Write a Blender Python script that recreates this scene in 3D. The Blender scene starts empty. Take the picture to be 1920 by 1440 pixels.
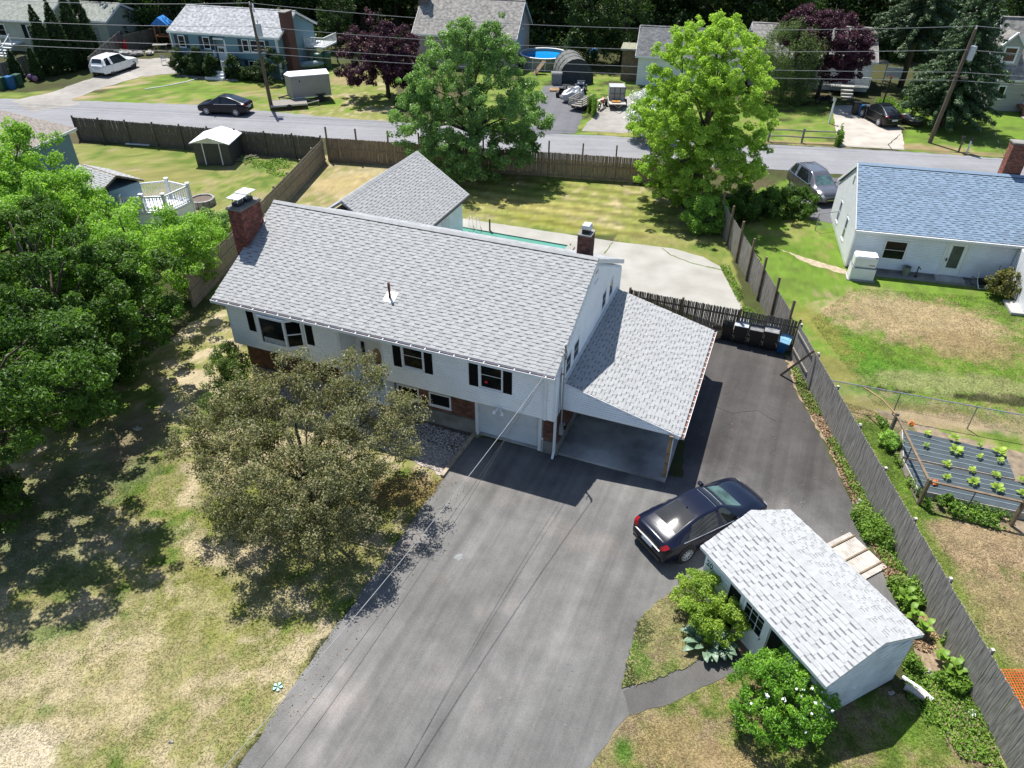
import bpy, math, random
import numpy as np
from mathutils import Vector, Matrix, Euler
from mathutils.geometry import tessellate_polygon
sc = bpy.context.scene
R = math.radians
PI = math.pi
# ------------------------------------------------------------------ camera, sky, sun, exposure
cam_data = bpy.data.cameras.new('camera'); cam = bpy.data.objects.new('camera', cam_data)
sc.collection.objects.link(cam); sc.camera = cam
cam_data.sensor_width = 36.0; cam_data.lens = 25.609; cam_data.clip_start = 0.2; cam_data.clip_end = 3000
PITCH, ROLL, CAM_H = 0.635, 0.009, 19.234
_f = Vector((0, math.cos(PITCH), -math.sin(PITCH))); _u = Vector((0, math.sin(PITCH), math.cos(PITCH))); _x = Vector((1, 0, 0))
_r = _x * math.cos(ROLL) + _u * math.sin(ROLL); _up = _u * math.cos(ROLL) - _x * math.sin(ROLL)
cam.matrix_world = Matrix(((_r.x, _up.x, -_f.x, 0), (_r.y, _up.y, -_f.y, 0), (_r.z, _up.z, -_f.z, CAM_H), (0, 0, 0, 1)))
SUN_AZ, SUN_EL = R(-26.0), R(64.8)          # azimuth from +Y, negative towards -X
world = bpy.data.worlds.new('World'); sc.world = world; world.use_nodes = True
_n = world.node_tree.nodes; _bg = _n['Background']
_sky = _n.new('ShaderNodeTexSky'); _sky.sky_type = 'NISHITA'; _sky.sun_disc = False
_sky.sun_elevation = SUN_EL; _sky.sun_rotation = SUN_AZ; _sky.air_density = 1.0; _sky.dust_density = 0.6; _sky.ozone_density = 1.0
world.node_tree.links.new(_sky.outputs[0], _bg.inputs[0]); _bg.inputs[1].default_value = 0.095
sun_data = bpy.data.lights.new('sun', 'SUN'); sun_data.energy = 4.7; sun_data.angle = R(0.5); sun_data.color = (1.0, 0.965, 0.90)
sun = bpy.data.objects.new('sun', sun_data); sc.collection.objects.link(sun)
_sd = Vector((math.sin(SUN_AZ) * math.cos(SUN_EL), math.cos(SUN_AZ) * math.cos(SUN_EL), math.sin(SUN_EL)))
sun.rotation_euler = _sd.to_track_quat('Z', 'Y').to_euler(); sun.location = _sd * 120
sc.view_settings.view_transform = 'Standard'; sc.view_settings.look = 'None'
sc.view_settings.exposure = 0.92; sc.view_settings.gamma = 1.0; sc.view_settings.use_curve_mapping = False
sc.cycles.max_bounces = 6; sc.cycles.diffuse_bounces = 3; sc.cycles.glossy_bounces = 3; sc.cycles.transmission_bounces = 3
sc.cycles.transparent_max_bounces = 6; sc.cycles.caustics_reflective = False; sc.cycles.caustics_refractive = False
# ------------------------------------------------------------------ helpers
C = sc.collection.objects
def tag(o, label=None, cat=None, group=None, kind=None):
    if label: o['label'] = label
    if cat: o['category'] = cat
    if group: o['group'] = group
    if kind: o['kind'] = kind
    return o
def root(name, label, cat, x, y, z=0.0, rz=0.0, group=None):
    o = bpy.data.objects.new(name, None); C.link(o); o.empty_display_size = 0.1
    o.location = (x, y, z); o.rotation_euler = (0, 0, rz)
    return tag(o, label, cat, group)
def inst(name, me, parent=None, mat4=None):
    o = bpy.data.objects.new(name, me); C.link(o)
    if parent is not None: o.parent = parent
    if mat4 is not None: o.matrix_local = mat4
    return o
def copy_tree(o, parent=None):
    c = o.copy(); C.link(c)
    if parent is not None: c.parent = parent
    for ch in list(o.children): copy_tree(ch, c)
    return c
def npmesh(name, V, F, mats, parent=None, mi=None, smooth=False, col=None):
    V = np.asarray(V, np.float32); F = np.asarray(F, np.int32); k = F.shape[1]
    me = bpy.data.meshes.new(name)
    me.vertices.add(len(V)); me.vertices.foreach_set('co', V.ravel())
    me.loops.add(F.size); me.loops.foreach_set('vertex_index', F.ravel())
    me.polygons.add(len(F)); me.polygons.foreach_set('loop_start', np.arange(0, F.size, k, dtype=np.int32))
    me.polygons.foreach_set('loop_total', np.full(len(F), k, np.int32))
    if mi is not None: me.polygons.foreach_set('material_index', np.asarray(mi, np.int32))
    me.polygons.foreach_set('use_smooth', np.full(len(F), bool(smooth)))
    for m in (mats if isinstance(mats, (list, tuple)) else [mats]): me.materials.append(m)
    if col is not None:
        a = me.attributes.new('gcol', 'FLOAT_COLOR', 'POINT'); c = np.ones((len(V), 4), np.float32); c[:, :3] = col
        a.data.foreach_set('color', c.ravel())
    me.update(calc_edges=True)
    return inst(name, me, parent)
class MB:
    """collects shapes, then links them as one mesh object"""
    def __init__(s, T=None): s.V = []; s.F = []; s.M = []; s.T = T
    def add(s, vs, fs, m=0):
        b = len(s.V)
        for v in vs:
            v = Vector(v); s.V.append(tuple(s.T @ v) if s.T is not None else tuple(v))
        for f in fs: s.F.append(tuple(i + b for i in f)); s.M.append(m)
        return s
    def box(s, x0, x1, y0, y1, z0, z1, m=0):
        vs = [(x, y, z) for z in (z0, z1) for y in (y0, y1) for x in (x0, x1)]
        return s.add(vs, [(0, 2, 3, 1), (4, 5, 7, 6), (0, 1, 5, 4), (2, 6, 7, 3), (0, 4, 6, 2), (1, 3, 7, 5)], m)
    def cbox(s, c, sx, sy, sz, rz=0, m=0, tilt=None):
        Mx = Matrix.Translation(c) @ Euler((tilt or (0, 0, 0))[:2] + (rz,) if tilt else (0, 0, rz)).to_matrix().to_4x4()
        vs = [Mx @ Vector((x, y, z)) for z in (-sz / 2, sz / 2) for y in (-sy / 2, sy / 2) for x in (-sx / 2, sx / 2)]
        return s.add(vs, [(0, 2, 3, 1), (4, 5, 7, 6), (0, 1, 5, 4), (2, 6, 7, 3), (0, 4, 6, 2), (1, 3, 7, 5)], m)
    def bar(s, p, q, w, h=None, m=0, up=(0, 0, 1)):
        p, q = Vector(p), Vector(q); h = h or w; d = (q - p).normalized(); up = Vector(up)
        if abs(d.dot(up)) > .98: up = Vector((0, 1, 0))
        a = d.cross(up).normalized(); b = a.cross(d)
        vs = [o + a * (i * w / 2) + b * (j * h / 2) for o in (p, q) for i, j in ((-1, -1), (1, -1), (1, 1), (-1, 1))]
        return s.add(vs, [(0, 1, 2, 3), (7, 6, 5, 4), (0, 4, 5, 1), (1, 5, 6, 2), (2, 6, 7, 3), (3, 7, 4, 0)], m)
    def tube(s, pts, r, n=6, m=0):
        pts = [Vector(p) for p in pts]; rs = r if isinstance(r, (list, tuple)) else [r] * len(pts)
        vs = []; fs = []
        for i, p in enumerate(pts):
            d = (pts[min(i + 1, len(pts) - 1)] - pts[max(i - 1, 0)]).normalized()
            a = d.orthogonal().normalized() if abs(d.z) > .9 else d.cross(Vector((0, 0, 1))).normalized(); b = d.cross(a)
            if i and a.dot(pa) < 0 and abs(a.dot(pa)) > .5: a = -a; b = -b
            pa = a
            for k in range(n): t = 2 * PI * k / n; vs.append(p + (a * math.cos(t) + b * math.sin(t)) * rs[i])
        for i in range(len(pts) - 1):
            for k in range(n): fs.append((i * n + k, i * n + (k + 1) % n, (i + 1) * n + (k + 1) % n, (i + 1) * n + k))
        fs.append(tuple(range(n))[::-1]); fs.append(tuple(range((len(pts) - 1) * n, len(pts) * n)))
        return s.add(vs, fs, m)
    def cyl(s, c, r, h, n=16, m=0, r2=None, axis='z'):
        r2 = r if r2 is None else r2; vs = []
        for zz, rr in ((0, r), (h, r2)):
            for k in range(n):
                t = 2 * PI * k / n; a, b = rr * math.cos(t), rr * math.sin(t)
                vs.append((c[0] + a, c[1] + b, c[2] + zz) if axis == 'z' else ((c[0] + a, c[1] + zz, c[2] + b) if axis == 'y' else (c[0] + zz, c[1] + a, c[2] + b)))
        return s.add(vs, [(k, (k + 1) % n, n + (k + 1) % n, n + k) for k in range(n)] + [tuple(range(n))[::-1], tuple(range(n, 2 * n))], m)
    def lathe(s, prof, c=(0, 0, 0), n=16, m=0, axis='z'):
        vs = []; fs = []
        for r, z in prof:
            for k in range(n):
                t = 2 * PI * k / n; a, b = r * math.cos(t), r * math.sin(t)
                vs.append((c[0] + a, c[1] + b, c[2] + z) if axis == 'z' else (c[0] + a, c[1] + z, c[2] + b))
        for i in range(len(prof) - 1):
            for k in range(n): fs.append((i * n + k, i * n + (k + 1) % n, (i + 1) * n + (k + 1) % n, (i + 1) * n + k))
        return s.add(vs, fs, m)
    def prism(s, poly, z0, z1, m=0, axis='z'):
        n = len(poly)
        def P(a, b, z): return (a, b, z) if axis == 'z' else ((a, z, b) if axis == 'y' else (z, a, b))
        vs = [P(a, b, z0) for a, b in poly] + [P(a, b, z1) for a, b in poly]
        return s.add(vs, [tuple(range(n))[::-1], tuple(range(n, 2 * n))] + [(k, (k + 1) % n, n + (k + 1) % n, n + k) for k in range(n)], m)
    def ball(s, c, rx, ry, rz, n=10, k=6, m=0):
        vs = []; fs = []
        for i in range(k + 1):
            t = PI * i / k
            for j in range(n): q = 2 * PI * j / n; vs.append((c[0] + rx * math.sin(t) * math.cos(q), c[1] + ry * math.sin(t) * math.sin(q), c[2] - rz * math.cos(t)))
        for i in range(k):
            for j in range(n): fs.append((i * n + j, i * n + (j + 1) % n, (i + 1) * n + (j + 1) % n, (i + 1) * n + j))
        return s.add(vs, fs, m)
    def mesh(s, name, mats, smooth=False):
        me = bpy.data.meshes.new(name); me.from_pydata(s.V, [], s.F)
        for m in (mats if isinstance(mats, (list, tuple)) else [mats]): me.materials.append(m)
        me.polygons.foreach_set('material_index', s.M)
        me.polygons.foreach_set('use_smooth', [bool(smooth)] * len(s.F))
        me.update(); return me
    def build(s, name, mats, parent=None, smooth=False, bevel=0):
        o = inst(name, s.mesh(name, mats, smooth), parent)
        if bevel:
            b = o.modifiers.new('bevel', 'BEVEL'); b.width = bevel; b.segments = 2; b.limit_method = 'ANGLE'; b.angle_limit = R(40)
        return o
# ------------------------------------------------------------------ numeric noise for placement and colouring
def _hash(ix, iy, s): 
    h = (ix * 374761393 + iy * 668265263 + s * 974711) & 0x7fffffff
    h = ((h ^ (h >> 13)) * 1274126177) & 0x7fffffff
    return ((h ^ (h >> 16)) & 0xffff) / 65535.0
def vnoise(x, y, s=0):
    x = np.asarray(x, float); y = np.asarray(y, float)
    ix = np.floor(x).astype(np.int64); iy = np.floor(y).astype(np.int64); fx = x - ix; fy = y - iy
    fx = fx * fx * (3 - 2 * fx); fy = fy * fy * (3 - 2 * fy)
    return (_hash(ix, iy, s) * (1 - fx) + _hash(ix + 1, iy, s) * fx) * (1 - fy) + (_hash(ix, iy + 1, s) * (1 - fx) + _hash(ix + 1, iy + 1, s) * fx) * fy
def fbm(x, y, s=0, o=4):
    a = 0; w = .5; t = 0
    for k in range(o): a = a + w * vnoise(x * 2 ** k, y * 2 ** k, s + k * 17); t += w; w *= .55
    return a / t
def inpoly(x, y, poly):
    r = np.zeros(np.shape(x), bool); n = len(poly)
    for i in range(n):
        x0, y0 = poly[i]; x1, y1 = poly[(i + 1) % n]
        if y0 == y1: continue
        c = ((y0 > y) != (y1 > y)) & (x < (x1 - x0) * (y - y0) / (y1 - y0) + x0); r ^= c
    return r
# ------------------------------------------------------------------ materials
MATS = {}
def nodes(name):
    m = bpy.data.materials.new(name); m.use_nodes = True; t = m.node_tree; return m, t, t.nodes, t.links, t.nodes['Principled BSDF']
def c4(c): return (c[0], c[1], c[2], 1)
def pbr(name, col, rough=.6, var=.12, scale=4.0, bump=0.0, bscale=40.0, metal=0.0, col2=None, spec=.5, coat=0, stretch=None, island=0.0):
    """principled surface with slow mottling between two near tones, optional fine relief"""
    if name in MATS: return MATS[name]
    m, t, N, L, b = nodes(name); MATS[name] = m
    b.inputs['Roughness'].default_value = rough; b.inputs['Metallic'].default_value = metal; b.inputs['Specular IOR Level'].default_value = spec
    if coat: b.inputs['Coat Weight'].default_value = coat; b.inputs['Coat Roughness'].default_value = .04
    g = N.new('ShaderNodeNewGeometry'); src = g.outputs['Position']
    if stretch:
        mp = N.new('ShaderNodeMapping'); mp.inputs['Scale'].default_value = stretch[:3]
        if len(stretch) > 3: mp.inputs['Rotation'].default_value = (0, 0, stretch[3])
        L.new(src, mp.inputs[0]); src = mp.outputs[0]
    nz = N.new('ShaderNodeTexNoise'); nz.inputs['Scale'].default_value = scale; nz.inputs['Detail'].default_value = 5; L.new(src, nz.inputs['Vector'])
    c2 = col2 or tuple(x * (1 - var * 2) for x in col); c1 = col if col2 else tuple(min(1, x * (1 + var)) for x in col)
    rp = N.new('ShaderNodeValToRGB'); rp.color_ramp.elements[0].position = .3; rp.color_ramp.elements[1].position = .7
    rp.color_ramp.elements[0].color = c4(c2); rp.color_ramp.elements[1].color = c4(c1); L.new(nz.outputs[0], rp.inputs[0])
    out = rp.outputs[0]
    if island:
        hs = N.new('ShaderNodeHueSaturation'); mr = N.new('ShaderNodeMapRange'); mr.inputs['To Min'].default_value = 1 - island; mr.inputs['To Max'].default_value = 1 + island
        L.new(g.outputs['Random Per Island'], mr.inputs[0]); L.new(mr.outputs[0], hs.inputs['Value']); L.new(out, hs.inputs['Color']); out = hs.outputs[0]
    L.new(out, b.inputs['Base Color'])
    if bump:
        n2 = N.new('ShaderNodeTexNoise'); n2.inputs['Scale'].default_value = bscale; n2.inputs['Detail'].default_value = 4; L.new(src, n2.inputs['Vector'])
        bp = N.new('ShaderNodeBump'); bp.inputs['Strength'].default_value = bump; bp.inputs['Distance'].default_value = .02; L.new(n2.outputs[0], bp.inputs['Height']); L.new(bp.outputs[0], b.inputs['Normal'])
    return m
def leafmat(name, cols, trans=.35, nscale=.5, rough=.5, tcol=1.0):
    """leaf: colour by leaf and by bough, some light through the blade"""
    m, t, N, L, b = nodes(name); MATS[name] = m
    b.inputs['Roughness'].default_value = rough; b.inputs['Specular IOR Level'].default_value = .35
    g = N.new('ShaderNodeNewGeometry'); nz = N.new('ShaderNodeTexNoise'); nz.inputs['Scale'].default_value = nscale; nz.inputs['Detail'].default_value = 3; L.new(g.outputs['Position'], nz.inputs['Vector'])
    ma = N.new('ShaderNodeMath'); ma.operation = 'MULTIPLY_ADD'; ma.inputs[1].default_value = .55; L.new(g.outputs['Random Per Island'], ma.inputs[0])
    mb = N.new('ShaderNodeMath'); mb.operation = 'MULTIPLY_ADD'; mb.inputs[1].default_value = 1.1; mb.inputs[2].default_value = -.32; L.new(nz.outputs[0], mb.inputs[0]); L.new(mb.outputs[0], ma.inputs[2])
    rp = N.new('ShaderNodeValToRGB'); e = rp.color_ramp.elements; e[0].color = c4(cols[0]); e[1].color = c4(cols[-1])
    for i, c in enumerate(cols[1:-1]): q = e.new((i + 1) / (len(cols) - 1)); q.color = c4(c)
    L.new(ma.outputs[0], rp.inputs[0]); L.new(rp.outputs[0], b.inputs['Base Color'])
    tr = N.new('ShaderNodeBsdfTranslucent'); mx = N.new('ShaderNodeMixShader'); mx.inputs[0].default_value = trans
    mu = N.new('ShaderNodeMix'); mu.data_type = 'RGBA'; mu.blend_type = 'MULTIPLY'; mu.inputs[0].default_value = 1; mu.inputs[7].default_value = (1.35 * tcol, 1.55 * tcol, .5 * tcol, 1)
    L.new(rp.outputs[0], mu.inputs[6]); L.new(mu.outputs[2], tr.inputs[0])
    L.new(b.outputs[0], mx.inputs[1]); L.new(tr.outputs[0], mx.inputs[2]); L.new(mx.outputs[0], N['Material Output'].inputs[0])
    return m

white = pbr('white_paint', (.64, .66, .68), .5, .04, 2)
white_trim = pbr('white_trim', (.68, .69, .70), .45, .03, 3)
vinyl = pbr('white_vinyl_siding', (.84, .86, .88), .45, .05, 1.2)
vinyl_grey = pbr('pale_grey_siding', (.72, .76, .82), .5, .05, 1.2)
vinyl_blue = pbr('blue_siding', (.16, .26, .33), .55, .07, 1.5)
black_paint = pbr('black_shutter', (.006, .006, .007), .7, .1, 5, spec=.12)
dark_green_paint = pbr('dark_green_shutter', (.006, .010, .010), .7, .1, 5, spec=.12)
navy_paint = pbr('navy_shutter', (.02, .03, .05), .6, .1, 5)
concrete = pbr('concrete', (.36, .35, .33), .85, .16, 1.1, .3, 60)
concrete_dark = pbr('weathered_foundation', (.20, .19, .17), .9, .2, 1.5, .3, 40)
slab_mat = pbr('carport_slab', (.36, .35, .335), .8, .3, .7, .2, 50)
brick_mat = pbr('red_brick', (.19, .058, .040), .85, .25, 6, .3, 60, island=.35)
brick_brown = pbr('brown_brick', (.14, .062, .042), .85, .25, 5, .3, 60, island=.35)
mortar = pbr('mortar', (.22, .19, .17), .95, .15, 12, .2, 80)
wood_grey = pbr('weathered_wood', (.22, .20, .175), .85, .22, 3, .25, 30, stretch=(6, 6, .7), island=.28)
wood_dark = pbr('dark_weathered_wood', (.13, .108, .085), .88, .25, 3, .25, 30, stretch=(6, 6, .7), island=.25)
wood_tan = pbr('tan_wood', (.30, .19, .09), .8, .2, 3, .2, 30, island=.2)
wood_brown = pbr('brown_wood', (.16, .115, .07), .85, .2, 4, .2, 30, island=.2)
wood_pale = pbr('pale_bleached_wood', (.40, .365, .325), .85, .15, 5, .2, 30, island=.15)
timber = pbr('landscape_timber', (.33, .27, .20), .9, .2, 3, .2, 30)
metal_grey = pbr('galvanised_metal', (.38, .39, .40), .4, .1, 6, metal=.8)
metal_light = pbr('light_sheet_metal', (.62, .64, .66), .35, .08, 3, metal=.35)
metal_dark = pbr('dark_metal', (.03, .03, .032), .5, .1, 6, metal=.4)
rust = pbr('rust_brown', (.15, .06, .035), .8, .3, 8)
plastic_black = pbr('black_plastic', (.010, .010, .011), .42, .1, 5)
plastic_grey = pbr('grey_plastic', (.20, .21, .22), .5, .12, 5)
plastic_blue = pbr('blue_plastic', (.015, .10, .26), .4, .12, 5)
plastic_pale_blue = pbr('pale_blue_lid', (.16, .34, .48), .4, .1, 5)
plastic_green = pbr('green_plastic', (.01, .06, .035), .45, .12, 5)
plastic_white = pbr('white_plastic', (.74, .75, .74), .4, .05, 2)
wicker = pbr('wicker', (.42, .31, .19), .8, .2, 20, .4, 60)
rubber = pbr('tyre_rubber', (.014, .014, .015), .75, .1, 8)
alloy = pbr('alloy_rim', (.62, .63, .65), .35, .05, 8, metal=.25)
chrome = pbr('chrome_trim', (.75, .76, .78), .15, .02, 5, metal=1)
red_lens = pbr('red_tail_lens', (.20, .005, .007), .22, .08, 8)
clear_lens = pbr('clear_head_lens', (.45, .47, .50), .12, .05, 8)
plate_mat = pbr('pale_plate', (.50, .55, .60), .5, .05, 5)
glass = pbr('dark_window_glass', (.008, .010, .012), .05, .3, .8, spec=.2)
car_glass = pbr('car_glass', (.010, .013, .014), .03, .2, 2, spec=.7)
screen_glass = pbr('windscreen_glass', (.06, .11, .11), .04, .35, 2.2, spec=.7)
cable = pbr('black_cable', (.012, .012, .013), .6, .1, 5)
cable_light = pbr('pale_grey_cable', (.24, .245, .25), .6, .1, 5, spec=.2)  # even pale grey colour of the lighter wires
pole_wood = pbr('pole_wood', (.13, .095, .065), .85, .25, 3, .2, 20, stretch=(5, 5, .5))
bark = pbr('bark', (.11, .085, .062), .9, .3, 5, .5, 25, stretch=(3, 3, .8))
bark_dark = pbr('dark_bark', (.05, .038, .03), .9, .3, 5, .5, 25, stretch=(3, 3, .8))
red_plastic = pbr('red_plastic', (.55, .012, .03), .4, .1, 5)
orange_net = pbr('orange_netting', (.62, .10, .02), .6, .1, 5)
tarp_blue = pbr('blue_tarp', (.03, .20, .55), .5, .12, 3)
tarp_grey = pbr('silver_cover', (.42, .43, .45), .55, .15, 4, .5, 9)
stone = pbr('field_stone', (.26, .25, .24), .9, .25, 5, .5, 20)
fabric_dark = pbr('dark_tent_fabric', (.035, .04, .048), .8, .15, 3)
fabric_mottle = pbr('grey_tent_roof', (.12, .125, .12), .85, .4, 5)
flower_white = pbr('white_petal', (.80, .80, .78), .6, .04, 8)
flower_orange = pbr('orange_petal', (.60, .14, .02), .6, .1, 8)
door_white = pbr('door_white', (.70, .72, .73), .4, .04, 3)
door_brown = pbr('brown_door', (.16, .06, .03), .5, .15, 3)
brick_step = pbr('brick_step', (.22, .09, .06), .9, .25, 9)
conc_pale = pbr('pale_patio_concrete', (.32, .31, .285), .9, .10, .7, .2, 70, col2=(.245, .235, .21), spec=.2)
def water_mat(name, col):
    m, t, N, L, b = nodes(name); b.inputs['Base Color'].default_value = c4(col); b.inputs['Roughness'].default_value = .04
    nz = N.new('ShaderNodeTexNoise'); nz.inputs['Scale'].default_value = 3; bp = N.new('ShaderNodeBump'); bp.inputs['Strength'].default_value = .06; L.new(nz.outputs[0], bp.inputs['Height']); L.new(bp.outputs[0], b.inputs['Normal']); return m
pool_green = water_mat('green_pool_water', (.09, .25, .20))
pool_blue = water_mat('blue_pool_water', (.01, .22, .55))
def shingle_set(name, light, dark, var=.10):
    """light course, mid course, dark lower laminate"""
    a = pbr(name + '_pale', light, .9, .05, 9, .35, 120, island=.06); b = pbr(name + '_mid', tuple(x * (1 - var) for x in light), .9, .06, 9, .35, 120, island=.07)
    d = pbr(name + '_printed_band', dark, .92, .12, 9, .35, 120, island=.15); return [a, b, d]  # third tone: dark granule band printed on the sunk tabs
SH_GREY = shingle_set('grey_shingle', (.292, .296, .298), (.138, .141, .145), .05)
SH_SHED = shingle_set('shed_shingle', (.345, .350, .354), (.15, .153, .157), .06)
SH_BLUE = shingle_set('blue_shingle', (.175, .245, .33), (.08, .112, .155), .16)
SH_FAR = pbr('far_grey_shingle', (.29, .30, .315), .92, .28, 3.2, .3, 20)
SH_TAN = pbr('far_tan_shingle', (.21, .20, .188), .92, .28, 3.2, .3, 20)
SH_BROWN = pbr('neighbour_brown_shingle', (.30, .26, .225), .92, .2, 6, .3, 20)
SH_SLATE = pbr('far_slate_shingle', (.11, .115, .12), .92, .28, 3.2, .3, 20)
def asphalt_mat(name, base, streak=0.0, ang=0.0, var=.3, speck=.5, base2=None, p0=(0, 0), nrm=(1, 0), width=2.0):
    m, t, N, L, b = nodes(name); MATS[name] = m; b.inputs['Roughness'].default_value = .82; b.inputs['Specular IOR Level'].default_value = .12
    g = N.new('ShaderNodeNewGeometry'); P = g.outputs['Position']
    def noise(sc_, det=5, vec=None, ro=.6):
        n = N.new('ShaderNodeTexNoise'); n.inputs['Scale'].default_value = sc_; n.inputs['Detail'].default_value = det; n.inputs['Roughness'].default_value = ro; L.new(vec or P, n.inputs['Vector']); return n.outputs[0]
    def rng(v, a, b_, lo=.3, hi=.7):
        r = N.new('ShaderNodeMapRange'); r.inputs['From Min'].default_value = lo; r.inputs['From Max'].default_value = hi; r.inputs['To Min'].default_value = a; r.inputs['To Max'].default_value = b_; L.new(v, r.inputs[0]); return r.outputs[0]
    def mul(a, b_):
        n = N.new('ShaderNodeMath'); n.operation = 'MULTIPLY'; L.new(a, n.inputs[0]); L.new(b_, n.inputs[1]); return n.outputs[0]
    v = mul(rng(noise(.22, 4), 1 - var, 1 + var), rng(noise(1.3, 6), 1 - var * .5, 1 + var * .5)); v = mul(v, rng(noise(45, 3), .78, 1.22))
    if streak:
        mp = N.new('ShaderNodeMapping'); mp.vector_type = 'TEXTURE'; mp.inputs['Rotation'].default_value = (0, 0, ang); mp.inputs['Scale'].default_value = (1 / .05, 1 / 1.5, 1); L.new(P, mp.inputs[0])
        v = mul(v, rng(noise(1.0, 4, mp.outputs[0]), 1 - streak, 1 + streak * .6))
    if base2:
        pk = rng(noise(.33, 4, None, .55), 0, .55, .54, .72); pm = N.new('ShaderNodeMix'); pm.data_type = 'RGBA'; pm.inputs[6].default_value = c4(base); pm.inputs[7].default_value = (.225, .195, .178, 1); L.new(pk, pm.inputs[0])
    vo = N.new('ShaderNodeTexVoronoi'); vo.inputs['Scale'].default_value = 2.6; L.new(P, vo.inputs['Vector'])
    mg = N.new('ShaderNodeMath'); mg.operation = 'LESS_THAN'; mg.inputs[1].default_value = .018; L.new(vo.outputs['Distance'], mg.inputs[0])
    mm = N.new('ShaderNodeMix'); mm.data_type = 'RGBA'; mm.blend_type = 'MULTIPLY'; mm.inputs[0].default_value = 1; mm.inputs[6].default_value = c4(base); L.new(v, mm.inputs[7])
    if base2:
        dt = N.new('ShaderNodeVectorMath'); dt.operation = 'DOT_PRODUCT'; dt.inputs[1].default_value = (nrm[0], nrm[1], 0); L.new(P, dt.inputs[0])
        ad = N.new('ShaderNodeMath'); ad.operation = 'MULTIPLY_ADD'; ad.inputs[1].default_value = width * 1.6; L.new(noise(.55, 5), ad.inputs[0]); L.new(dt.outputs['Value'], ad.inputs[2])
        o_ = p0[0] * nrm[0] + p0[1] * nrm[1] + width * .8
        mk = rng(ad.outputs[0], 0, 1, o_ - width / 2, o_ + width / 2); cm = N.new('ShaderNodeMix'); cm.data_type = 'RGBA'; L.new(pm.outputs[2], cm.inputs[6]); cm.inputs[7].default_value = c4(base2); L.new(mk, cm.inputs[0]); L.new(cm.outputs[2], mm.inputs[6])
    m2 = N.new('ShaderNodeMix'); m2.data_type = 'RGBA'; m2.inputs[7].default_value = (.45, .43, .40, 1); L.new(mm.outputs[2], m2.inputs[6])
    m3 = N.new('ShaderNodeMath'); m3.operation = 'MULTIPLY'; m3.inputs[1].default_value = speck; L.new(mg.outputs[0], m3.inputs[0]); L.new(m3.outputs[0], m2.inputs[0])
    L.new(m2.outputs[2], b.inputs['Base Color'])
    bp = N.new('ShaderNodeBump'); bp.inputs['Strength'].default_value = .35; bp.inputs['Distance'].default_value = .01; L.new(noise(70, 3), bp.inputs['Height']); L.new(bp.outputs[0], b.inputs['Normal'])
    return m
asph_drive = asphalt_mat('driveway_asphalt', (.155, .155, .16), .24, R(64), .22)
asph_dark = asphalt_mat('new_dark_asphalt', (.088, .084, .080), .12, R(80), .25)
asph_road = asphalt_mat('road_asphalt', (.20, .20, .21), .12, R(-5), .10, .15)
asph_gravel = asphalt_mat('worn_gravel_drive', (.25, .235, .215), .1, 0, .22, .8)
asph_mid = asphalt_mat('far_drive_asphalt', (.115, .115, .125), .1, R(80), .12, .1)
gravel_mat = pbr('pale_gravel', (.36, .32, .29), .95, .3, 26, .4, 60)
mulch_mat = pbr('bark_mulch_soil', (.13, .10, .078), .95, .35, 22, .4, 60)

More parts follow.
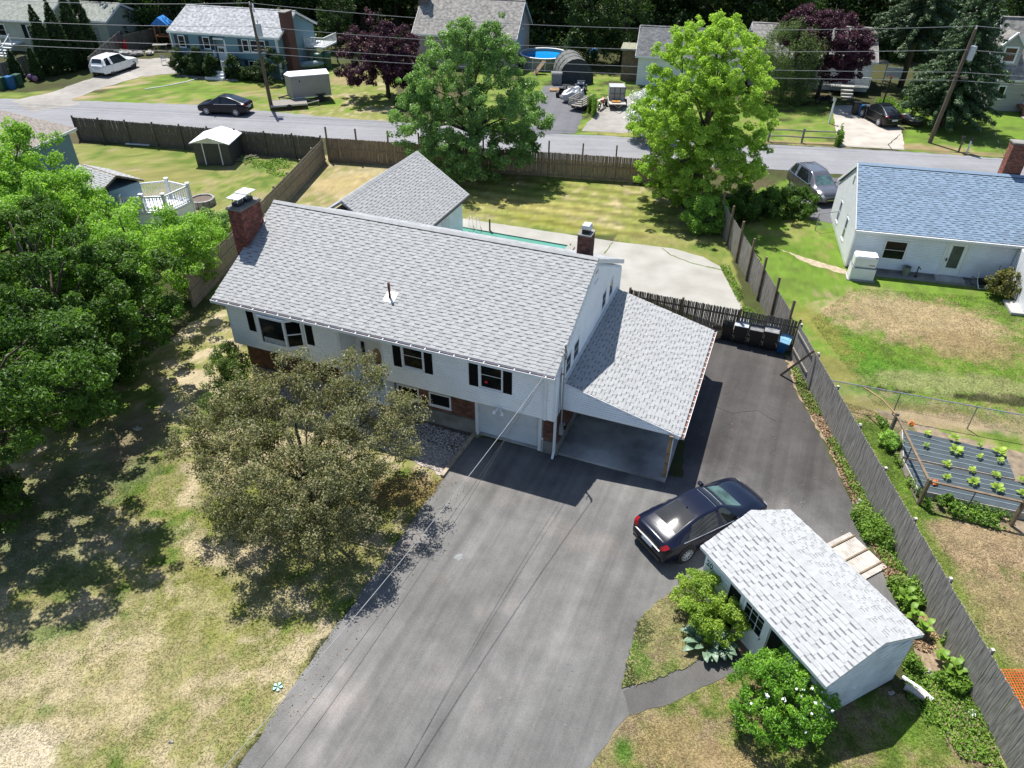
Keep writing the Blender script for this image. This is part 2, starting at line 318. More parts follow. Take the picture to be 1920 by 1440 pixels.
# ------------------------------------------------------------------ ground
PALE = (.34, .285, .185)
DRY, STRAW, GREEN, BRIGHT, YELG, DIRT, WOODS = (.215, .185, .090), (.285, .245, .145), (.085, .128, .022), (.105, .172, .022), (.160, .172, .048), (.215, .165, .100), (.045, .048, .018)
def blotch(x, y, cols, s, scale=.5, mid=0, k=1.0):
    n = fbm(x * scale, y * scale, s, 5)
    if mid: n = .5 + (.45 * n + .55 * fbm(x * scale * mid, y * scale * mid, s + 5, 4) - .5) * k
    n = np.clip((n - .30) / .40, 0, .999) * (len(cols) - 1)
    i = n.astype(int); f = (n - i)[:, None]; c = np.array(cols); return c[i] * (1 - f) + c[i + 1] * f
ZONES = [  # polygon, tones, noise seed, noise scale, raggedness
    ([(-25.40, 9.08), (-44.30, 26.24), (-18.76, 22.87), (-15.20, 33.45), (-13.36, 29.36), (-1.29, 22.78), (-2.49, 20.11), (-7.02, 9.24), (-7.81, 6.17), (-22.08, 6.06)], (GREEN, YELG, DRY, YELG, STRAW, PALE), 3, .42, .5),
    ([(1.75, 9.32), (3.40, 11.41), (5.20, 14.91), (7.29, 12.46), (11.27, 11.49), (12.58, 7.88), (0.62, 7.79)], (GREEN, YELG, DRY, DIRT), 5, .7, .4),
    ([(-15.75, 33.44), (-14.30, 56.39), (8.29, 50.74), (13.41, 43.10), (11.88, 31.76), (6.75, 33.84), (6.18, 41.76), (-8.86, 43.02)], (GREEN, YELG, YELG, STRAW), 7, .45, .3),
    ([(-16.49, 38.39), (-15.00, 55.76), (-7.47, 54.76), (-9.12, 44.68), (-16.02, 44.53)], (YELG, DRY, STRAW, DRY), 8, .5, .4),
    ([(-35.76, 57.70), (-15.13, 56.37), (-15.75, 33.44), (-25.55, 42.66)], (GREEN, YELG, YELG, DRY), 11, .4, .5),
    ([(13.49, 42.70), (21.58, 47.15), (37.20, 36.80), (28.63, 24.98), (13.60, 26.31), (14.18, 31.29)], (GREEN, BRIGHT, BRIGHT, YELG), 13, .4, .4),
    ([(13.67, 26.51), (27.57, 23.53), (15.11, 6.35), (12.73, 8.63), (12.98, 20.16)], (GREEN, BRIGHT, YELG, DRY), 17, .6, .4),
    ([(-40.42, 69.98), (-12.23, 64.27), (-10.14, 62.54), (-12.87, 82.72), (-36.84, 84.20), (-38.40, 79.53)], (GREEN, BRIGHT, YELG, DRY), 19, .4, .4),
    ([(-18.58, 63.78), (-10.14, 62.54), (-12.27, 78.30), (-17.94, 74.05)], (BRIGHT, YELG, YELG, STRAW), 20, .4, .4),
    ([(6.01, 60.87), (26.48, 58.76), (30.71, 71.91), (12.92, 79.18), (-3.94, 87.95), (-3.82, 62.73)], (WOODS, GREEN, BRIGHT, YELG), 23, .3, .4),
    ([(30.71, 57.59), (49.63, 53.93), (63.44, 72.96), (39.93, 78.01)], (GREEN, GREEN, BRIGHT, BRIGHT), 29, .3, .4),
    ([(13.95, 46.98), (20.96, 52.11), (19.97, 46.66), (16.59, 43.57)], (BRIGHT, BRIGHT, GREEN), 31, .4, .2),
    ([(-49.07, 57.34), (-36.65, 60.36), (-33.69, 68.12), (-41.99, 73.25), (-58.37, 70.84)], (DIRT, YELG, GREEN), 37, .4, .4),
]
SPOTS = [  # px centre -> metres, radii, rotation, tone, strength : worn, watered and mossy places of the lawns
    (20.62, 31.91, 4.6, 2.3, -.22, (.30, .225, .135), .9), (21.85, 29.47, 2.8, 1.3, -.2, (.235, .175, .09), .8), (19.87, 34.08, 1.8, 1.0, -.2, STRAW, .35),
    (16.03, 29.38, .75, 2.2, .45, (.075, .17, .014), .9), (17.55, 27.19, 3.4, 1.0, -.35, (.070, .150, .016), .75), (20.09, 26.41, 4.0, .8, -.1, (.26, .235, .12), .55),
    (15.49, 30.81, .7, 2.6, .2, (.17, .16, .04), .8), (14.76, 27.57, 1.0, 1.2, 0, (.16, .14, .045), .8), (17.03, 39.06, 1.1, 2.2, .4, (.070, .13, .012), .7),
    (23.11, 43.71, .8, .8, 0, (.20, .18, .06), .6), (16.85, 24.44, 6, .55, -.2, (.15, .135, .035), .85),
    (16.74, 17.29, 2.6, 1.6, .3, (.28, .205, .13), .9), (15.79, 14.21, 1.9, 1.9, 0, (.27, .20, .12), .8), (14.13, 17.26, .6, 2.6, .1, (.12, .17, .025), .8), (13.83, 12.35, .8, 2.0, .1, (.12, .165, .03), .8),
    (13.28, 23.33, .5, 2.0, .1, (.21, .175, .075), .8), (17.89, 23.74, 3.4, .55, -.15, (.27, .205, .12), .9),
    (-12.52, 11.58, 3.6, 2.4, .2, STRAW, .35), (-9.38, 11.29, 3.0, 2.0, 0, (.27, .225, .115), .3), (-13.01, 9.47, 1.0, .8, 0, (.42, .36, .27), .85), (-14.52, 13.32, 2.2, .8, .3, STRAW, .7),
    (-8.85, 14.35, 1.9, 1.5, .2, (.15, .155, .035), .55), (-9.97, 18.49, 1.6, .9, .3, (.14, .16, .028), .8), (-11.97, 17.20, .8, .5, .4, (.095, .14, .035), .55), (-11.60, 20.43, 1.0, .5, .2, STRAW, .6),
    (-15.98, 19.79, 2.4, 1.6, .5, (.15, .15, .085), .6), (-15.22, 22.25, 1.2, 1.6, .3, (.15, .12, .075), .8), (-16.18, 16.43, 2.2, 1.6, .3, (.17, .16, .10), .6), (-14.03, 15.34, 1.3, .7, .3, (.08, .115, .03), .5),
    (-6.08, 18.27, 3.0, 1.6, .1, (.13, .13, .035), .7), (-3.92, 19.38, 1.6, .8, .2, (.19, .13, .055), .7),
    (-14.10, 13.14, .5, .3, .2, (.085, .13, .03), .7), (-13.39, 13.33, .45, .3, .2, (.085, .13, .03), .7), (-12.86, 10.78, .3, .2, 0, (.085, .13, .03), .6),
    (4.65, 14.10, .5, .8, .2, (.25, .205, .115), .9), (3.84, 12.42, .35, .7, .5, (.075, .14, .016), .9), (4.41, 12.08, .5, .25, .4, (.10, .13, .03), .7),
    (4.08, 10.04, 1.3, .5, .4, (.23, .18, .085), .8), (3.07, 9.89, .3, .5, 0, (.06, .13, .016), .9), (5.28, 9.63, 1.2, .5, 0, (.25, .18, .10), .8), (11.09, 10.40, 1.1, .6, .3, (.10, .165, .022), .8), (12.76, 9.98, 1.0, .5, .2, (.26, .19, .125), .8),
    (-11.43, 49.75, 2.8, 2.0, 0, (.30, .235, .115), .8), (1.32, 46.23, 5, 1.2, -.25, (.235, .215, .075), .7), (3.30, 43.28, 4, .8, -.3, (.165, .165, .03), .6), (8.71, 41.06, 2, .8, -.3, (.20, .17, .07), .6),
    (-25.47, 50.96, 3, 1.6, 0, (.19, .165, .06), .6), (-19.74, 45.31, 2.4, 1.6, .3, (.20, .19, .07), .6), (-17.86, 55.68, 1.6, 1.4, 0, (.20, .15, .09), .8), (-18.84, 53.32, 2.0, 1.0, .5, (.08, .13, .03), .6),
    (-30.82, 68.21, 3, .9, -.05, (.22, .19, .07), .7), (-25.43, 74.78, 3, .9, -.1, (.20, .165, .055), .6), (-36.01, 72.50, 2.0, .8, 0, (.08, .13, .02), .6), (-16.60, 78.14, 3, 2.2, 0, (.24, .18, .10), .8), (-15.07, 64.65, 5, 1.2, -.15, (.22, .20, .09), .7), (-42.14, 70.46, 3.2, .7, .25, (.30, .23, .15), .9), (-40.40, 74.27, 3.2, .55, .45, (.30, .24, .16), .9), (-42.71, 74.19, 3.5, .5, .4, (.10, .14, .03), .6),
    (32.57, 58.92, 4, .7, -.15, (.24, .17, .10), .85), (37.25, 57.14, 4, .5, -.15, (.22, .16, .09), .85), (23.30, 59.59, 7, .45, -.12, (.24, .18, .10), .8), (9.61, 61.39, 4, .4, -.1, (.25, .23, .08), .8), (33.14, 66.09, 1.6, 2.2, 0, (.17, .15, .09), .7),
]
def ground_colour(x, y):
    c = blotch(x, y, (WOODS, WOODS, (.05, .065, .018), (.07, .06, .03)), 1, .2)
    for poly, cols, s, sc_, rag in ZONES:
        wx = x + (fbm(x * 1.1, y * 1.1, s + 90) - .5) * 2 * rag; wy = y + (fbm(x * 1.1, y * 1.1, s + 91) - .5) * 2 * rag
        k = inpoly(wx, wy, poly)
        if k.any(): c[k] = blotch(x[k], y[k], cols, s, sc_, 4.2 if s < 6 else 3.2, 1.05 if s in (7, 8) else 1.6)
    w1 = (fbm(x * .9, y * .9, 200, 4) - .5) * 1.1; w2 = (fbm(x * .9, y * .9, 201, 4) - .5) * 1.1
    for px, py, rx, ry, ro, col, st in SPOTS:
        dx, dy = x - px, y - py; k = (np.abs(dx) < 9) & (np.abs(dy) < 9)
        if not k.any(): continue
        a = dx[k] * math.cos(ro) + dy[k] * math.sin(ro); b = -dx[k] * math.sin(ro) + dy[k] * math.cos(ro)
        d = np.sqrt((a / rx) ** 2 + (b / ry) ** 2) + w1[k] * (1.2 / (1 + min(rx, ry))) + (fbm(x[k] * 3, y[k] * 3, 77, 3) - .5) * .9
        m = (np.clip((1.25 - d) / .5, 0, 1) * st)[:, None]; c[k] = c[k] * (1 - m) + np.array(col) * m
    # mown stripes of the back yard
    k = inpoly(x, y, [(-4.01, 51.49), (8.22, 50.23), (12.14, 41.89), (6.14, 41.38), (-3.23, 44.81)])
    c[k] *= (1 + .26 * np.clip(1.6 * np.sin((x[k] * .30 + y[k] * .95) * 4.9 + w1[k] * .8), -1, 1))[:, None] * np.array([1.0, .97, .9])
    g = .78 + .44 * fbm(x * 2.6, y * 2.6, 300, 3); g2 = .86 + .28 * vnoise(x * 7.3, y * 7.3, 301)
    return np.clip(c * (g * g2)[:, None], 0.005, 1)
def axis(parts): return np.unique(np.concatenate([np.arange(a, b, s) for a, b, s in parts]).round(4))
_xs = axis([(-600, -60, 30), (-60, -22, .7), (-22, 24, .18), (24, 60, .5), (60, 630, 30)]); _ys = axis([(-60, 4, 4), (4, 34, .18), (34, 100, .42), (100, 140, 4), (140, 1000, 40)])
_gx, _gy = np.meshgrid(_xs, _ys); _X, _Y = _gx.ravel(), _gy.ravel(); _nx, _ny = len(_xs), len(_ys)
_i = (np.arange(_ny - 1)[:, None] * _nx + np.arange(_nx - 1)[None, :]).ravel()
_col = ground_colour(_X, _Y)
def ground_mat():
    m, t, N, L, b = nodes('lawn_and_soil'); b.inputs['Roughness'].default_value = .95; b.inputs['Specular IOR Level'].default_value = .15
    at = N.new('ShaderNodeAttribute'); at.attribute_name = 'gcol'; g = N.new('ShaderNodeNewGeometry')
    def noise(s, d=4, r=.6):
        n = N.new('ShaderNodeTexNoise'); n.inputs['Scale'].default_value = s; n.inputs['Detail'].default_value = d; n.inputs['Roughness'].default_value = r; L.new(g.outputs['Position'], n.inputs['Vector']); return n.outputs[0]
    mr = N.new('ShaderNodeMapRange'); mr.inputs['From Min'].default_value = .3; mr.inputs['From Max'].default_value = .7; mr.inputs['To Min'].default_value = .62; mr.inputs['To Max'].default_value = 1.36; L.new(noise(16, 6, .75), mr.inputs[0])
    mx = N.new('ShaderNodeMix'); mx.data_type = 'RGBA'; mx.blend_type = 'MULTIPLY'; mx.inputs[0].default_value = 1; L.new(at.outputs['Color'], mx.inputs[6]); L.new(mr.outputs[0], mx.inputs[7])
    L.new(mx.outputs[2], b.inputs['Base Color'])
    bp = N.new('ShaderNodeBump'); bp.inputs['Strength'].default_value = .6; bp.inputs['Distance'].default_value = .05; L.new(noise(22, 5, .7), bp.inputs['Height']); L.new(bp.outputs[0], b.inputs['Normal']); return m
tag(npmesh('ground', np.stack([_X, _Y, 0 * _X], 1), np.stack([_i, _i + 1, _i + _nx + 1, _i + _nx], 1), ground_mat(), col=_col), kind='structure')
def sheet(name, poly, z, mat, jit=.06, step=.35, seed=1, skirt=.0, kind='structure', parent=None):
    """flat paving with slightly ragged edges; skirt > 0 gives it an edge of that height"""
    rng = random.Random(seed); P = []
    for i, (x0, y0) in enumerate(poly):
        x1, y1 = poly[(i + 1) % len(poly)]; d = math.hypot(x1 - x0, y1 - y0); n = max(1, int(d / step)) if jit else 1
        for k in range(n):
            t = k / n; j = jit * (rng.random() - .5) * 2 if k else 0
            P.append((x0 + (x1 - x0) * t - (y1 - y0) / d * j, y0 + (y1 - y0) * t + (x1 - x0) / d * j, z))
    tr = tessellate_polygon([[Vector(p) for p in P]])
    V = list(P); F = []
    for a, b, c in tr:
        n = (Vector(P[b]) - Vector(P[a])).cross(Vector(P[c]) - Vector(P[a])); F.append((a, b, c) if n.z > 0 else (a, c, b))
    if skirt:
        n = len(P); V += [(x, y, zz - skirt) for x, y, zz in P]; F += [(i, (i + 1) % n, n + (i + 1) % n, n + i) for i in range(n)]
    me = bpy.data.meshes.new(name); me.from_pydata(V, [], F); me.materials.append(mat); me.update()
    o = inst(name, me, parent); return tag(o, kind=kind) if kind else o
# road and drives (each sheet a few millimetres above the one below)
sheet('road', [(-90, 72.6), (-40.2, 69.8), (-28.6, 68.8), (-15.2, 65.2), (2, 61.7), (9.5, 60.6), (25.6, 58.5), (31.2, 57.7), (39.5, 56.0), (90, 45), (90, 37), (39, 49.0), (24, 52.6), (17.8, 53.6), (8.7, 54.3), (1.5, 55.5), (-9.8, 58.6), (-15, 59.6), (-35.2, 61.4), (-90, 65)], .008, asph_road, .12, .6, 2)
DRIVE = [(-9.6, 2.5), (-7.02, 9.24), (-5.74, 12.5), (-3.82, 17.05), (-2.49, 20.11), (-1.72, 22.55), (6.5, 20.2), (9.5, 33.2), (13.3, 30.2), (12.79, 28.41), (12.52, 25.90), (12.57, 23.32), (12.53, 20.59), (12.46, 18.50), (12.18, 16.76), (12.31, 15.74), (12.26, 14.18), (12.10, 13.41), (9.75, 13.20), (6.98, 12.45), (6.07, 11.90), (4.72, 11.23), (3.32, 10.78), (2.82, 10.29), (2.10, 9.32), (0.4, 2.5)]
sheet('driveway', DRIVE, .010, asphalt_mat('driveway_two_tone', (.130, .127, .123), .30, R(67), .26, .5, (.058, .054, .052), (6.3, 20.2), (.30, .954), 2.2), .05, .3, 3)
sheet('walkway', [(3.22, 11.47), (4.14, 11.83), (5.21, 12.23), (6.02, 12.76), (7.10, 13.26), (7.46, 12.49), (7.13, 12.32), (6.06, 11.86), (4.72, 11.20), (3.31, 10.75)], .014, asph_dark, .04, .25, 5)
ISLAND = [(3.19, 11.55), (3.50, 12.51), (3.96, 13.80), (4.52, 14.39), (5.28, 14.95), (5.99, 15.45), (7.26, 13.54), (6.02, 12.76), (5.22, 12.26), (4.09, 11.81)]
_p = np.array(ISLAND); 
def island():
    # a raised turf wedge with its own sod edge
    n = 46; bx = np.linspace(_p[:, 0].min(), _p[:, 0].max(), n); by = np.linspace(_p[:, 1].min(), _p[:, 1].max(), n)
    o = sheet('turf_island', ISLAND, .045, None or MATS['island_turf'], .05, .12, 8, .05); return o
pbr('island_turf', (.22, .185, .09), .95, .2, 2.2, .8, 26, col2=(.10, .125, .03)); island()
sheet('far_driveway', [(1.14, 60.88), (1.69, 66.73), (2.19, 71.90), (2.83, 76.34), (6.87, 77.70), (6.90, 71.14), (5.17, 61.55)], .012, asph_mid, .1, .5, 9)
sheet('gravel_drive', [(5.66, 62.13), (7.41, 67.72), (8.40, 72.10), (11.07, 73.11), (11.27, 67.02), (10.32, 61.70)], .011, asph_gravel, .15, .4, 10)
sheet('concrete_driveway', [(26.18, 58.88), (27.60, 63.64), (29.69, 70.45), (33.88, 70.94), (33.35, 63.81), (31.19, 58.11)], .012, pbr('tan_concrete', (.36, .325, .285), .9, .12, .8, .2, 40), .05, .5, 11)
sheet('worn_driveway', [(-46.56, 69.43), (-44.33, 72.79), (-42.74, 79.37), (-43.10, 85.94), (-37.66, 87.16), (-34.96, 80.09), (-38.40, 78.87), (-40.31, 74.08), (-41.32, 70.31), (-39.75, 68.61), (-42.84, 66.18)], .012, asph_gravel, .2, .6, 12)
sheet('neighbour_driveway', [(19.91, 50.21), (20.96, 52.11), (24.70, 51.67), (20.70, 43.66), (19.20, 44.29), (19.11, 46.19)], .011, asph_mid, .05, .5, 13)
sheet('patio', [(-3.16, 39.35), (-3.25, 43.97), (1.25, 42.44), (6.08, 40.78), (9.49, 39.90), (11.11, 38.80), (11.84, 37.60), (11.85, 34.80), (11.96, 32.93), (11.09, 30.74), (6.0, 34.6), (3.2, 30.5)], .02, conc_pale, .03, .6, 14, .02)
sheet('gravel_bed', [(-1.63, 22.61), (-2.54, 20.16), (-3.69, 20.89), (-5.51, 21.90), (-7.95, 23.37), (-10.20, 25.17), (-9.76, 27.19), (-3.53, 23.44)], .02, gravel_mat, .1, .25, 15)
sheet('soil_bed', [(-1.63, 22.71), (-2.11, 21.31), (-3.41, 22.15), (-4.81, 23.07), (-4.64, 25.25)], .026, mulch_mat, .08, .25, 16)
sheet('path', [(-35.10, 79.87), (-30.87, 78.49), (-28.19, 77.95), (-27.93, 77.12), (-34.77, 79.00)], .012, concrete, .02, .5, 17)
sheet('bare_strip', [(16.02, 39.89), (16.87, 39.06), (18.94, 37.41), (18.86, 36.77), (17.13, 37.91)], .006, pbr('sandy_path', (.34, .28, .19), .95, .15, 4, .5, 40), .09, .25, 18)
sheet('garden_soil', [(15.55, 24.61), (16.54, 23.72), (20.36, 21.77), (20.94, 20.26), (19.17, 17.32), (15.14, 18.67), (15.07, 20.78)], .006, pbr('garden_soil', (.20, .155, .105), .95, .25, 3, .6, 30), .12, .3, 19)
sheet('fence_verge', [(12.86, 28.64), (13.40, 27.55), (12.93, 20.02), (12.85, 14.18), (12.75, 9.70), (11.76, 9.97), (12.10, 13.41), (12.31, 15.96), (12.51, 18.63), (12.66, 22.47), (12.57, 25.90)], .004, pbr('dry_litter', (.24, .175, .115), .95, .25, 9, .25, 40), .12, .25, 20)
def crack(name, pts, w, z, mat, seed):
    rng = random.Random(seed); m = MB(); P = []
    for (x0, y0), (x1, y1) in zip(pts, pts[1:]):
        n = max(1, int(math.hypot(x1 - x0, y1 - y0) / .3))
        for k in range(n): P.append((x0 + (x1 - x0) * k / n + rng.uniform(-.04, .04), y0 + (y1 - y0) * k / n + rng.uniform(-.04, .04)))
    P.append(pts[-1])
    vs = []; fs = []
    for i, p in enumerate(P):
        q = Vector(P[min(i + 1, len(P) - 1)]) - Vector(P[max(i - 1, 0)]); q = Vector((-q.y, q.x)).normalized() * w * rng.uniform(.5, 1.4) / 2
        vs += [(p[0] - q.x, p[1] - q.y, z), (p[0] + q.x, p[1] + q.y, z)]
    fs = [(2 * i, 2 * i + 2, 2 * i + 3, 2 * i + 1) for i in range(len(P) - 1)]
    m.add(vs, fs); return tag(m.build(name, mat), kind='structure')
_tar = pbr('tar_seam', (.03, .03, .032), .8, .3, 5); _moss = pbr('joint_weeds', (.10, .14, .03), .95, .3, 8)
crack('patio_joint', [(8.91, 39.88), (9.22, 39.04), (10.37, 37.91), (12.03, 37.09)], .10, .026, _moss, 1); crack('patio_joint', [(6.00, 40.63), (5.36, 39.10)], .07, .026, _moss, 2)
crack('driveway_crack', [(8.60, 24.69), (9.32, 24.15), (10.45, 24.35), (11.05, 23.64)], .016, .020, _tar, 9); crack('driveway_crack', [(32.52, 62.04), (30.34, 59.25), (30.21, 58.21)], .08, .017, _tar, 4)
_oil = pbr('oil_stain', (.075, .077, .08), .6, .25, 4); _wet = pbr('tar_patch', (.10, .115, .125), .5, .25, 4)
for i, (x, y, r) in enumerate([(-1.74, 16.25, .16), (1.71, 12.31, .05), (1.81, 12.09, .04), (1.60, 12.23, .04), (1.69, 11.64, .05), (2.11, 12.03, .04), (-0.25, 11.22, .06), (1.54, 10.46, .05), (1.41, 11.52, .04)]):
    sheet('oil_stain', [(x + r * math.cos(k * PI / 6) * (.7 + .6 * ((k * 7 + i * 5) % 5) / 5), y + r * math.sin(k * PI / 6) * (.7 + .6 * ((k * 3 + i) % 4) / 4)) for k in range(12)], .018, _wet if i == 0 else _oil, 0)

# ------------------------------------------------------------------ building kit
CAMP = Vector((0, 0, CAM_H))
def wall_T(u, v, deg, z=0): return Matrix.Translation((u, v, z)) @ Matrix.Rotation(R(deg), 4, 'Z')
_unit = {}
def shingle_unit(mats, raised, tone, e):
    k = (mats[0].name, raised, tone, e)
    if k not in _unit:
        h = .019 if raised else .008; ys = e * (.70 if not raised else .6); hs = h * .6 + .001
        m = MB().add([(0, 0, -.002), (1, 0, -.002), (0, 0, h), (1, 0, h), (0, ys, hs), (1, ys, hs), (0, e * 1.03, .002), (1, e * 1.03, .002)],
                     [(0, 1, 3, 2), (2, 3, 5, 4)], tone).add([(0, ys, hs), (1, ys, hs), (0, e * 1.03, .002), (1, e * 1.03, .002)], [(0, 1, 3, 2)], tone if raised else 2)
        m.add([(0, 0, -.002), (0, 0, h), (0, ys, hs), (0, e * 1.03, .002), (1, 0, -.002), (1, 0, h), (1, ys, hs), (1, e * 1.03, .002)], [(0, 1, 2, 3), (7, 6, 5, 4)], tone)
        _unit[k] = m.mesh('shingle', mats)
    return _unit[k]
def shingles(house, roof, O, ud, vd, L, S, mats, n_ind=300, seed=1, e=.143, wide=1.0):
    """laminated shingles in staggered courses: proud tabs, sunk tabs with their dark band; the nearest ones are parts, the rest one mesh"""
    rng = random.Random(seed); O, ud, vd = Vector(O), Vector(ud).normalized(), Vector(vd).normalized(); nd = ud.cross(vd)
    B = Matrix(((ud.x, vd.x, nd.x, O.x), (ud.y, vd.y, nd.y, O.y), (ud.z, vd.z, nd.z, O.z), (0, 0, 0, 1)))
    Mw = house.matrix_basis; cl = (Matrix.LocRotScale(house.location, house.rotation_euler, None).inverted()) @ CAMP; P = []
    rows = int(S / e); e = S / rows
    for r in range(rows):
        x = -rng.random() * .3; raised = rng.random() < .5
        while x < L:
            w = (rng.uniform(.16, .42) if raised else rng.uniform(.14, .27)) * wide; a, b = max(0, x), min(L, x + w)
            if b - a > .03: P.append((a, r * e, b - a, raised, 0 if rng.random() < .6 else 1))
            x += w; raised = not raised
    P.sort(key=lambda p: ((B @ Vector((p[0], p[1], 0))) - cl).length)
    er = round(e, 4)
    for a, y, w, ra, to in P[:n_ind]:
        inst('shingle', shingle_unit(mats, ra, to, er), roof, B @ Matrix.Translation((a, y, 0)) @ Matrix.Diagonal((w, 1, 1, 1)))
    rest = P[n_ind:]; Vs, Fs, Ms = [], [], []; nv = 0
    for ra in (True, False):
        for to in (0, 1):
            q = [p for p in rest if p[3] == ra and p[4] == to]
            if not q: continue
            me = shingle_unit(mats, ra, to, er); k = len(me.vertices); co = np.empty(k * 3, np.float32); me.vertices.foreach_get('co', co); co = co.reshape(-1, 3)
            fv = np.array([tuple(p.vertices) for p in me.polygons]); fm = np.array([p.material_index for p in me.polygons])
            A = np.array([(p[0], p[1], p[2]) for p in q], np.float32); V = np.repeat(co[None], len(q), 0).copy()
            V[:, :, 0] = V[:, :, 0] * A[:, 2:3] + A[:, 0:1]; V[:, :, 1] += A[:, 1:2]
            Vs.append(V.reshape(-1, 3)); Fs.append((fv[None] + (np.arange(len(q)) * k)[:, None, None] + nv).reshape(-1, 4)); Ms.append(np.tile(fm, len(q))); nv += k * len(q)
    if rest:
        V = np.concatenate(Vs); Rm = np.array(B.to_3x3()); V = V @ Rm.T + np.array(O)
        o = npmesh('shingle_courses', V, np.concatenate(Fs), mats, roof, np.concatenate(Ms)); tag(o, kind='stuff')
def plank_unit(mat, e):
    k = ('plank', mat.name, e)
    if k not in _unit:
        q = e * .84; ys = (-.030, -.027, -.003, -.002); zs = (0, q, q - .003, e)
        _unit[k] = MB().add([(x, y, z) for y, z in zip(ys, zs) for x in (0, 1)] + [(0, 0, 0), (1, 0, 0)], [(0, 1, 3, 2), (2, 3, 5, 4), (4, 5, 7, 6), (8, 9, 1, 0), (0, 2, 4, 8), (1, 9, 5, 3)]).mesh('siding_plank', mat)
    return _unit[k]
def siding(parent, T, a0, a1, z0, z1, e, mat, holes=(), lim=None):
    n = max(1, round((z1 - z0) / e)); e = (z1 - z0) / n; me = plank_unit(mat, round(e, 4))
    for r in range(n):
        za, zb = z0 + r * e, z0 + (r + 1) * e; lo, hi = lim(zb) if lim else (a0, a1); seg = [(lo, hi)]
        for h0, h1, hz0, hz1 in holes:
            if hz0 < zb - .01 and hz1 > za + .01:
                seg = [s for x, y in seg for s in ((x, min(y, h0)), (max(x, h1), y)) if s[1] - s[0] > .02]
        for x, y in seg:
            if y - x > .03: inst('siding_plank', me, parent, T @ Matrix.Translation((x, 0, za)) @ Matrix.Diagonal((y - x, 1, 1, 1)))
def window(parent, T, a0, a1, z0, z1, cols=1, rows=2, fr=.06, fmat=None, gmat=None, name='window', out=.03, mun=.022, lab=None):
    fmat = fmat or white_trim; gmat = gmat or glass
    m = MB(T); m.box(a0, a0 + fr, -out, .01, z0, z1); m.box(a1 - fr, a1, -out, .01, z0, z1); m.box(a0 + fr, a1 - fr, -out, .01, z0, z0 + fr); m.box(a0 + fr, a1 - fr, -out, .01, z1 - fr, z1)
    m.box(a0 - .03, a1 + .03, -out - .03, -out + .012, z0 - .035, z0 + .003)
    w = m.build(name, fmat, parent)
    if lab: w['label'] = lab
    gx = (a1 - a0 - 2 * fr) / cols; gz = (z1 - z0 - 2 * fr) / rows
    for i in range(cols):
        for j in range(rows):
            x, z = a0 + fr + i * gx, z0 + fr + j * gz; q = mun / 2
            MB(T).box(x + (q if i else 0), x + gx - (q if i < cols - 1 else 0), -.012 - .004 * j, .004, z + (q if j else 0), z + gz - (q if j < rows - 1 else 0)).build('pane', gmat, w)
    if cols > 1 or rows > 1:
        m = MB(T)
        for i in range(1, cols): m.box(a0 + fr + i * gx - mun / 2, a0 + fr + i * gx + mun / 2, -out + .004, 0, z0 + fr, z1 - fr)
        for j in range(1, rows): m.box(a0 + fr, a1 - fr, -out + .007, 0, z0 + fr + j * gz - mun / 2, z0 + fr + j * gz + mun / 2)
        m.build('muntin', fmat, w)
    return w
def shutter(parent, T, a0, a1, z0, z1, mat, lab=None):
    m = MB(T); m.box(a0, a1, -.045, -.012, z0, z1)
    n = max(3, int((z1 - z0) / .09))
    for i in range(n): z = z0 + .05 + (z1 - z0 - .1) * i / n; m.box(a0 + .04, a1 - .04, -.056, -.045, z, z + .05)
    return m.build('shutter', mat, parent)
def brick_faces(m, x0, x1, y0, y1, z0, z1, seed=1, bl=.205, bh=.065, g=.011, sides='xXyY', mi=0, slope=None):
    """courses of separate bricks round a core; slope(x,y) gives the lowest z to start from"""
    rng = random.Random(seed); row = 0; z = z0
    while z < z1 - .02:
        zt = min(z + bh, z1); o = (row % 2) * bl / 2
        for s in sides:
            a, b = (x0, x1) if s in 'yY' else (y0, y1); t = a - o
            while t < b:
                p, q = max(a, t), min(b, t + bl - g)
                if q - p > .02:
                    j = rng.uniform(-.004, .004)
                    if s == 'y': m.box(p, q, y0 - .012 + j, y0 + .02, z, zt, mi)
                    elif s == 'Y': m.box(p, q, y1 - .02, y1 + .012 + j, z, zt, mi)
                    elif s == 'x': m.box(x0 - .012 + j, x0 + .02, p, q, z, zt, mi)
                    else: m.box(x1 - .02, x1 + .012 + j, p, q, z, zt, mi)
                t += bl
        z += bh + g; row += 1
def gable_roof(house, L, d, he, hr, mats, th=.14, v0=0.0, u0=0.0, under=None):
    m = MB().prism([(v0, he), (v0 + d, hr), (v0 + 2 * d, he), (v0 + 2 * d, he - th), (v0 + d, hr - th), (v0, he - th)], u0, u0 + L, 0, 'x')
    return m.build('roof', mats, house)

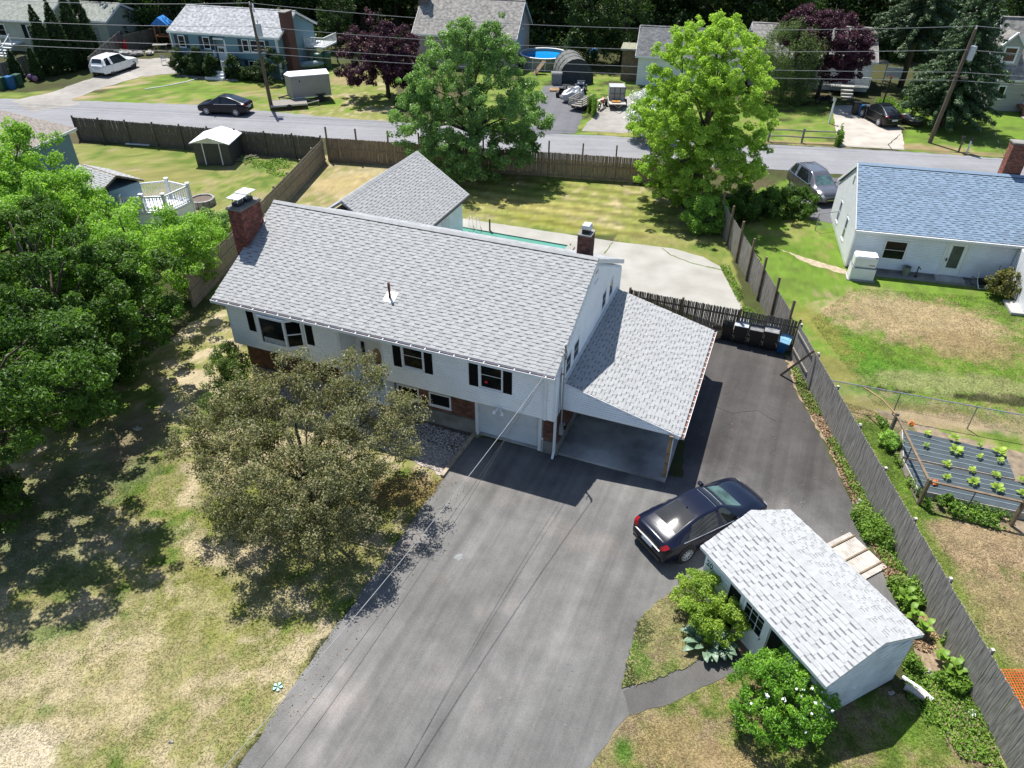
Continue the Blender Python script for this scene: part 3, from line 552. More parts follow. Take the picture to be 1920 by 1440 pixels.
# ------------------------------------------------------------------ the white raised house in the middle
HL, HD, HE, HR = 14.744, 4.844, 4.406, 6.683
house = root('white_house', 'white raised house with pale grey shingle roof, black shutters and two brick chimneys', 'house', -12.241, 25.899, 0, -.367)
T0 = wall_T(0, .25, 0)
roof = MB().prism([(0, HE - .015), (HD, HR - .015), (2 * HD, HE - .015), (2 * HD, HE - .16), (HD, HR - .17), (0, HE - .16)], 0.02, HL - .02, 0, 'x').build('roof', [SH_FAR], house)
vdir = (0, HD, HR - HE); SL = math.hypot(HD, HR - HE)
shingles(house, roof, (0, -.03, HE - .01), (1, 0, 0), vdir, HL, SL - .12, SH_GREY, 300, 11)
m = MB()
for s in (1, -1):   # ridge vent with cap shingles
    pass
n = 62
for i in range(n):
    a, b = i * HL / n, (i + 1) * HL / n
    m.add([(a, HD - .15, HR - .035 + .012), (b, HD - .15, HR - .035 + .004), (b, HD, HR + .045), (a, HD, HR + .053), (a, HD + .15, HR - .023), (b, HD + .15, HR - .031), (a, HD - .15, HR - .06), (b, HD - .15, HR - .06)], [(0, 1, 2, 3), (3, 2, 5, 4), (6, 7, 1, 0)])
m.build('ridge_cap', [SH_GREY[0]], roof)
MB().box(0.05, HL - .05, HD - .165, HD + .165, HR - .09, HR - .045).build('ridge_vent', [metal_dark], roof)
MB().box(0, HL, -.022, .0, HE - .20, HE - .03).box(-.0, HL, .0, .26, HE - .215, HE - .175).build('soffit', white_trim, roof)
MB().prism([(0, HE - .03), (HD, HR - .03), (2 * HD, HE - .03), (2 * HD, HE - .22), (HD, HR - .22), (0, HE - .22)], HL - .019, HL - .002, 0, 'x').build('rake_board', white_trim, roof)
MB().prism([(0, HE - .03), (HD, HR - .03), (2 * HD, HE - .03), (2 * HD, HE - .22), (HD, HR - .22), (0, HE - .22)], .002, .019, 0, 'x').build('rake_board', white_trim, roof)
gm = pbr('gutter_debris', (.20, .105, .075), .8, .3, 7)
g = MB().box(0, HL, -.165, -.15, HE - .16, HE - .045, 0).box(0, HL, -.15, -.024, HE - .16, HE - .145, 0).box(0, .012, -.15, -.024, HE - .145, HE - .05, 0).box(HL - .012, HL, -.15, -.024, HE - .145, HE - .05, 0).box(.012, HL - .012, -.149, -.025, HE - .144, HE - .10, 1).build('gutter', [white_trim, gm], house)
hm = MB().box(-.014, .014, -.168, -.01, -.052, -.040).mesh('gutter_hanger', white_trim)
for i in range(25): inst('gutter_hanger', hm, g, Matrix.Translation((.3 + i * .588, 0, HE)))
# walls
E0, E1 = 5.66, 7.62
MB().box(.36, E0, .25, 9.44, 2.2, HE - .2).box(E1, HL - .05, .25, 9.44, 2.2, HE - .2).box(E0, E1, 1.35, 9.44, .9, HE - .2).build('upper_wall', vinyl, house)
MB().box(.36, E0, .86, 9.4, 0, 2.2).box(E1, 11.26, .86, 9.4, 0, 2.2).box(14.0, HL - .05, .86, 9.4, 0, 2.2).box(11.26, 14.0, 1.05, 9.4, 0, 2.2).box(11.24, 14.02, .86, 1.05, 2.1, 2.2).build('lower_wall', mortar, house)
MB().box(.33, E0, .80, .88, 0, .62).box(E1, 11.24, .80, .88, 0, .72).box(14.04, HL - .03, .80, .88, 0, .62).box(HL - .07, HL - .02, .86, 9.4, 0, .62).build('foundation', concrete_dark, house)
m = MB()
brick_faces(m, 8.75, 9.2, .86, 1, .74, 2.18, 3, sides='y'); brick_faces(m, 10.18, 11.2, .86, 1, .74, 2.18, 4, sides='y'); brick_faces(m, E1, 8.75, .86, 1, .74, .93, 2, sides='y'); brick_faces(m, 9.2, 10.18, .86, 1, .74, .93, 5, sides='y')
brick_faces(m, 14.1, HL - .05, .86, 9.3, .64, 2.18, 6, sides='yX'); brick_faces(m, .36, E0, .86, 9.3, .64, 2.18, 7, sides='y')
tag(m.build('brick_facing', brick_brown, house), kind='stuff')
holes = [(1.90, 4.09, 2.9, 4.2), (8.52, 9.42, 2.95, 4.2), (11.74, 12.66, 2.85, 4.2)]
siding(house, T0, .44, E0 - .06, 2.2, HE - .2, .1, vinyl, holes); siding(house, T0, E1 + .06, HL - .13, 2.2, HE - .2, .1, vinyl, holes)
m = MB(T0)
for a in (.36, E0 - .08, E1, HL - .145): m.box(a, a + .09, -.024, 0, 2.19, HE - .2)
m.box(.36, E0, -.02, .6, 2.15, 2.195).box(E1, HL - .06, -.02, .6, 2.15, 2.195); m.build('corner_board', white_trim, house)
# gable end: planks under the rake
TG = wall_T(HL - .05, 0, 90)
MB().prism([(.25, 2.2), (9.44, 2.2), (9.44, HE - .2), (HD, HR - .24), (.25, HE - .2)], HL - .35, HL - .051, 0, 'x').build('gable_wall', vinyl, house)
MB().prism([(.25, 2.2), (9.44, 2.2), (9.44, HE - .2), (HD, HR - .24), (.25, HE - .2)], .36, .6, 0, 'x').build('gable_wall', vinyl, house)
def glim(z):
    k = max(0, (z - (HE - .2)) / (HR - .24 - HE + .2)); return (.27 + k * (HD - .25), 9.42 - k * (9.44 - HD))
gh = [(1.3, 1.95, 3.5, 4.3), (2.25, 2.95, 3.5, 4.3), (6.15, 6.8, 3.62, 4.4), (7.3, 7.9, 3.62, 4.4)]
siding(house, TG, 0, 0, 2.2, HR - .34, .115, vinyl, gh, glim)
TL = wall_T(.36, 0, 90); TLL = wall_T(.36, 9.7, -90)
siding(house, TLL, 0, 0, 2.2, HR - .34, .115, vinyl, (), lambda z: (.27 + max(0, (z - 4.2)) / 2.24 * HD, 9.42 - max(0, (z - 4.2)) / 2.24 * HD))
for a0, a1, z0, z1 in gh: window(house, TG, a0, a1, z0, z1, 1, 2, .05)
v_ = window(house, TG, 4.6, 5.05, 5.72, 6.2, 1, 6, .04, gmat=plastic_grey, name='gable_vent')
# front windows with shutters
for a0, a1 in ((8.12, 8.46), (9.46, 9.80), (11.31, 11.68), (12.68, 13.03), (1.36, 1.70), (4.18, 4.52)): shutter(house, T0, a0, a1, 3.02 if a0 < 5 else (3.0 if a0 < 10 else 2.95), 4.17, black_paint)
window(house, T0, 8.52, 9.42, 3.05, 4.17, 1, 2, .06); window(house, T0, 11.74, 12.66, 2.95, 4.17, 1, 2, .06)
MB().cbox((12.0, .225, 3.25), .1, .03, .1).build('sticker', red_plastic, house)
# bow of the bay window
bay = MB().prism([(1.88, .25), (2.26, -.22), (3.52, -.22), (4.10, .25)], 2.78, 2.95).prism([(1.88, .25), (2.26, -.22), (3.52, -.22), (4.10, .25)], 4.10, 4.2)
for p in ((1.93, .20), (2.28, -.19), (3.50, -.19), (4.05, .20)): bay.cbox((p[0], p[1], 3.52), .09, .09, 1.16)
bay.bar((3.53, -.15, 3.5), (4.02, .18, 3.5), .05, .04); bay = bay.build('bay_window', white_trim, house)
MB().add([(2.32, -.18, 2.95), (3.46, -.18, 2.95), (3.46, -.18, 4.1), (2.32, -.18, 4.1)], [(0, 1, 2, 3)]).build('pane', pbr('bay_glass', (.014, .017, .019), .06, .4, 1.6, spec=.25), bay)
for z0, z1 in ((2.95, 3.5), (3.5, 4.1)): MB().add([(3.54, -.13, z0), (4.02, .18, z0), (4.02, .18, z1), (3.54, -.13, z1)], [(0, 1, 2, 3)]).build('pane', glass, bay)
MB().add([(1.95, .18, 2.95), (2.24, -.06, 2.95), (2.24, -.06, 4.1), (1.95, .18, 4.1)], [(0, 1, 2, 3)]).build('pane', glass, bay)
MB().box(2.4, 3.4, -.19, -.182, 2.97, 3.2).build('curtain', pbr('sheer_curtain', (.34, .37, .39), .8, .2, 9), bay)
# front door recess with its broken pediment
TD = wall_T(0, 1.35, 0)
MB().box(E0 - .0, E0 + .05, .25, 1.35, .9, HE - .2).box(E1 - .05, E1, .25, 1.35, .9, HE - .2).box(E0, E1, .3, 1.35, .72, .9).build('porch_wall', vinyl, house)
dr = MB(TD).box(6.2, 7.15, -.05, 0, .95, 3.0).build('front_door', door_white, house)
MB(TD).add([(6.675 + .2 * math.cos(t), -.056, 2.35 + .42 * math.sin(t)) for t in [k * PI / 10 for k in range(20)]], [tuple(range(20))]).build('oval_pane', pbr('etched_glass', (.20, .12, .08), .2, .5, 12), dr)
MB(TD).cyl((7.05, -.09, 1.95), .03, .05, 8, axis='y').build('handle', chrome, dr)
for a in (5.95, 7.2): window(house, TD, a - .05, a + .2, 1.2, 3.0, 1, 3, .04, name='sidelight')
pd = MB(TD).box(5.85, 7.5, -.14, 0, 3.02, 3.2)
for s in (-1, 1): pd.prism([(6.675 + s * .82, 3.2), (6.675 + s * .80, 3.3), (6.675 + s * .45, 3.42), (6.675 + s * .16, 3.72), (6.675 + s * .10, 3.62), (6.675 + s * .18, 3.2)][::s], -.12, -.02, 0, 'y')
pd = pd.build('pediment', white_trim, house); MB(TD).lathe([(.02, 3.2), (.07, 3.28), (.03, 3.38), (.08, 3.5), (.02, 3.62)], (6.675, -.08, 0), 8).build('finial', white_trim, pd)
MB().box(5.9, 7.4, -.35, .3, .36, .54).box(5.8, 7.5, -.7, -.35, .18, .36).box(5.7, 7.6, -1.05, -.7, .02, .18).build('front_steps', concrete, house)
# low window, garage door, lamp
TW = wall_T(0, .86, 0)
window(house, TW, 9.2, 10.18, .94, 1.6, 1, 1, .07); window(house, TW, 7.75, 8.75, .94, 1.6, 1, 1, .07)
TGD = wall_T(0, 1.05, 0)
gd = MB(TGD).box(11.36, 13.9, -.04, -.005, .03, 2.1).build('garage_door', pbr('garage_door_white', (.60, .63, .66), .5, .05, 2), house)
pm = MB().box(0, .53, -.014, 0, 0, .38).mesh('panel', MATS['garage_door_white'])
for i in range(4):
    for j in range(4): inst('panel', pm, gd, TGD @ Matrix.Translation((11.44 + i * .62, -.04, .10 + j * .505)))
MB().box(11.24, 11.36, .82, 1.06, 0, 2.14).box(13.9, 14.04, .82, 1.06, 0, 2.14).box(11.36, 13.9, .90, 1.06, 2.1, 2.14).box(14.04, 14.12, .80, .86, 0, .7).build('door_jamb', white_trim, house)
MB().box(11.36, 13.9, .86, 1.05, .012, .05).build('door_sill', concrete, house)
fl = MB().cyl((12.55, .16, 2.26), .06, .1, 8, axis='y').bar((12.5, .14, 2.2), (12.42, .02, 2.12), .05).bar((12.6, .14, 2.2), (12.68, .02, 2.12), .05)
for s in (-.16, .16): fl.lathe([(.02, .1), (.05, .04), (.08, -.06)], (12.55 + s, .02, 2.1), 8)
fl.build('floodlight', white_trim, house)
# downspouts, mast, meter
MB().box(14.30, 14.40, .13, .22, 2.2, HE - .18).box(14.55, 14.65, .71, .79, .22, 2.15).bar((14.6, .75, .25), (14.62, .5, .06), .09, .07).bar((14.35, .18, 2.22), (14.6, .72, 2.12), .09, .07).build('downspout', white_trim, house)
mast = MB().tube([(HL + .1, .72, 1.5), (HL + .1, .72, 5.25), (HL + .1, .66, 5.36), (HL + .1, .58, 5.33)], .032, 8).box(HL + .0, HL + .14, .69, .75, 4.0, 4.05).build('service_mast', metal_grey, house)
MB().tube([(HL + .1, .58, 5.33), (HL + .22, .5, 5.1), (HL + .16, .62, 4.75), (HL + .05, .7, 4.9), (HL - .02, .55, 5.1)], .014, 5).tube([(HL + .03, .60, 4.4), (HL + .04, .62, 3.0), (HL + .05, .66, 1.8)], .012, 5).tube([(HL + .03, .50, 4.2), (HL + .03, .50, 2.4), (HL + .04, .6, 1.2)], .010, 5).build('drip_loop', cable, mast)
mt = MB().box(HL - .02, HL + .14, .86, 1.1, 1.05, 1.55).build('meter_box', plastic_grey, house); MB().cyl((HL + .14, .98, 1.36), .085, .08, 10, axis='x').build('meter_glass', glass, mt)
# chimneys and vent pipe
ch = MB().box(-.40, -.0, 2.42, 3.68, 0, 7.20); ch = ch.build('chimney', mortar, house)
m = MB(); brick_faces(m, -.42, .22, 2.42, 3.68, .05, 7.18, 8, .215, .066); tag(m.build('brick_courses', brick_mat, ch), kind='stuff')
MB().box(-.42, .22, 2.42, 3.68, 4.9, 7.2).build('brick_core', mortar, ch)
MB().box(-.47, .27, 2.37, 3.73, 7.16, 7.24).box(-.44, .24, 2.40, 3.70, 7.24, 7.28).build('crown', concrete_dark, ch)
for y, z in ((2.75, 7.62), (3.3, 7.66)):
    MB().box(-.26, .06, y - .2, y + .2, 7.28, 7.42).build('flue', metal_dark, ch)
    MB().box(-.40, .20, y - .30, y + .30, z, z + .025).bar((-.22, y - .16, 7.42), (-.22, y - .16, z), .025).bar((.02, y + .16, 7.42), (.02, y + .16, z), .025).bar((.02, y - .16, 7.42), (.02, y - .16, z), .025).build('chimney_cap', metal_light, ch)
MB().prism([(2.36, 5.515 + .02), (3.74, 6.16 + .02), (3.74, 6.16 + .1), (2.36, 5.515 + .1)], .22, .26, 0, 'x').build('flashing', metal_grey, ch)
ch2 = MB().box(13.75, 14.25, 5.25, 5.85, 5.6, 7.30).build('chimney', mortar, house); ch2['label'] = 'short dark brick chimney behind the ridge'
m = MB(); brick_faces(m, 13.75, 14.25, 5.25, 5.85, 6.2, 7.28, 9); tag(m.build('brick_courses', pbr('dark_red_brick', (.12, .045, .035), .85, .3, 6, .3, 60, island=.4), ch2), kind='stuff')
MB().box(13.72, 14.28, 5.22, 5.88, 7.28, 7.33).build('crown', concrete_dark, ch2)
MB().box(13.86, 14.14, 5.38, 5.72, 7.33, 7.46).build('flue', metal_dark, ch2)
MB().prism([(13.80, 7.50), (14.20, 7.50), (14.14, 7.66), (13.86, 7.66)], 5.36, 5.74, 0, 'y').build('chimney_cap', metal_light, ch2)
vp = MB().cyl((7.42, 1.55, 4.95), .052, .85, 10).build('vent_pipe', rust, house)
MB().prism([(1.35, 5.055), (1.80, 5.267), (1.80, 5.285), (1.35, 5.073)], 7.2, 7.66, 0, 'x').cyl((7.42, 1.56, 5.05), .085, .12, 10, r2=.055).build('vent_flashing', metal_light, vp)
# ------------------------------------------------------------------ carport
cp = root('carport', 'lean-to carport with shingled roof on the right end of the white house', 'carport', -12.241, 25.899, 0, -.367)
CU0, CU1, CV0, CV1, CZ0, CZ1 = HL + .03, 19.21, 1.149, 8.854, 3.326, 2.173
cr = MB().prism([(CU0, CZ0 - .012), (CU1, CZ1 - .012), (CU1, CZ1 - .12), (CU0, CZ0 - .12)][::-1], CV0 + .01, CV1 - .01, 0, 'y').build('roof', wood_brown, cp)
shingles(cp, cr, (CU1 + .02, CV0, CZ1 - .008), (0, 1, 0), (CU0 - CU1, 0, CZ0 - CZ1), CV1 - CV0, math.hypot(CU1 - CU0, CZ0 - CZ1), SH_GREY, 300, 12)
MB().box(HL, HL + .05, CV0, CV1, CZ0 - .02, CZ0 + .10).build('wall_flashing', metal_light, cr)
TC = wall_T(0, CV0 + .01, 0)
cz = lambda u: CZ0 - .03 - (u - CU0) / (CU1 - CU0) * (CZ0 - CZ1)
siding(cp, TC, 0, 0, 2.16, 3.28, .10, vinyl_grey, (), lambda z: (HL + .0, max(HL + .02, CU0 + (CZ0 - .03 - z) / (CZ0 - CZ1) * (CU1 - CU0))))
MB().prism([(HL, 2.16), (CU1 - .06, 2.13), (CU1 - .06, cz(CU1 - .06)), (HL, CZ0 - .03)], CV0 + .011, CV0 + .06, 0, 'y').build('gable_panel', vinyl_grey, cp)
MB().bar((CU0, CV0 - .012, CZ0 - .045), (CU1, CV0 - .012, CZ1 - .045), .03, .07).box(HL, CU1 - .3, CV0 - .01, CV0 + .005, 2.10, 2.16).bar((CU1 - .34, CV0 + .0, 2.12), (CU1 - .02, CV0 + .0, 2.06), .05, .12).build('rake_trim', white_trim, cp)
MB().box(18.83, 18.97, 1.02, 8.8, 1.98, 2.14).build('beam', wood_brown, cp)
for v in (1.13, 4.9, 8.66):
    p = MB().box(18.82, 18.96, v - .07, v + .07, .1, 1.98).build('post', wood_tan, cp)
    MB().box(18.965, 18.99, v - .085, v + .085, .1, 2.0).build('post_board', white_trim, p)
    MB().box(18.815, 18.965, v - .075, v + .075, .78, .80).box(18.815, 18.965, v - .075, v + .075, 1.25, 1.27).build('strap', metal_dark, p)
cg = MB().box(CU1 + .13, CU1 + .145, CV0, CV1, CZ1 - .14, CZ1 - .03).box(CU1 + .03, CU1 + .13, CV0, CV1, CZ1 - .14, CZ1 - .125).box(CU1 + .01, CU1 + .028, CV0, CV1, CZ1 - .16, CZ1 - .03).build('gutter', white_trim, cp)
MB().box(CU1 + .03, CU1 + .13, CV0 + .01, CV1 - .01, CZ1 - .124, CZ1 - .10).build('gutter_debris', gm, cg)
hm2 = MB().box(.02, .145, -.012, .012, -.040, -.028).mesh('gutter_hanger', white_trim)
for i in range(19): inst('gutter_hanger', hm2, cg, Matrix.Translation((CU1, CV0 + .2 + i * .41, CZ1)))
_hc, _hs = math.cos(-.367), math.sin(-.367)
def HW(u, v): return (-12.241 + u * _hc - v * _hs, 25.899 + u * _hs + v * _hc)
sheet('carport_slab', [HW(14.74, .88), HW(18.98, .88), HW(18.98, 8.9), HW(14.74, 8.9)], .10, slab_mat, 0, skirt=.10)
MB_ = MB().bar((*HW(11.2, .86), .06), (*HW(11.06, -1.95), .06), .14, .12); tag(MB_.build('timber_edging', timber), 'pale landscape timber edging between gravel bed and driveway', 'timber')
# ------------------------------------------------------------------ pool house behind
wg = root('pool_house', 'white outbuilding with grey shingle gable roof behind the white house', 'outbuilding', *HW(-.161, 0), 0, -.377)
WE, WR, WH, WV0, WV1 = 2.607, 4.748, 3.293, 9.9, 18.078
wr = MB().prism([(-WH, WE - .012), (0, WR - .012), (WH, WE - .012), (WH, WE - .15), (0, WR - .15), (-WH, WE - .15)][::-1], WV0, WV1 - .02, 0, 'y').build('roof', [SH_FAR], wg)
shingles(wg, wr, (WH + .02, WV0, WE - .02), (0, 1, 0), (-WH, 0, WR - WE), WV1 - WV0, math.hypot(WH, WR - WE) - .1, SH_GREY, 300, 13)
m = MB(); n = 26
for i in range(n):
    a, b = WV0 + i * (WV1 - WV0) / n, WV0 + (i + 1) * (WV1 - WV0) / n
    m.add([(.16, a, WR - .09 + .012), (.16, b, WR - .09), (0, b, WR + .03), (0, a, WR + .04), (-.16, a, WR - .08), (-.16, b, WR - .09), (.16, a, WR - .13), (.16, b, WR - .13)], [(0, 1, 2, 3), (3, 2, 5, 4), (6, 7, 1, 0)])
m.build('ridge_cap', [SH_GREY[0]], wr)
MB().box(WH + .0, WH + .02, WV0, WV1, WE - .19, WE - .03).bar((WH, WV1 - .01, WE - .08), (0, WV1 - .01, WR - .08), .03, .16).build('fascia', white_trim, wr)
MB().box(-2.95, 2.95, WV0 + .1, WV1 - .25, 0, WE - .12).prism([(-2.95, WE - .12), (2.95, WE - .12), (0, WR - .2)], WV1 - .6, WV1 - .25, 0, 'y').build('wall', vinyl, wg)
TPW = wall_T(2.95, 0, 90)
siding(wg, TPW, WV0 + .1, WV1 - .3, .1, WE - .14, .11, vinyl, [(15.0, 16.0, 0, 2.1), (13.0, 14.0, 1.0, 2.1)])
window(wg, TPW, 13.0, 14.0, 1.0, 2.1, 3, 2, .05); dd = MB(TPW).box(15.0, 16.0, -.05, 0, .05, 2.1).build('door', door_white, wg)
window(wg, TPW, 15.15, 15.85, 1.05, 1.95, 3, 3, .04, out=.06, name='door_window')
MB().box(WH + .0, WH + .09, WV0, WV1, WE - .15, WE - .05).build('gutter', metal_dark, wg)

# ------------------------------------------------------------------ garden shed
sh = root('garden_shed', 'white shed with pale shingle roof, glazed door and the number 20 beside the black sedan', 'shed', 5.812, 15.01, 0, -1.115)
SLn, SW1, SW2, SE, SR = 5.151, 1.754, 3.526, 2.109, 2.858
srf = MB().prism([(0, SE - .012), (SW1, SR - .012), (SW2, SE - .012), (SW2, SE - .09), (SW1, SR - .09), (0, SE - .09)], .02, SLn - .02, 0, 'x').build('roof', [wood_brown], sh)
ss = math.hypot(SW1, SR - SE)
shingles(sh, srf, (0, -.02, SE - .012), (1, 0, 0), (0, SW1, SR - SE), SLn, ss - .10, SH_SHED, 215, 21)
shingles(sh, srf, (SLn, SW2 + .02, SE - .012), (-1, 0, 0), (0, -(SW2 - SW1), SR - SE), SLn, math.hypot(SW2 - SW1, SR - SE) - .10, SH_SHED, 85, 22, wide=.8)
m = MB(); n = 34
for i in range(n):
    a, b = i * SLn / n, (i + 1) * SLn / n
    m.add([(a, SW1 - .14, SR - .045 + .008), (b, SW1 - .14, SR - .045), (b, SW1, SR + .012), (a, SW1, SR + .02), (a, SW1 + .14, SR - .037), (b, SW1 + .14, SR - .045)], [(0, 1, 2, 3), (3, 2, 5, 4)])
m.build('ridge_cap', [SH_SHED[0]], srf)
MB().prism([(0, SE - .02), (SW1, SR - .02), (SW2, SE - .02), (SW2, SE - .12), (SW1, SR - .12), (0, SE - .12)], SLn - .018, SLn - .002, 0, 'x').prism([(0, SE - .02), (SW1, SR - .02), (SW2, SE - .02), (SW2, SE - .12), (SW1, SR - .12), (0, SE - .12)], .002, .018, 0, 'x').box(.0, SLn, -.016, 0, SE - .12, SE - .025).build('rake_board', white_trim, srf)
shw = pbr('shed_white_paint', (.70, .74, .78), .65, .13, 1.6, .3, 30)
MB().prism([(.22, 0.03), (3.33, 0.03), (3.33, SE - .08), (SW1, SR - .11), (.22, SE - .02)], .12, SLn - .09, 0, 'x').build('wall', shw, sh)
TS = wall_T(0, .22, 0); TSR = wall_T(SLn - .09, 0, 90); TSL = wall_T(.12, 3.5, -90)
siding(sh, TSR, 0, 0, .06, SR - .18, .20, shw, (), lambda z: (.24 + max(0, (z - 2.0) / .72) * (SW1 - .22), 3.31 - max(0, (z - 2.0) / .72) * (3.33 - SW1)))
siding(sh, TS, .14, SLn - .11, .06, SE - .06, .20, shw, [(1.30, 3.70, 0, 2.1)]); siding(sh, TSL, .2, 3.26, .06, 2.0, .20, shw)
MB(TS).box(1.78, 1.90, -.05, 0, .05, 2.05).box(2.86, 3.0, -.05, 0, .05, 2.05).box(1.90, 2.86, -.05, 0, 1.98, 2.05).build('door_frame', white_trim, sh)
sd = MB(TS).box(1.91, 2.85, -.035, 0, .06, 1.97).box(1.98, 2.78, -.043, -.035, .14, .82).build('door', pbr('shed_door_white', (.72, .77, .80), .5, .08, 3), sh)
for i in range(3):
    for j in range(3): MB(TS).box(2.02 + i * .255, 2.02 + i * .255 + .225, -.044, -.034, .95 + j * .31, .95 + j * .31 + .28).build('pane', glass, sd)
MB(TS).cyl((2.79, -.09, .92), .025, .06, 8, axis='y').build('knob', metal_grey, sd)
for a in (1.30, 3.04): MB(TS).box(a, a + .46, -.03, 0, .06, 2.0).box(a + .05, a + .41, -.038, -.03, .15, .95).box(a + .05, a + .41, -.038, -.03, 1.05, 1.9).build('black_panel', dark_green_paint, sh)
MB(TS).box(1.7, 3.1, -.30, 0, .0, .06).build('threshold', wood_brown, sh)
fc = bpy.data.curves.new('house_number', 'FONT'); fc.body = '20'; fc.size = .30; fc.extrude = .006; fc.align_x = 'LEFT'; fc.materials.append(black_paint)
_t = bpy.data.objects.new('number_text', fc); fo = inst('house_number', bpy.data.meshes.new_from_object(_t), sh); bpy.data.objects.remove(_t); fo.matrix_local = TS @ Matrix.Translation((.20, -.03, 1.40)) @ Matrix.Rotation(R(90), 4, 'X')
MB(TS).box(-.0 + .12, .20, -.022, 0, .05, 2.0).build('corner_board', white_trim, sh)

# ------------------------------------------------------------------ the blue-roofed neighbour on the right
bh = root('neighbour_house', 'white ranch house with blue shingle roof and back door behind the neighbouring lawn', 'house', 18.901, 37.504, 0, -.224)
BL, BD, BE, BR = 15.5, 3.903, 2.432, 4.795
br = MB().prism([(0, BE - .012), (BD, BR - .012), (2 * BD, BE - .012), (2 * BD, BE - .16), (BD, BR - .17), (0, BE - .16)], 0, BL, 0, 'x').build('roof', [SH_FAR], bh)
shingles(bh, br, (0, -.03, BE - .012), (1, 0, 0), (0, BD, BR - BE), BL, math.hypot(BD, BR - BE) - .12, SH_BLUE, 300, 31)
MB().box(.35, BL, BD - .17, BD + .17, BR - .10, BR - .05).build('ridge_vent', metal_dark, br)
MB().add([(0, BD - .16, BR - .05), (BL, BD - .16, BR - .05), (BL, BD, BR + .05), (0, BD, BR + .05), (0, BD + .16, BR - .05), (BL, BD + .16, BR - .05)], [(0, 1, 2, 3), (3, 2, 5, 4)]).build('ridge_cap', [SH_BLUE[0]], br)
MB().prism([(-.02, BE - .01), (BD, BR + .0), (2 * BD + .02, BE - .01), (2 * BD, BE - .2), (BD, BR - .2), (0, BE - .2)], -.03, -.002, 0, 'x').build('rake_board', white_trim, br)
MB().box(0, BL, -.13, -.02, BE - .16, BE - .04).box(.06, .14, .12, .2, .1, BE - .2).bar((.1, .16, BE - .2), (.1, -.06, BE - .12), .07).build('gutter', white_trim, bh)
MB().prism([(.25, 0), (7.55, 0), (7.55, BE - .14), (BD, BR - .2), (.25, BE - .14)], .08, BL, 0, 'x').build('wall', vinyl_grey, bh)
TB = wall_T(0, .25, 0); TBL = wall_T(.08, 7.8, -90)
siding(bh, TB, .16, 8.3, .16, BE - .16, .105, vinyl_grey, [(1.72, 3.0, .68, 1.92), (4.84, 6.1, .0, 2.2)])
siding(bh, TBL, 0, 0, .16, BR - .3, .11, white, [(2.2, 2.85, .6, 1.95), (4.8, 5.4, .6, 1.95)], lambda z: (.27 + max(0, (z - 2.28) / 2.35) * 3.64, 7.53 - max(0, (z - 2.28) / 2.35) * 3.64))
window(bh, TB, 1.74, 2.98, .72, 1.90, 1, 2, .09)
for a in (2.2, 4.8): window(bh, TBL, a, a + .62, .62, 1.93, 1, 2, .05, gmat=pbr('blue_grey_pane', (.10, .14, .20), .1, .2, 3))  # blue-grey pane colour, paler than the other window glass
MB(TBL).box(3.75, 4.05, -.04, 0, 3.55, 4.05).build('gable_vent', plastic_grey, bh)
MB(TB).box(.06, .16, -.026, 0, .1, BE - .16).box(4.84, 4.98, -.05, 0, .12, 2.2).box(5.96, 6.1, -.05, 0, .12, 2.2).box(4.98, 5.96, -.05, 0, 2.08, 2.2).build('trim', white_trim, bh)
d = MB(TB).box(4.99, 5.95, -.04, -.0, .16, 2.07).build('door', door_white, bh)
MB(TB).box(5.19, 5.75, -.052, -.04, .62, 1.92).build('pane', pbr('door_screen', (.06, .075, .08), .25, .2, 3), d); MB(TB).box(5.05, 5.12, -.08, -.04, 1.0, 1.18).build('handle', metal_dark, d)
MB(TB).box(4.75, 6.25, -.62, 0, .0, .14).build('step', concrete, bh)
MB().box(.06, BL, .22, .32, 0, .13).build('foundation', concrete_dark, bh)
bc = MB().box(7.65, 8.55, 4.2, 4.85, 4.2, 6.4).build('chimney', mortar, bh); m = MB(); brick_faces(m, 7.65, 8.55, 4.2, 4.85, 4.3, 6.38, 32); tag(m.build('brick_courses', pbr('orange_brick', (.24, .085, .055), .85, .25, 6, .2, 60, island=.3), bc), kind='stuff'); MB().box(7.61, 8.59, 4.16, 4.89, 6.38, 6.46).build('crown', concrete_dark, bc)
ad = root('house_addition', 'white sided addition at the back of the blue-roofed house, cut by the photo edge', 'building', 18.901, 37.504, 0, -.224)
MB().box(8.35, 12, -3.3, .2, 0, 2.3).build('wall', white, ad); MB().prism([(-3.5, 2.3), (-3.5, 2.42), (.3, 3.3), (.3, 3.18)], 8.2, 12.2, 0, 'x').build('roof', SH_BLUE[1], ad)
siding(ad, wall_T(8.35, .2, -90), .05, 3.4, .1, 2.28, .12, white); MB().box(7.7, 8.34, -3.4, -2.0, .03, .16).build('step', concrete, ad)
MB().box(8.325, 8.349, -3.3, .2, 0, .1).build('foundation', concrete_dark, ad)
sheet('back_slab', [(lambda u, v: (18.901 + u * math.cos(-.224) - v * math.sin(-.224), 37.504 + u * math.sin(-.224) + v * math.cos(-.224)))(u, v) for u, v in ((1.6, -.55), (8.2, -.6), (8.2, .25), (1.6, .25))], .03, concrete_dark, .02, .4, 33, .03)
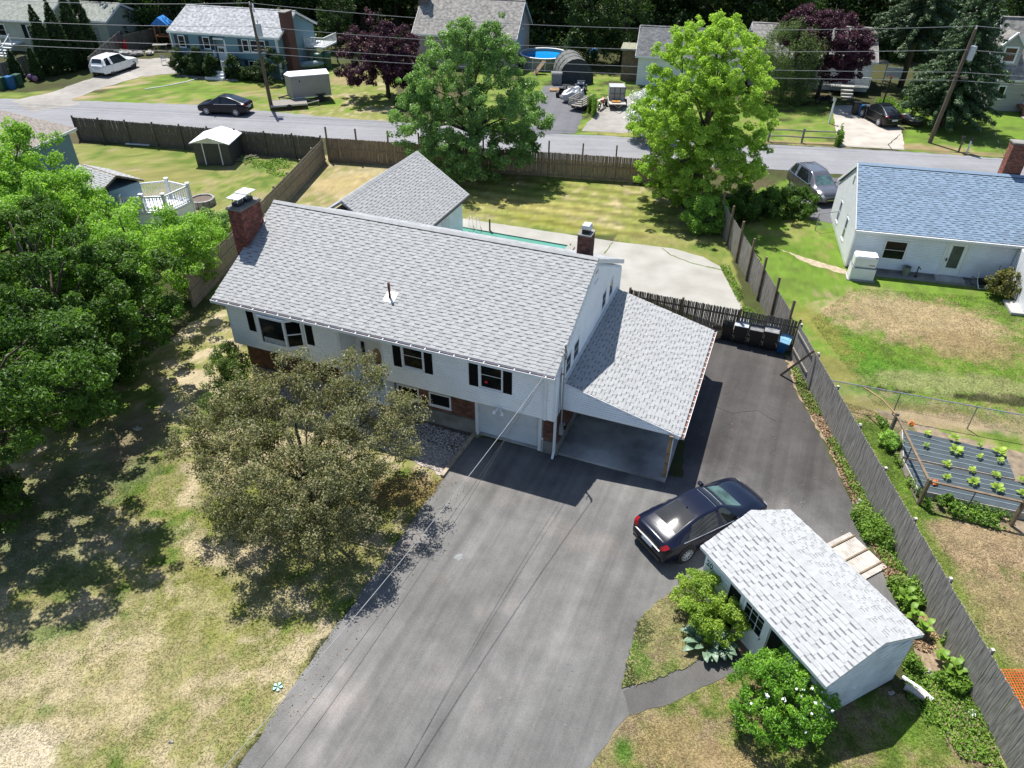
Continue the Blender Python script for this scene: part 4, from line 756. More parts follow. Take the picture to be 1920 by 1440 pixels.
# ------------------------------------------------------------------ houses across the road
def far_house(name, label, x, y, rz, L, d, he, hr, wallm, roofm, group=None, ov=.3, gable_windows=()):
    h = root(name, label, 'house', x, y, 0, rz, group)
    rf = MB().prism([(0, he), (d, hr), (2 * d, he), (2 * d, he - .16), (d, hr - .17), (0, he - .16)], 0, L, 0, 'x').build('roof', roofm, h)
    MB().prism([(-.02, he - .02), (d, hr - .02), (2 * d + .02, he - .02), (2 * d, he - .24), (d, hr - .24), (0, he - .24)], L, L + .02, 0, 'x').box(0, L, -.03, -.0, he - .2, he - .02).box(0, L, .0, ov, he - .2, he - .17).build('fascia', white_trim, rf)
    MB().prism([(-.02, he - .02), (d, hr - .02), (2 * d + .02, he - .02), (2 * d, he - .24), (d, hr - .24), (0, he - .24)], -.02, 0, 0, 'x').build('rake_board', white_trim, rf)
    MB().add([(0, d - .14, hr - .02), (L, d - .14, hr - .02), (L, d, hr + .05), (0, d, hr + .05), (0, d + .14, hr - .02), (L, d + .14, hr - .02)], [(0, 1, 2, 3), (3, 2, 5, 4)]).build('ridge_cap', roofm, rf)
    MB().prism([(ov, 0), (2 * d - ov, 0), (2 * d - ov, he - .15), (d, hr - .2), (ov, he - .15)], .3, L - .3, 0, 'x').build('wall', wallm, h)
    return h, rf, wall_T(0, ov, 0), wall_T(L - .3, 0, 90)
blue_clap = pbr('blue_clapboard', (.125, .225, .275), .6, .06, 1, .5, 9, stretch=(.02, .02, 1))
fb, fbr, TF, TFG = far_house('blue_house', 'blue raised house with grey roof and dark shutters across the road', -35.568, 80.975, -.248, 12.6, 4.138, 3.95, 5.70, blue_clap, SH_FAR)
MB(TF).box(.3, 4.95, -.32, 0, 1.75, 3.8).box(6.55, 12.25, -.32, 0, 1.75, 3.8).build('overhang', blue_clap, fb)
TFO = wall_T(0, -.02, 0)
for a, b in ((1.15, 1.95), (4.0, 4.8), ): window(fb, TFO, a, b, 2.45, 3.6, 1, 2, .08)
for a in (8.45, 9.35, 10.3): window(fb, TFO, a, a + (.75 if a != 9.35 else .85), 2.45, 3.6, 1, 2, .08)
for a in (.75, 1.98, 3.6, 4.83, 8.03, 11.08): shutter(fb, TFO, a, a + .38, 2.42, 3.62, navy_paint)
for a, b in ((2.3, 3.1), (5.1, 5.7), (8.9, 9.7), (9.75, 10.5), (10.55, 11.3)): window(fb, TF, a - .3, b - .3, .7, 1.55, 1, 1, .08)
for a in (4.4, 8.15): shutter(fb, TF, a, a + .38, .68, 1.57, navy_paint)
MB(TF).box(4.95, 5.1, -.34, 0, 1.75, 3.55).box(6.4, 6.55, -.34, 0, 1.0, 3.55).box(4.95, 6.55, -.34, 0, 3.4, 3.55).box(.28, .4, -.35, 0, 1.7, 3.8).box(12.2, 12.3, -.35, 0, 0, 3.8).build('trim', white_trim, fb)
d = MB(TF).box(5.3, 6.2, -.04, 0, .75, 2.75).build('door', door_white, fb)
for i in range(3): MB(TF).box(5.45 + i * .21, 5.62 + i * .21, -.05, -.04, 2.2, 2.55).build('pane', glass, d)
MB(TF).box(5.2, 5.3, -.05, 0, .75, 2.9).box(6.2, 6.3, -.05, 0, .75, 2.9).box(5.2, 6.3, -.05, 0, 2.75, 2.9).build('door_frame', black_paint, fb)
st = MB(TF).box(4.9, 6.6, -1.6, 0, .5, .72).box(4.8, 6.7, -1.95, -1.6, .25, .5).box(4.7, 6.8, -2.3, -1.95, 0, .25).build('steps', white, fb)
m = MB(TF)
for a in (4.95, 6.55):
    m.bar((a, -1.6, 1.6), (a, -.1, 1.6), .06).bar((a, -1.6, .85), (a, -.1, .85), .06)
    for k in range(9): m.bar((a, -1.55 + k * .18, .85), (a, -1.55 + k * .18, 1.6), .04)
    m.bar((a, -1.62, .5), (a, -1.62, 1.75), .1)
m.build('railing', white_trim, st)
fc_ = MB().box(12.3, 13.0, 1.3, 2.7, 0, 5.95).build('chimney', pbr('far_brick', (.125, .055, .045), .9, .25, 9, .3, 30), fb); MB().box(12.25, 13.05, 1.25, 2.75, 5.95, 6.05).build('crown', concrete_dark, fc_)
dk = MB().box(12.3, 14.6, 5.4, 8.4, 2.0, 2.15).build('deck', white, fb); m = MB()
for p, q in (((12.4, 5.4), (14.6, 5.4)), ((14.6, 5.4), (14.6, 8.4))):
    m.bar((*p, 3.0), (*q, 3.0), .08).bar((*p, 2.25), (*q, 2.25), .06)
    for k in range(14): m.bar((p[0] + (q[0] - p[0]) * k / 13, p[1] + (q[1] - p[1]) * k / 13, 2.2), (p[0] + (q[0] - p[0]) * k / 13, p[1] + (q[1] - p[1]) * k / 13, 3.0), .05)
m.build('deck_railing', white_trim, dk)
for p in ((12.6, 5.5), (14.5, 5.5), (14.5, 8.3)): MB().box(p[0] - .07, p[0] + .07, p[1] - .07, p[1] + .07, 0, 2).build('post', wood_dark, dk)
MB().cyl((8.0, 3.9, 5.5), .08, .65, 8).build('vent_pipe', plastic_white, fb)
h2, r2, T2, T2G = far_house('tan_house', 'tan house with brown-grey roof half hidden by the green tree across the road', -11.0, 84.0, -.20, 11.4, 4.5, 3.3, 6.2, pbr('tan_wall', (.36, .31, .28), .75, .06, 2), SH_TAN)
window(h2, T2G, 4.4, 5.1, 3.4, 4.9, 1, 2, .07)
c = MB().box(-.1, .9, 3.4, 4.3, 2.6, 7.6).build('chimney', pbr('grey_block', (.14, .12, .11), .9, .2, 5), h2); MB().box(-.15, .95, 3.35, 4.35, 7.6, 7.75).build('crown', concrete_dark, c); MB().cyl((.4, 3.85, 7.75), .3, 1.0, 8).build('flue', pbr('clay_flue', (.28, .10, .06), .8, .2, 6), c); MB().cyl((.4, 3.85, 8.75), .24, .4, 8).build('flue_cap', metal_light, c)
h3, r3, T3, T3G = far_house('white_gable_house', 'white house with grey roof behind the purple tree and concrete driveway', 23.217, 77.321, -.202, 12.0, 4.085, 2.85, 5.15, white, SH_TAN)
window(h3, T3, 9.0, 10.2, 1.0, 2.2, 1, 2, .08); window(h3, T3G, 3.0, 4.0, 1.0, 2.2, 1, 2, .08)
MB().box(11.9, 13.6, 2.4, 3.8, 2.2, 2.3).bar((13.5, 2.5, .2), (13.5, 2.5, 2.2), .1).build('awning', wood_pale, h3)
pr = MB().box(8.0, 11.4, -1.5, .3, .7, .82).box(8.9, 10.0, -2.0, -1.5, .45, .6).box(8.9, 10.0, -2.4, -2.0, .22, .38).box(8.9, 10.0, -2.8, -2.4, .02, .18).build('porch_deck', pbr('porch_grey', (.30, .30, .28), .8, .1, 3), h3)
m = MB()
for a, b in ((10.1, 11.4), (6.2, 8.8)):
    m.bar((a, -1.5, 1.7), (b, -1.5, 1.7), .07).bar((a, -1.5, .9), (b, -1.5, .9), .06)
    for k in range(12): m.bar((a + (b - a) * k / 11, -1.5, .8), (a + (b - a) * k / 11, -1.5, 1.7), .05)
m.build('porch_railing', white_trim, pr)
h3b, r3b, T3b, T3bG = far_house('slate_roof_house', 'white house with dark slate roof hidden behind the bright green maple', 11.88, 77.05, -.20, 11.0, 3.6, 2.8, 4.9, white, SH_SLATE)
MB().box(-1.6, .35, 1.4, 4.6, 2.9, 3.05).build('awning', pbr('mossy_awning', (.22, .22, .16), .9, .2, 3), h3b); MB().box(-1.4, .3, 1.7, 4.4, 0, 2.9).build('side_porch', wood_brown, h3b)
h4, r4, T4, T4G = far_house('dormer_house', 'grey shingled house with white dormer and brown door at the right edge', 43.58, 69.34, -.15, 13, 4.0, 2.75, 7.2, pbr('grey_shingle_wall', (.33, .33, .31), .8, .08, 2, .4, 8, stretch=(.3, .3, 6)), SH_TAN, ov=.1)
dm = MB().prism([(-.4, 3.6), (1.5, 3.6), (1.5, 5.3), (.55, 6.35), (-.4, 5.3)], .9, 3.2, 0, 'y').build('dormer', MATS['grey_shingle_wall'], h4)
MB().bar((-.6, .82, 5.12), (.55, .82, 6.42), .14, .22, 0, (0, 1, 0)).bar((.55, .82, 6.42), (1.7, .82, 5.12), .14, .22, 0, (0, 1, 0)).build('dormer_trim', white_trim, dm)
MB().add([(-.65, .75, 5.08), (.55, .75, 6.46), (.55, 3.6, 6.46), (-.65, 2.8, 5.08)], [(0, 1, 2, 3)]).add([(1.75, .75, 5.08), (.55, .75, 6.46), (.55, 3.6, 6.46), (1.75, 2.8, 5.08)], [(3, 2, 1, 0)]).build('dormer_roof', SH_TAN, dm)
window(dm, wall_T(0, .9, 0), -.05, 1.15, 3.95, 5.3, 1, 2, .14, gmat=pbr('amber_pane', (.10, .055, .03), .15, .3, 3))
window(h4, T4, -.2 + .5, 1.0, 1.0, 2.2, 1, 1, .1)
d = MB(T4).box(3.0, 4.0, -.05, 0, .75, 2.6).build('door', door_brown, h4); MB(T4).box(2.85, 3.0, -.08, 0, .6, 2.7).box(4.0, 4.15, -.08, 0, .6, 2.7).box(2.85, 4.15, -.08, 0, 2.6, 2.75).build('door_frame', white_trim, h4)
MB(T4).prism([(2.0, 2.75), (5.4, 2.75), (3.7, 3.75)], -.9, .3, 0, 'y').build('door_canopy', white_trim, h4)
MB(T4).box(2.4, 4.7, -1.0, 0, .5, .7).box(2.5, 4.6, -1.35, -1.0, .27, .48).box(2.5, 4.6, -1.7, -1.35, .04, .25).build('steps', brick_step, h4)
MB(T4).bar((2.45, -1.6, .1), (2.45, -1.0, 1.5), .07).bar((4.65, -1.6, .1), (4.65, -1.0, 1.5), .07).bar((2.45, -1.0, 1.5), (2.45, 0, 1.5), .07).bar((4.65, -1.0, 1.5), (4.65, 0, 1.5), .07).build('handrail', wood_brown, h4)
MB(T4).box(2.3, 5.5, -3.0, -1.75, .01, .05).build('landing', conc_pale, h4)
ll, rl, TLh, TLG = far_house('green_house', 'pale green house with dark shutters behind the tall arborvitae at the left', -64.0, 91.0, -.22, 12.0, 4.0, 3.3, 5.2, pbr('pale_green_wall', (.30, .33, .27), .7, .06, 2), pbr('mossy_roof', (.20, .215, .19), .92, .2, 3))
window(ll, TLh, 9.3, 10.5, 1.5, 2.8, 1, 2, .1); shutter(ll, TLh, 8.7, 9.2, 1.45, 2.85, dark_green_paint); shutter(ll, TLh, 10.6, 11.1, 1.45, 2.85, dark_green_paint); window(ll, TLh, 5.3, 6.4, 1.5, 2.8, 1, 2, .1)
sx = MB(TLh).box(6.6, 8.2, -1.6, 0, .9, 1.05)
for k in range(4): sx.box(6.7, 8.1, -1.6 - .35 * (k + 1), -1.6 - .35 * k, .9 - .22 * (k + 1), .98 - .22 * (k + 1))
sx.build('stairs', white, ll); m = MB(TLh)
for a in (6.65, 8.15): m.bar((a, -1.6, 2.0), (a, -3.2, 1.0), .08).bar((a, -3.2, 0), (a, -3.2, 1.15), .12).bar((a, -1.6, .9), (a, -1.6, 2.1), .12)
m.build('railing', white_trim, ll)
lg, rg, TLg, TLgG = far_house('garage_wing', 'lower pale green garage wing between the arborvitae and the grey fence', -52.6, 92.5, -.22, 6.0, 3.2, 2.9, 4.3, MATS['pale_green_wall'], MATS['mossy_roof'])
MB(TLg).box(1.0, 4.4, -.05, 0, .05, 2.2).build('garage_door', plastic_grey, lg)
# ------------------------------------------------------------------ the neighbour hidden by the trees on the left
ln = root('hidden_house', 'house with tan hip roof mostly hidden behind the trees at left', 'house', -33.2, 47.6, 0, -.2)
MB().add([(-9, -2.2, 3), (1.2, -2.2, 3), (1.2, 4.9, 3), (-9, 4.9, 3), (-7, 1.3, 5.2), (-1.6, 1.3, 5.2)], [(0, 1, 5, 4), (1, 2, 5), (2, 3, 4, 5), (3, 0, 4), (3, 2, 1, 0)]).build('roof', SH_BROWN, ln)
MB().box(-8.6, .8, -1.8, 4.5, 0, 3).build('wall', blue_clap, ln); MB().bar((-9, -2.22, 2.93), (1.2, -2.22, 2.93), .04, .16).bar((1.22, -2.2, 2.93), (1.22, 4.9, 2.93), .04, .16).build('fascia', white_trim, ln)
pw = root('porch_wing', 'small grey shingled porch roof peeking out of the leaves beside the white railing', 'building', -25.6, 43.4, 0, -.55)
pwr = MB().prism([(-1.6, 2.5), (.0, 3.3), (1.6, 2.5), (1.6, 2.4), (0, 3.18), (-1.6, 2.4)], -1.4, 2.2, 0, 'x').build('roof', wood_brown, pw)
shingles(pw, pwr, (-1.4, -1.62, 2.5), (1, 0, 0), (0, 1.6, .8), 3.6, 1.75, SH_GREY, 60, 41); shingles(pw, pwr, (2.2, 1.62, 2.5), (-1, 0, 0), (0, -1.6, .8), 3.6, 1.75, SH_GREY, 30, 42)
MB().box(-1.3, 2.0, -1.4, 1.4, 0, 2.45).build('wall', vinyl_blue, pw)
dkk = root('white_porch', 'white railed deck with steps beside the leaves at left', 'deck', -21.6, 43.3, 0, .0)
MB().prism([(-2.6, -1.2), (.3, -.9), (1.15, 1.0), (-.6, 1.9), (-2.6, 1.2)], .78, .92).build('floor', white, dkk)
MB().prism([(-2.6, -1.2), (.3, -.9), (1.15, 1.0), (-.6, 1.9), (-2.6, 1.2)], .0, .78).build('skirt', vinyl, dkk)
def rail(parent, p, q, z0, z1, n, mat, pw_=.12):
    m = MB().bar((*p, z1), (*q, z1), .07, .09).bar((*p, z0), (*q, z0), .05, .07); m.build('rail', mat, parent)
    bm = MB().box(-.02, .02, -.02, .02, z0, z1).mesh('baluster', mat)
    for k in range(1, n): inst('baluster', bm, parent, Matrix.Translation((p[0] + (q[0] - p[0]) * k / n, p[1] + (q[1] - p[1]) * k / n, 0)))
for p, q in (((-2.4, -1.1), (.2, -.85)), ((.2, -.85), (1.05, .95)), ((1.05, .95), (-.6, 1.75)), ((-.6, 1.75), (-2.2, 1.2))): rail(dkk, p, q, 1.0, 1.9, 12, white_trim)
for p in ((-2.4, -1.1), (.2, -.85), (1.05, .95), (-.6, 1.75), (-1.1, -.95)): MB().box(p[0] - .08, p[0] + .08, p[1] - .08, p[1] + .08, .0, 2.05).prism([(p[0] - .12, p[1] - .12), (p[0] + .12, p[1] - .12), (p[0] + .12, p[1] + .12), (p[0] - .12, p[1] + .12)], 2.05, 2.12).build('post', white_trim, dkk)

# ------------------------------------------------------------------ vehicles
def crom(P, n):
    """Catmull-Rom upsampling of rows along axis 0"""
    P = np.asarray(P, float); out = []
    for i in range(len(P) - 1):
        a, b, c, d = P[max(i - 1, 0)], P[i], P[i + 1], P[min(i + 2, len(P) - 1)]
        for k in range(n):
            t = k / n; out.append(.5 * (2 * b + (c - a) * t + (2 * a - 5 * b + 4 * c - d) * t * t + (3 * b - a - 3 * c + d) * t ** 3))
    out.append(P[-1]); return np.array(out)
# station: x at sill, half width, sill z, belt z, x at top, half width of the roof edge, top z
SEDAN = [(-2.40, .66, .46, .80, -2.36, .56, .92), (-2.33, .84, .30, .93, -2.28, .66, 1.04), (-1.95, .90, .25, .98, -1.98, .70, 1.10), (-1.30, .925, .22, .96, -.86, .585, 1.42), (-.15, .925, .20, .93, -.12, .585, 1.475), (.85, .925, .20, .91, .28, .575, 1.43),
         (1.10, .92, .21, .90, 1.16, .70, 1.03), (1.85, .90, .24, .80, 1.85, .66, .90), (2.25, .82, .26, .68, 2.25, .60, .74), (2.43, .55, .30, .55, 2.42, .42, .58)]
SUV = [(-2.42, .70, .48, .95, -2.40, .62, 1.05), (-2.38, .88, .36, 1.05, -2.30, .70, 1.18), (-2.30, .93, .32, 1.10, -2.08, .66, 1.66), (-1.45, .955, .28, 1.06, -1.50, .66, 1.76), (-.25, .955, .26, 1.03, -.2, .66, 1.78), (.80, .955, .26, 1.02, .30, .64, 1.70),
       (1.12, .95, .27, 1.01, 1.20, .76, 1.14), (1.80, .93, .30, .96, 1.80, .74, 1.06), (2.28, .88, .32, .80, 2.25, .68, .92), (2.42, .66, .36, .62, 2.40, .50, .68)]
def car(label, x, y, rz, tab, paint, L=4.85, W=1.85, H=1.0, sunroof=False, suv=False, detail=True, roof_rails=False, gm=car_glass):
    r = root('suv' if suv else 'sedan', label, 'car', x, y, .02, R(rz)); kx, kw = L / 4.85, W / 1.85
    rows = []
    for xs, w, zs, zb, xt, wt, zt in tab:
        sec = [(xs, 0, zs), (xs, w * .86, zs), (xs, w * .985, zs + .10), (xs, w, zs + (zb - zs) * .52), (xs, w * .985, zb - .05), (xs * .85 + xt * .15, w * .955, zb), (xt, wt, zt - .035), (xt, wt * .80, zt), (xt, 0, zt + .02)]
        rows.append([(a * kx, b * kw, c * H) for a, b, c in sec])
    n1, n2 = 4, 2; A = crom(rows, n1); A = np.stack([crom(a, n2) for a in A]); nr, nc = A.shape[:2]
    full = np.concatenate([A, A[:, -2::-1] * np.array([1, -1, 1])], 1); ncf = full.shape[1]
    V = full.reshape(-1, 3); roof_i = 8 * n2; P = {}
    rear_i, front_i = (2, 3) if not suv else (1, 2), (5, 6)
    def cls(i, j):
        s = i / n1; jj = j if j < roof_i else 2 * roof_i - 1 - j; c = jj / n2
        if rear_i[0] + .12 <= s < rear_i[1] - .05 and c >= 7: return 'rear_window'
        if front_i[0] + .08 <= s < front_i[1] - .05 and c >= 7: return 'windscreen'
        if 5 <= c < 6 and ((2.74 if not suv else 2.1) <= s < 5.0) and int(round(s * n1)) not in ((4 * n1,) if not suv else (3 * n1,)): return 'side_window'
        if sunroof and 4.35 <= s < 4.95 and c >= 7: return 'sunroof'
        return 'body'
    for i in range(nr - 1):
        for j in range(ncf - 1):
            k = cls(i, j); a = i * ncf + j; side = 0 if j < roof_i else 1
            P.setdefault((k, side if k == 'side_window' else 0), []).append((a, a + 1, a + ncf + 1, a + ncf))
    mats = {'body': paint, 'rear_window': gm, 'windscreen': screen_glass, 'side_window': gm, 'sunroof': gm}
    for (k, s), F in P.items():
        F = np.array(F); used, inv = np.unique(F, return_inverse=True); F = inv.reshape(F.shape); VV = V[used]
        o = npmesh(k, VV, F, mats[k], r, smooth=True)
    # end caps
    for i in (0, nr - 1):
        q = full[i]; o = MB().add([tuple(p) for p in q], [tuple(range(len(q)))[::(1 if i == 0 else -1)]]).build('bumper', paint, r)
    wb = [(-1.43 * kx, -1), (-1.43 * kx, 1), (1.42 * kx, -1), (1.42 * kx, 1)]; rr = .335 if not suv else .385; yw = W / 2
    for wx, s in wb:
        MB().cyl((wx, s * (yw - .055) if s > 0 else -(yw - .055) - .062, rr + .03), rr + .065, .062, 24, axis='y').build('wheel_arch', plastic_black, r)
        w = MB().lathe([(rr * .72, 0), (rr * .96, 0), (rr, .03), (rr, .19), (rr * .96, .22), (rr * .72, .22)], (wx, s * (yw + .018) - (.22 if s > 0 else 0), rr), 24, axis='y').build('wheel', rubber, r)
        rm = MB(); yo = s * (yw + .008)
        rm.lathe([(rr * .72, -.02), (rr * .70, .012), (rr * .64, .0)], (wx, yo, rr), 24, axis='y')
        for k in range(10):
            t = 2 * PI * k / 10; rm.bar((wx + .03 * math.cos(t), yo, rr + .03 * math.sin(t)), (wx + rr * .68 * math.cos(t), yo, rr + rr * .68 * math.sin(t)), .036, .02, 0, (0, 1, 0))
        rm.cyl((wx, yo - .015, rr), .06, .03, 10, axis='y'); rm.build('rim', alloy if not suv or detail else metal_dark, w)
        MB().cyl((wx, yo - s * .045 - .01, rr), rr * .70, .02, 20, axis='y').build('brake_disc', metal_dark, w)
    def at(s, j, side=1, out=.008):   # point on the skin, nudged outward
        p = np.array(full[int(round(s * n1))][int(round(j * n2))]); c = np.array((p[0] * .9, 0, .6)); d = p - c; d /= np.linalg.norm(d); p = p + d * out; return Vector((p[0], p[1] * side, p[2]))
    def patch(name, s0, s1, j0, j1, side, mat, out=.012):
        i0, i1, a0, a1 = int(s0 * n1), int(s1 * n1), int(j0 * n2), int(j1 * n2); g = full[i0:i1 + 1, a0:a1 + 1] * np.array([1, side, 1]); nn = g.shape
        c = np.array((g[..., 0].mean() * .8, 0, .6)); d = g - c; d /= np.linalg.norm(d, axis=-1, keepdims=True); g = (g + d * out).reshape(-1, 3)
        F = [(i * nn[1] + j, i * nn[1] + j + 1, (i + 1) * nn[1] + j + 1, (i + 1) * nn[1] + j) for i in range(nn[0] - 1) for j in range(nn[1] - 1)]
        return npmesh(name, g, np.array(F), mat, r, smooth=True)
    for s in (1, -1):
        patch('taillight', 0, 1.5 if not suv else 1.0, 5, 6, s, red_lens); patch('headlight', 8, 8.75, 4.5, 6, s, clear_lens)
        m = MB(); mx = .70 * kx; mz = .97 * H + (.1 if suv else 0); m.prism([(mx - .06, mz - .07), (mx + .07, mz - .05), (mx + .09, mz + .02), (mx + .03, mz + .075), (mx - .07, mz + .07)], min(s * (yw - .05), s * (yw + .15)), max(s * (yw - .05), s * (yw + .15)), 0, 'y'); m.build('door_mirror', paint, r, bevel=.025)
        hm_ = MB()
        for s_ in (3.55, 4.75):
            p = at(s_, 4.5, s, .02); hm_.cbox(p, .17, .03, .03)
        hm_.build('door_handle', paint, r)
        m = MB()
        pts = [at(q / n1, 5, s, .012) for q in range(int((2.5 if not suv else 1.5) * n1), 5 * n1 + 1)]; m.tube(pts, .013, 5); m.build('window_trim', chrome if detail else plastic_black, r)
        for s_ in (3.0, 4.0, 5.15):
            pts = [at(s_, q / n2, s, .004) for q in range(2 * n2, 5 * n2 + 1)]; MB().tube(pts, .006, 4).build('door_seam', plastic_black, r)
    xr = -L / 2
    MB().box(xr - .015, xr + .03, -.26, .26, .60 * H + (.1 if suv else 0), .74 * H + (.1 if suv else 0)).build('licence_plate', plate_mat, r)
    MB().box(xr - .012, xr + .05, -.62, .62, .76 * H + (.14 if suv else 0), .772 * H + (.14 if suv else 0)).build('chrome_strip', metal_grey if detail else plastic_black, r)
    MB().box(xr + .0, xr + .10, -.7, .7, .32 * H, .44 * H).build('rear_valance', plastic_black, r)
    xf = L / 2; MB().box(xf - .10, xf + .012, -.42, .42, .36 * H, .62 * H).build('grille', metal_dark, r); MB().box(xf - .05, xf + .02, -.40, .40, .47 * H, .50 * H).build('grille_bar', chrome, r)
    MB().tube([at(2.1 if not suv else 1.2, 7.6 if not suv else 7, -1, .006), at(2.1 if not suv else 1.2, 8, 1, .006), at(2.1 if not suv else 1.2, 7.6 if not suv else 7, 1, .006)], .006, 4).build('window_seam', plastic_black, r)
    if sunroof:
        pts = [at(4.35, 7, 1, .006), at(4.35, 8, 1, .006), at(4.35, 7, -1, .006), at(4.95, 7, -1, .006), at(4.95, 8, 1, .006), at(4.95, 7, 1, .006), at(4.35, 7, 1, .006)]; MB().tube(pts, .010, 4).build('sunroof_trim', metal_grey, r)
    if roof_rails:
        for s in (1, -1): MB().tube([at(q / n1, 6.5, s, .045) for q in range(int(2.6 * n1), int(4.8 * n1))], .018, 5).build('roof_rail', metal_grey, r)
    MB().box(-.02, .02, -.02, .02, 0, .05).build('antenna_fin', paint, r).location = ((-.85 if not suv else -1.6) * kx, 0, (1.43 if not suv else 1.77) * H)
    MB().box(-L / 2 + .5, L / 2 - .5, -W / 2 + .22, W / 2 - .22, .16, .40).build('underbody', plastic_black, r)
    return r
navy_car = pbr('midnight_blue_paint', (.0055, .008, .020), .2, .05, 2, coat=.3, spec=.2); black_car = pbr('black_paint', (.006, .006, .009), .22, .05, 2, coat=.28, spec=.2); white_car = pbr('white_car_paint', (.72, .73, .74), .25, .03, 2, coat=.6); silver_car = pbr('grey_car_paint', (.13, .13, .145), .25, .05, 2, metal=.5, coat=.6)
car('dark blue sedan with sunroof parked on the driveway beside the small shed', 6.64, 17.66, 30, SEDAN, navy_car, 4.87, 1.86, 1.0, sunroof=True)
car('black sedan parked on the road before the blue house', -25.65, 66.45, 172, SEDAN, pbr('blue_black_paint', (.006, .007, .014), .22, .05, 2, coat=.28, spec=.2), 4.65, 1.83, 1.02)
car('black sedan seen from behind on the concrete driveway', 32.1, 65.7, 99, SEDAN, black_car, 4.5, 1.76, 1.03)
car('white suv parked on the worn driveway beside the arborvitae', -41.75, 80.75, 75, SUV, white_car, 5.15, 1.98, 1.0, suv=True, detail=False)
car('grey suv with its nose towards the hedge beside the blue-roofed house', 20.75, 48.6, -78, SUV, silver_car, 4.5, 1.82, .94, suv=True, roof_rails=True)

# ------------------------------------------------------------------ vegetation
def leaves(cs, rs, n, size, rng, up=.5, wide=.55, fold=.18, shell=.55, flat=.85, droop=0.0, jit=.5):
    """n leaf quads spread through spherical sprays (centres cs, radii rs), facing mostly outwards and up"""
    cs = np.asarray(cs, float); rs = np.asarray(rs, float); w = rs ** 2; k = rng.choice(len(cs), n, p=w / w.sum())
    d = rng.normal(size=(n, 3)); d /= np.linalg.norm(d, axis=1, keepdims=True); rad = rs[k] * (shell + (1 - shell) * rng.random(n)) * (.85 + .4 * rng.random(n) ** 3)
    p = cs[k] + d * rad[:, None] * np.array([1, 1, flat]); p[:, 2] -= droop * rng.random(n)
    nn = d * .75 + np.array([0, 0, up]) + rng.normal(size=(n, 3)) * jit; nn /= np.linalg.norm(nn, axis=1, keepdims=True)
    t = np.cross(nn, rng.normal(size=(n, 3))); t /= np.linalg.norm(t, axis=1, keepdims=True); b = np.cross(nn, t)
    s = (size * (.55 + .9 * rng.random(n)))[:, None]; t *= s; b *= s * wide; f = nn * s * fold
    V = np.stack([p - t * .5, p + b * .5 + f, p + t * .5, p - b * .5 + f], 1).reshape(-1, 3)
    return V, np.arange(4 * n).reshape(n, 4)
def crown_sprays(blobs, n, r0, r1, rng, inner=.25, boughs=0, fill=.3):
    """spray centres near the surface of a union of ellipsoids (x,y,z,rx,ry,rz), some inside; with boughs they gather on that many leafy shelves"""
    B = np.array(blobs, float); a = (B[:, 3] * B[:, 4] * B[:, 5]) ** (2 / 3); out = []; rr = []
    def pick(lo, hi):
        k = rng.choice(len(B), p=a / a.sum()); d = rng.normal(size=3); d /= np.linalg.norm(d); f = rng.uniform(lo, hi); p = B[k, :3] + d * B[k, 3:] * f
        return p, not (f > .75 and (np.delete((((p - B[:, :3]) / B[:, 3:]) ** 2).sum(1), k) < .6).any()) and p[2] > .15
    if boughs:
        P = []; mr = np.mean(B[:, 3:5])
        while len(P) < boughs:
            q, ok = pick(.25, .6) if rng.random() < inner else pick(.72, .98)
            if ok and (rng.random() < .03 or all(np.linalg.norm((q - o) * (1, 1, 1.5)) > mr * .22 for o in P)): P.append(q)
        R_ = mr * rng.uniform(.24, .44, boughs)
        while len(out) < n:
            if rng.random() < fill:
                q, ok = pick(.3, .7) if rng.random() < .3 else pick(.75, 1.0)
                if ok: out.append(q); rr.append(rng.uniform(r0, r1))
                continue
            k = rng.integers(boughs); d = rng.normal(size=3); d /= np.linalg.norm(d)
            if d[2] < -.25: continue
            q = P[k] + d * R_[k] * np.array([1, 1, .55]) * rng.uniform(.45, 1.05) + np.array([0, 0, -.12 * R_[k] * rng.random()])
            if q[2] > .15: out.append(q); rr.append(rng.uniform(r0, r1))
        return np.array(out), np.array(rr)
    while len(out) < n:
        q, ok = pick(.3, .8) if rng.random() < inner else pick(.82, 1.08)
        if ok: out.append(q); rr.append(rng.uniform(r0, r1))
    return np.array(out), np.array(rr)
def limbs(m, base, h, r, sprays, rng, nl=14, z0=.35, mi=0):
    """tapered trunk with limbs running out to some of the sprays"""
    base = Vector(base); top = base + Vector((rng.uniform(-.2, .2), rng.uniform(-.2, .2), h))
    tr = [base + (top - base) * t + Vector((math.sin(t * 5) * .06 * h * .2, math.cos(t * 4) * .05 * h * .2, 0)) for t in (0, .08, .3, .55, .8, 1)]
    m.tube(tr, [r * 1.35, r * 1.02, r * .85, r * .6, r * .32, r * .1], 8, mi)
    for k in rng.choice(len(sprays), min(nl, len(sprays)), replace=False):
        e = Vector(sprays[k]); f = min(.9, max(z0, (e.z - base.z) / h * .55)); s = base + (top - base) * f; mid = s.lerp(e, .5) + Vector((0, 0, .12 * (e - s).length))
        rr = r * .42 * (1 - f * .5); m.tube([s, s.lerp(mid, .6), mid, e], [rr, rr * .7, rr * .5, rr * .12], 5, mi)
        q = mid.lerp(e, .3); 
        for _ in range(2):
            e2 = e + Vector(rng.normal(size=3) * .16 * (e - s).length); m.tube([q, q.lerp(e2, .5) + Vector((0, 0, .1)), e2], [rr * .35, rr * .22, rr * .06], 4, mi)
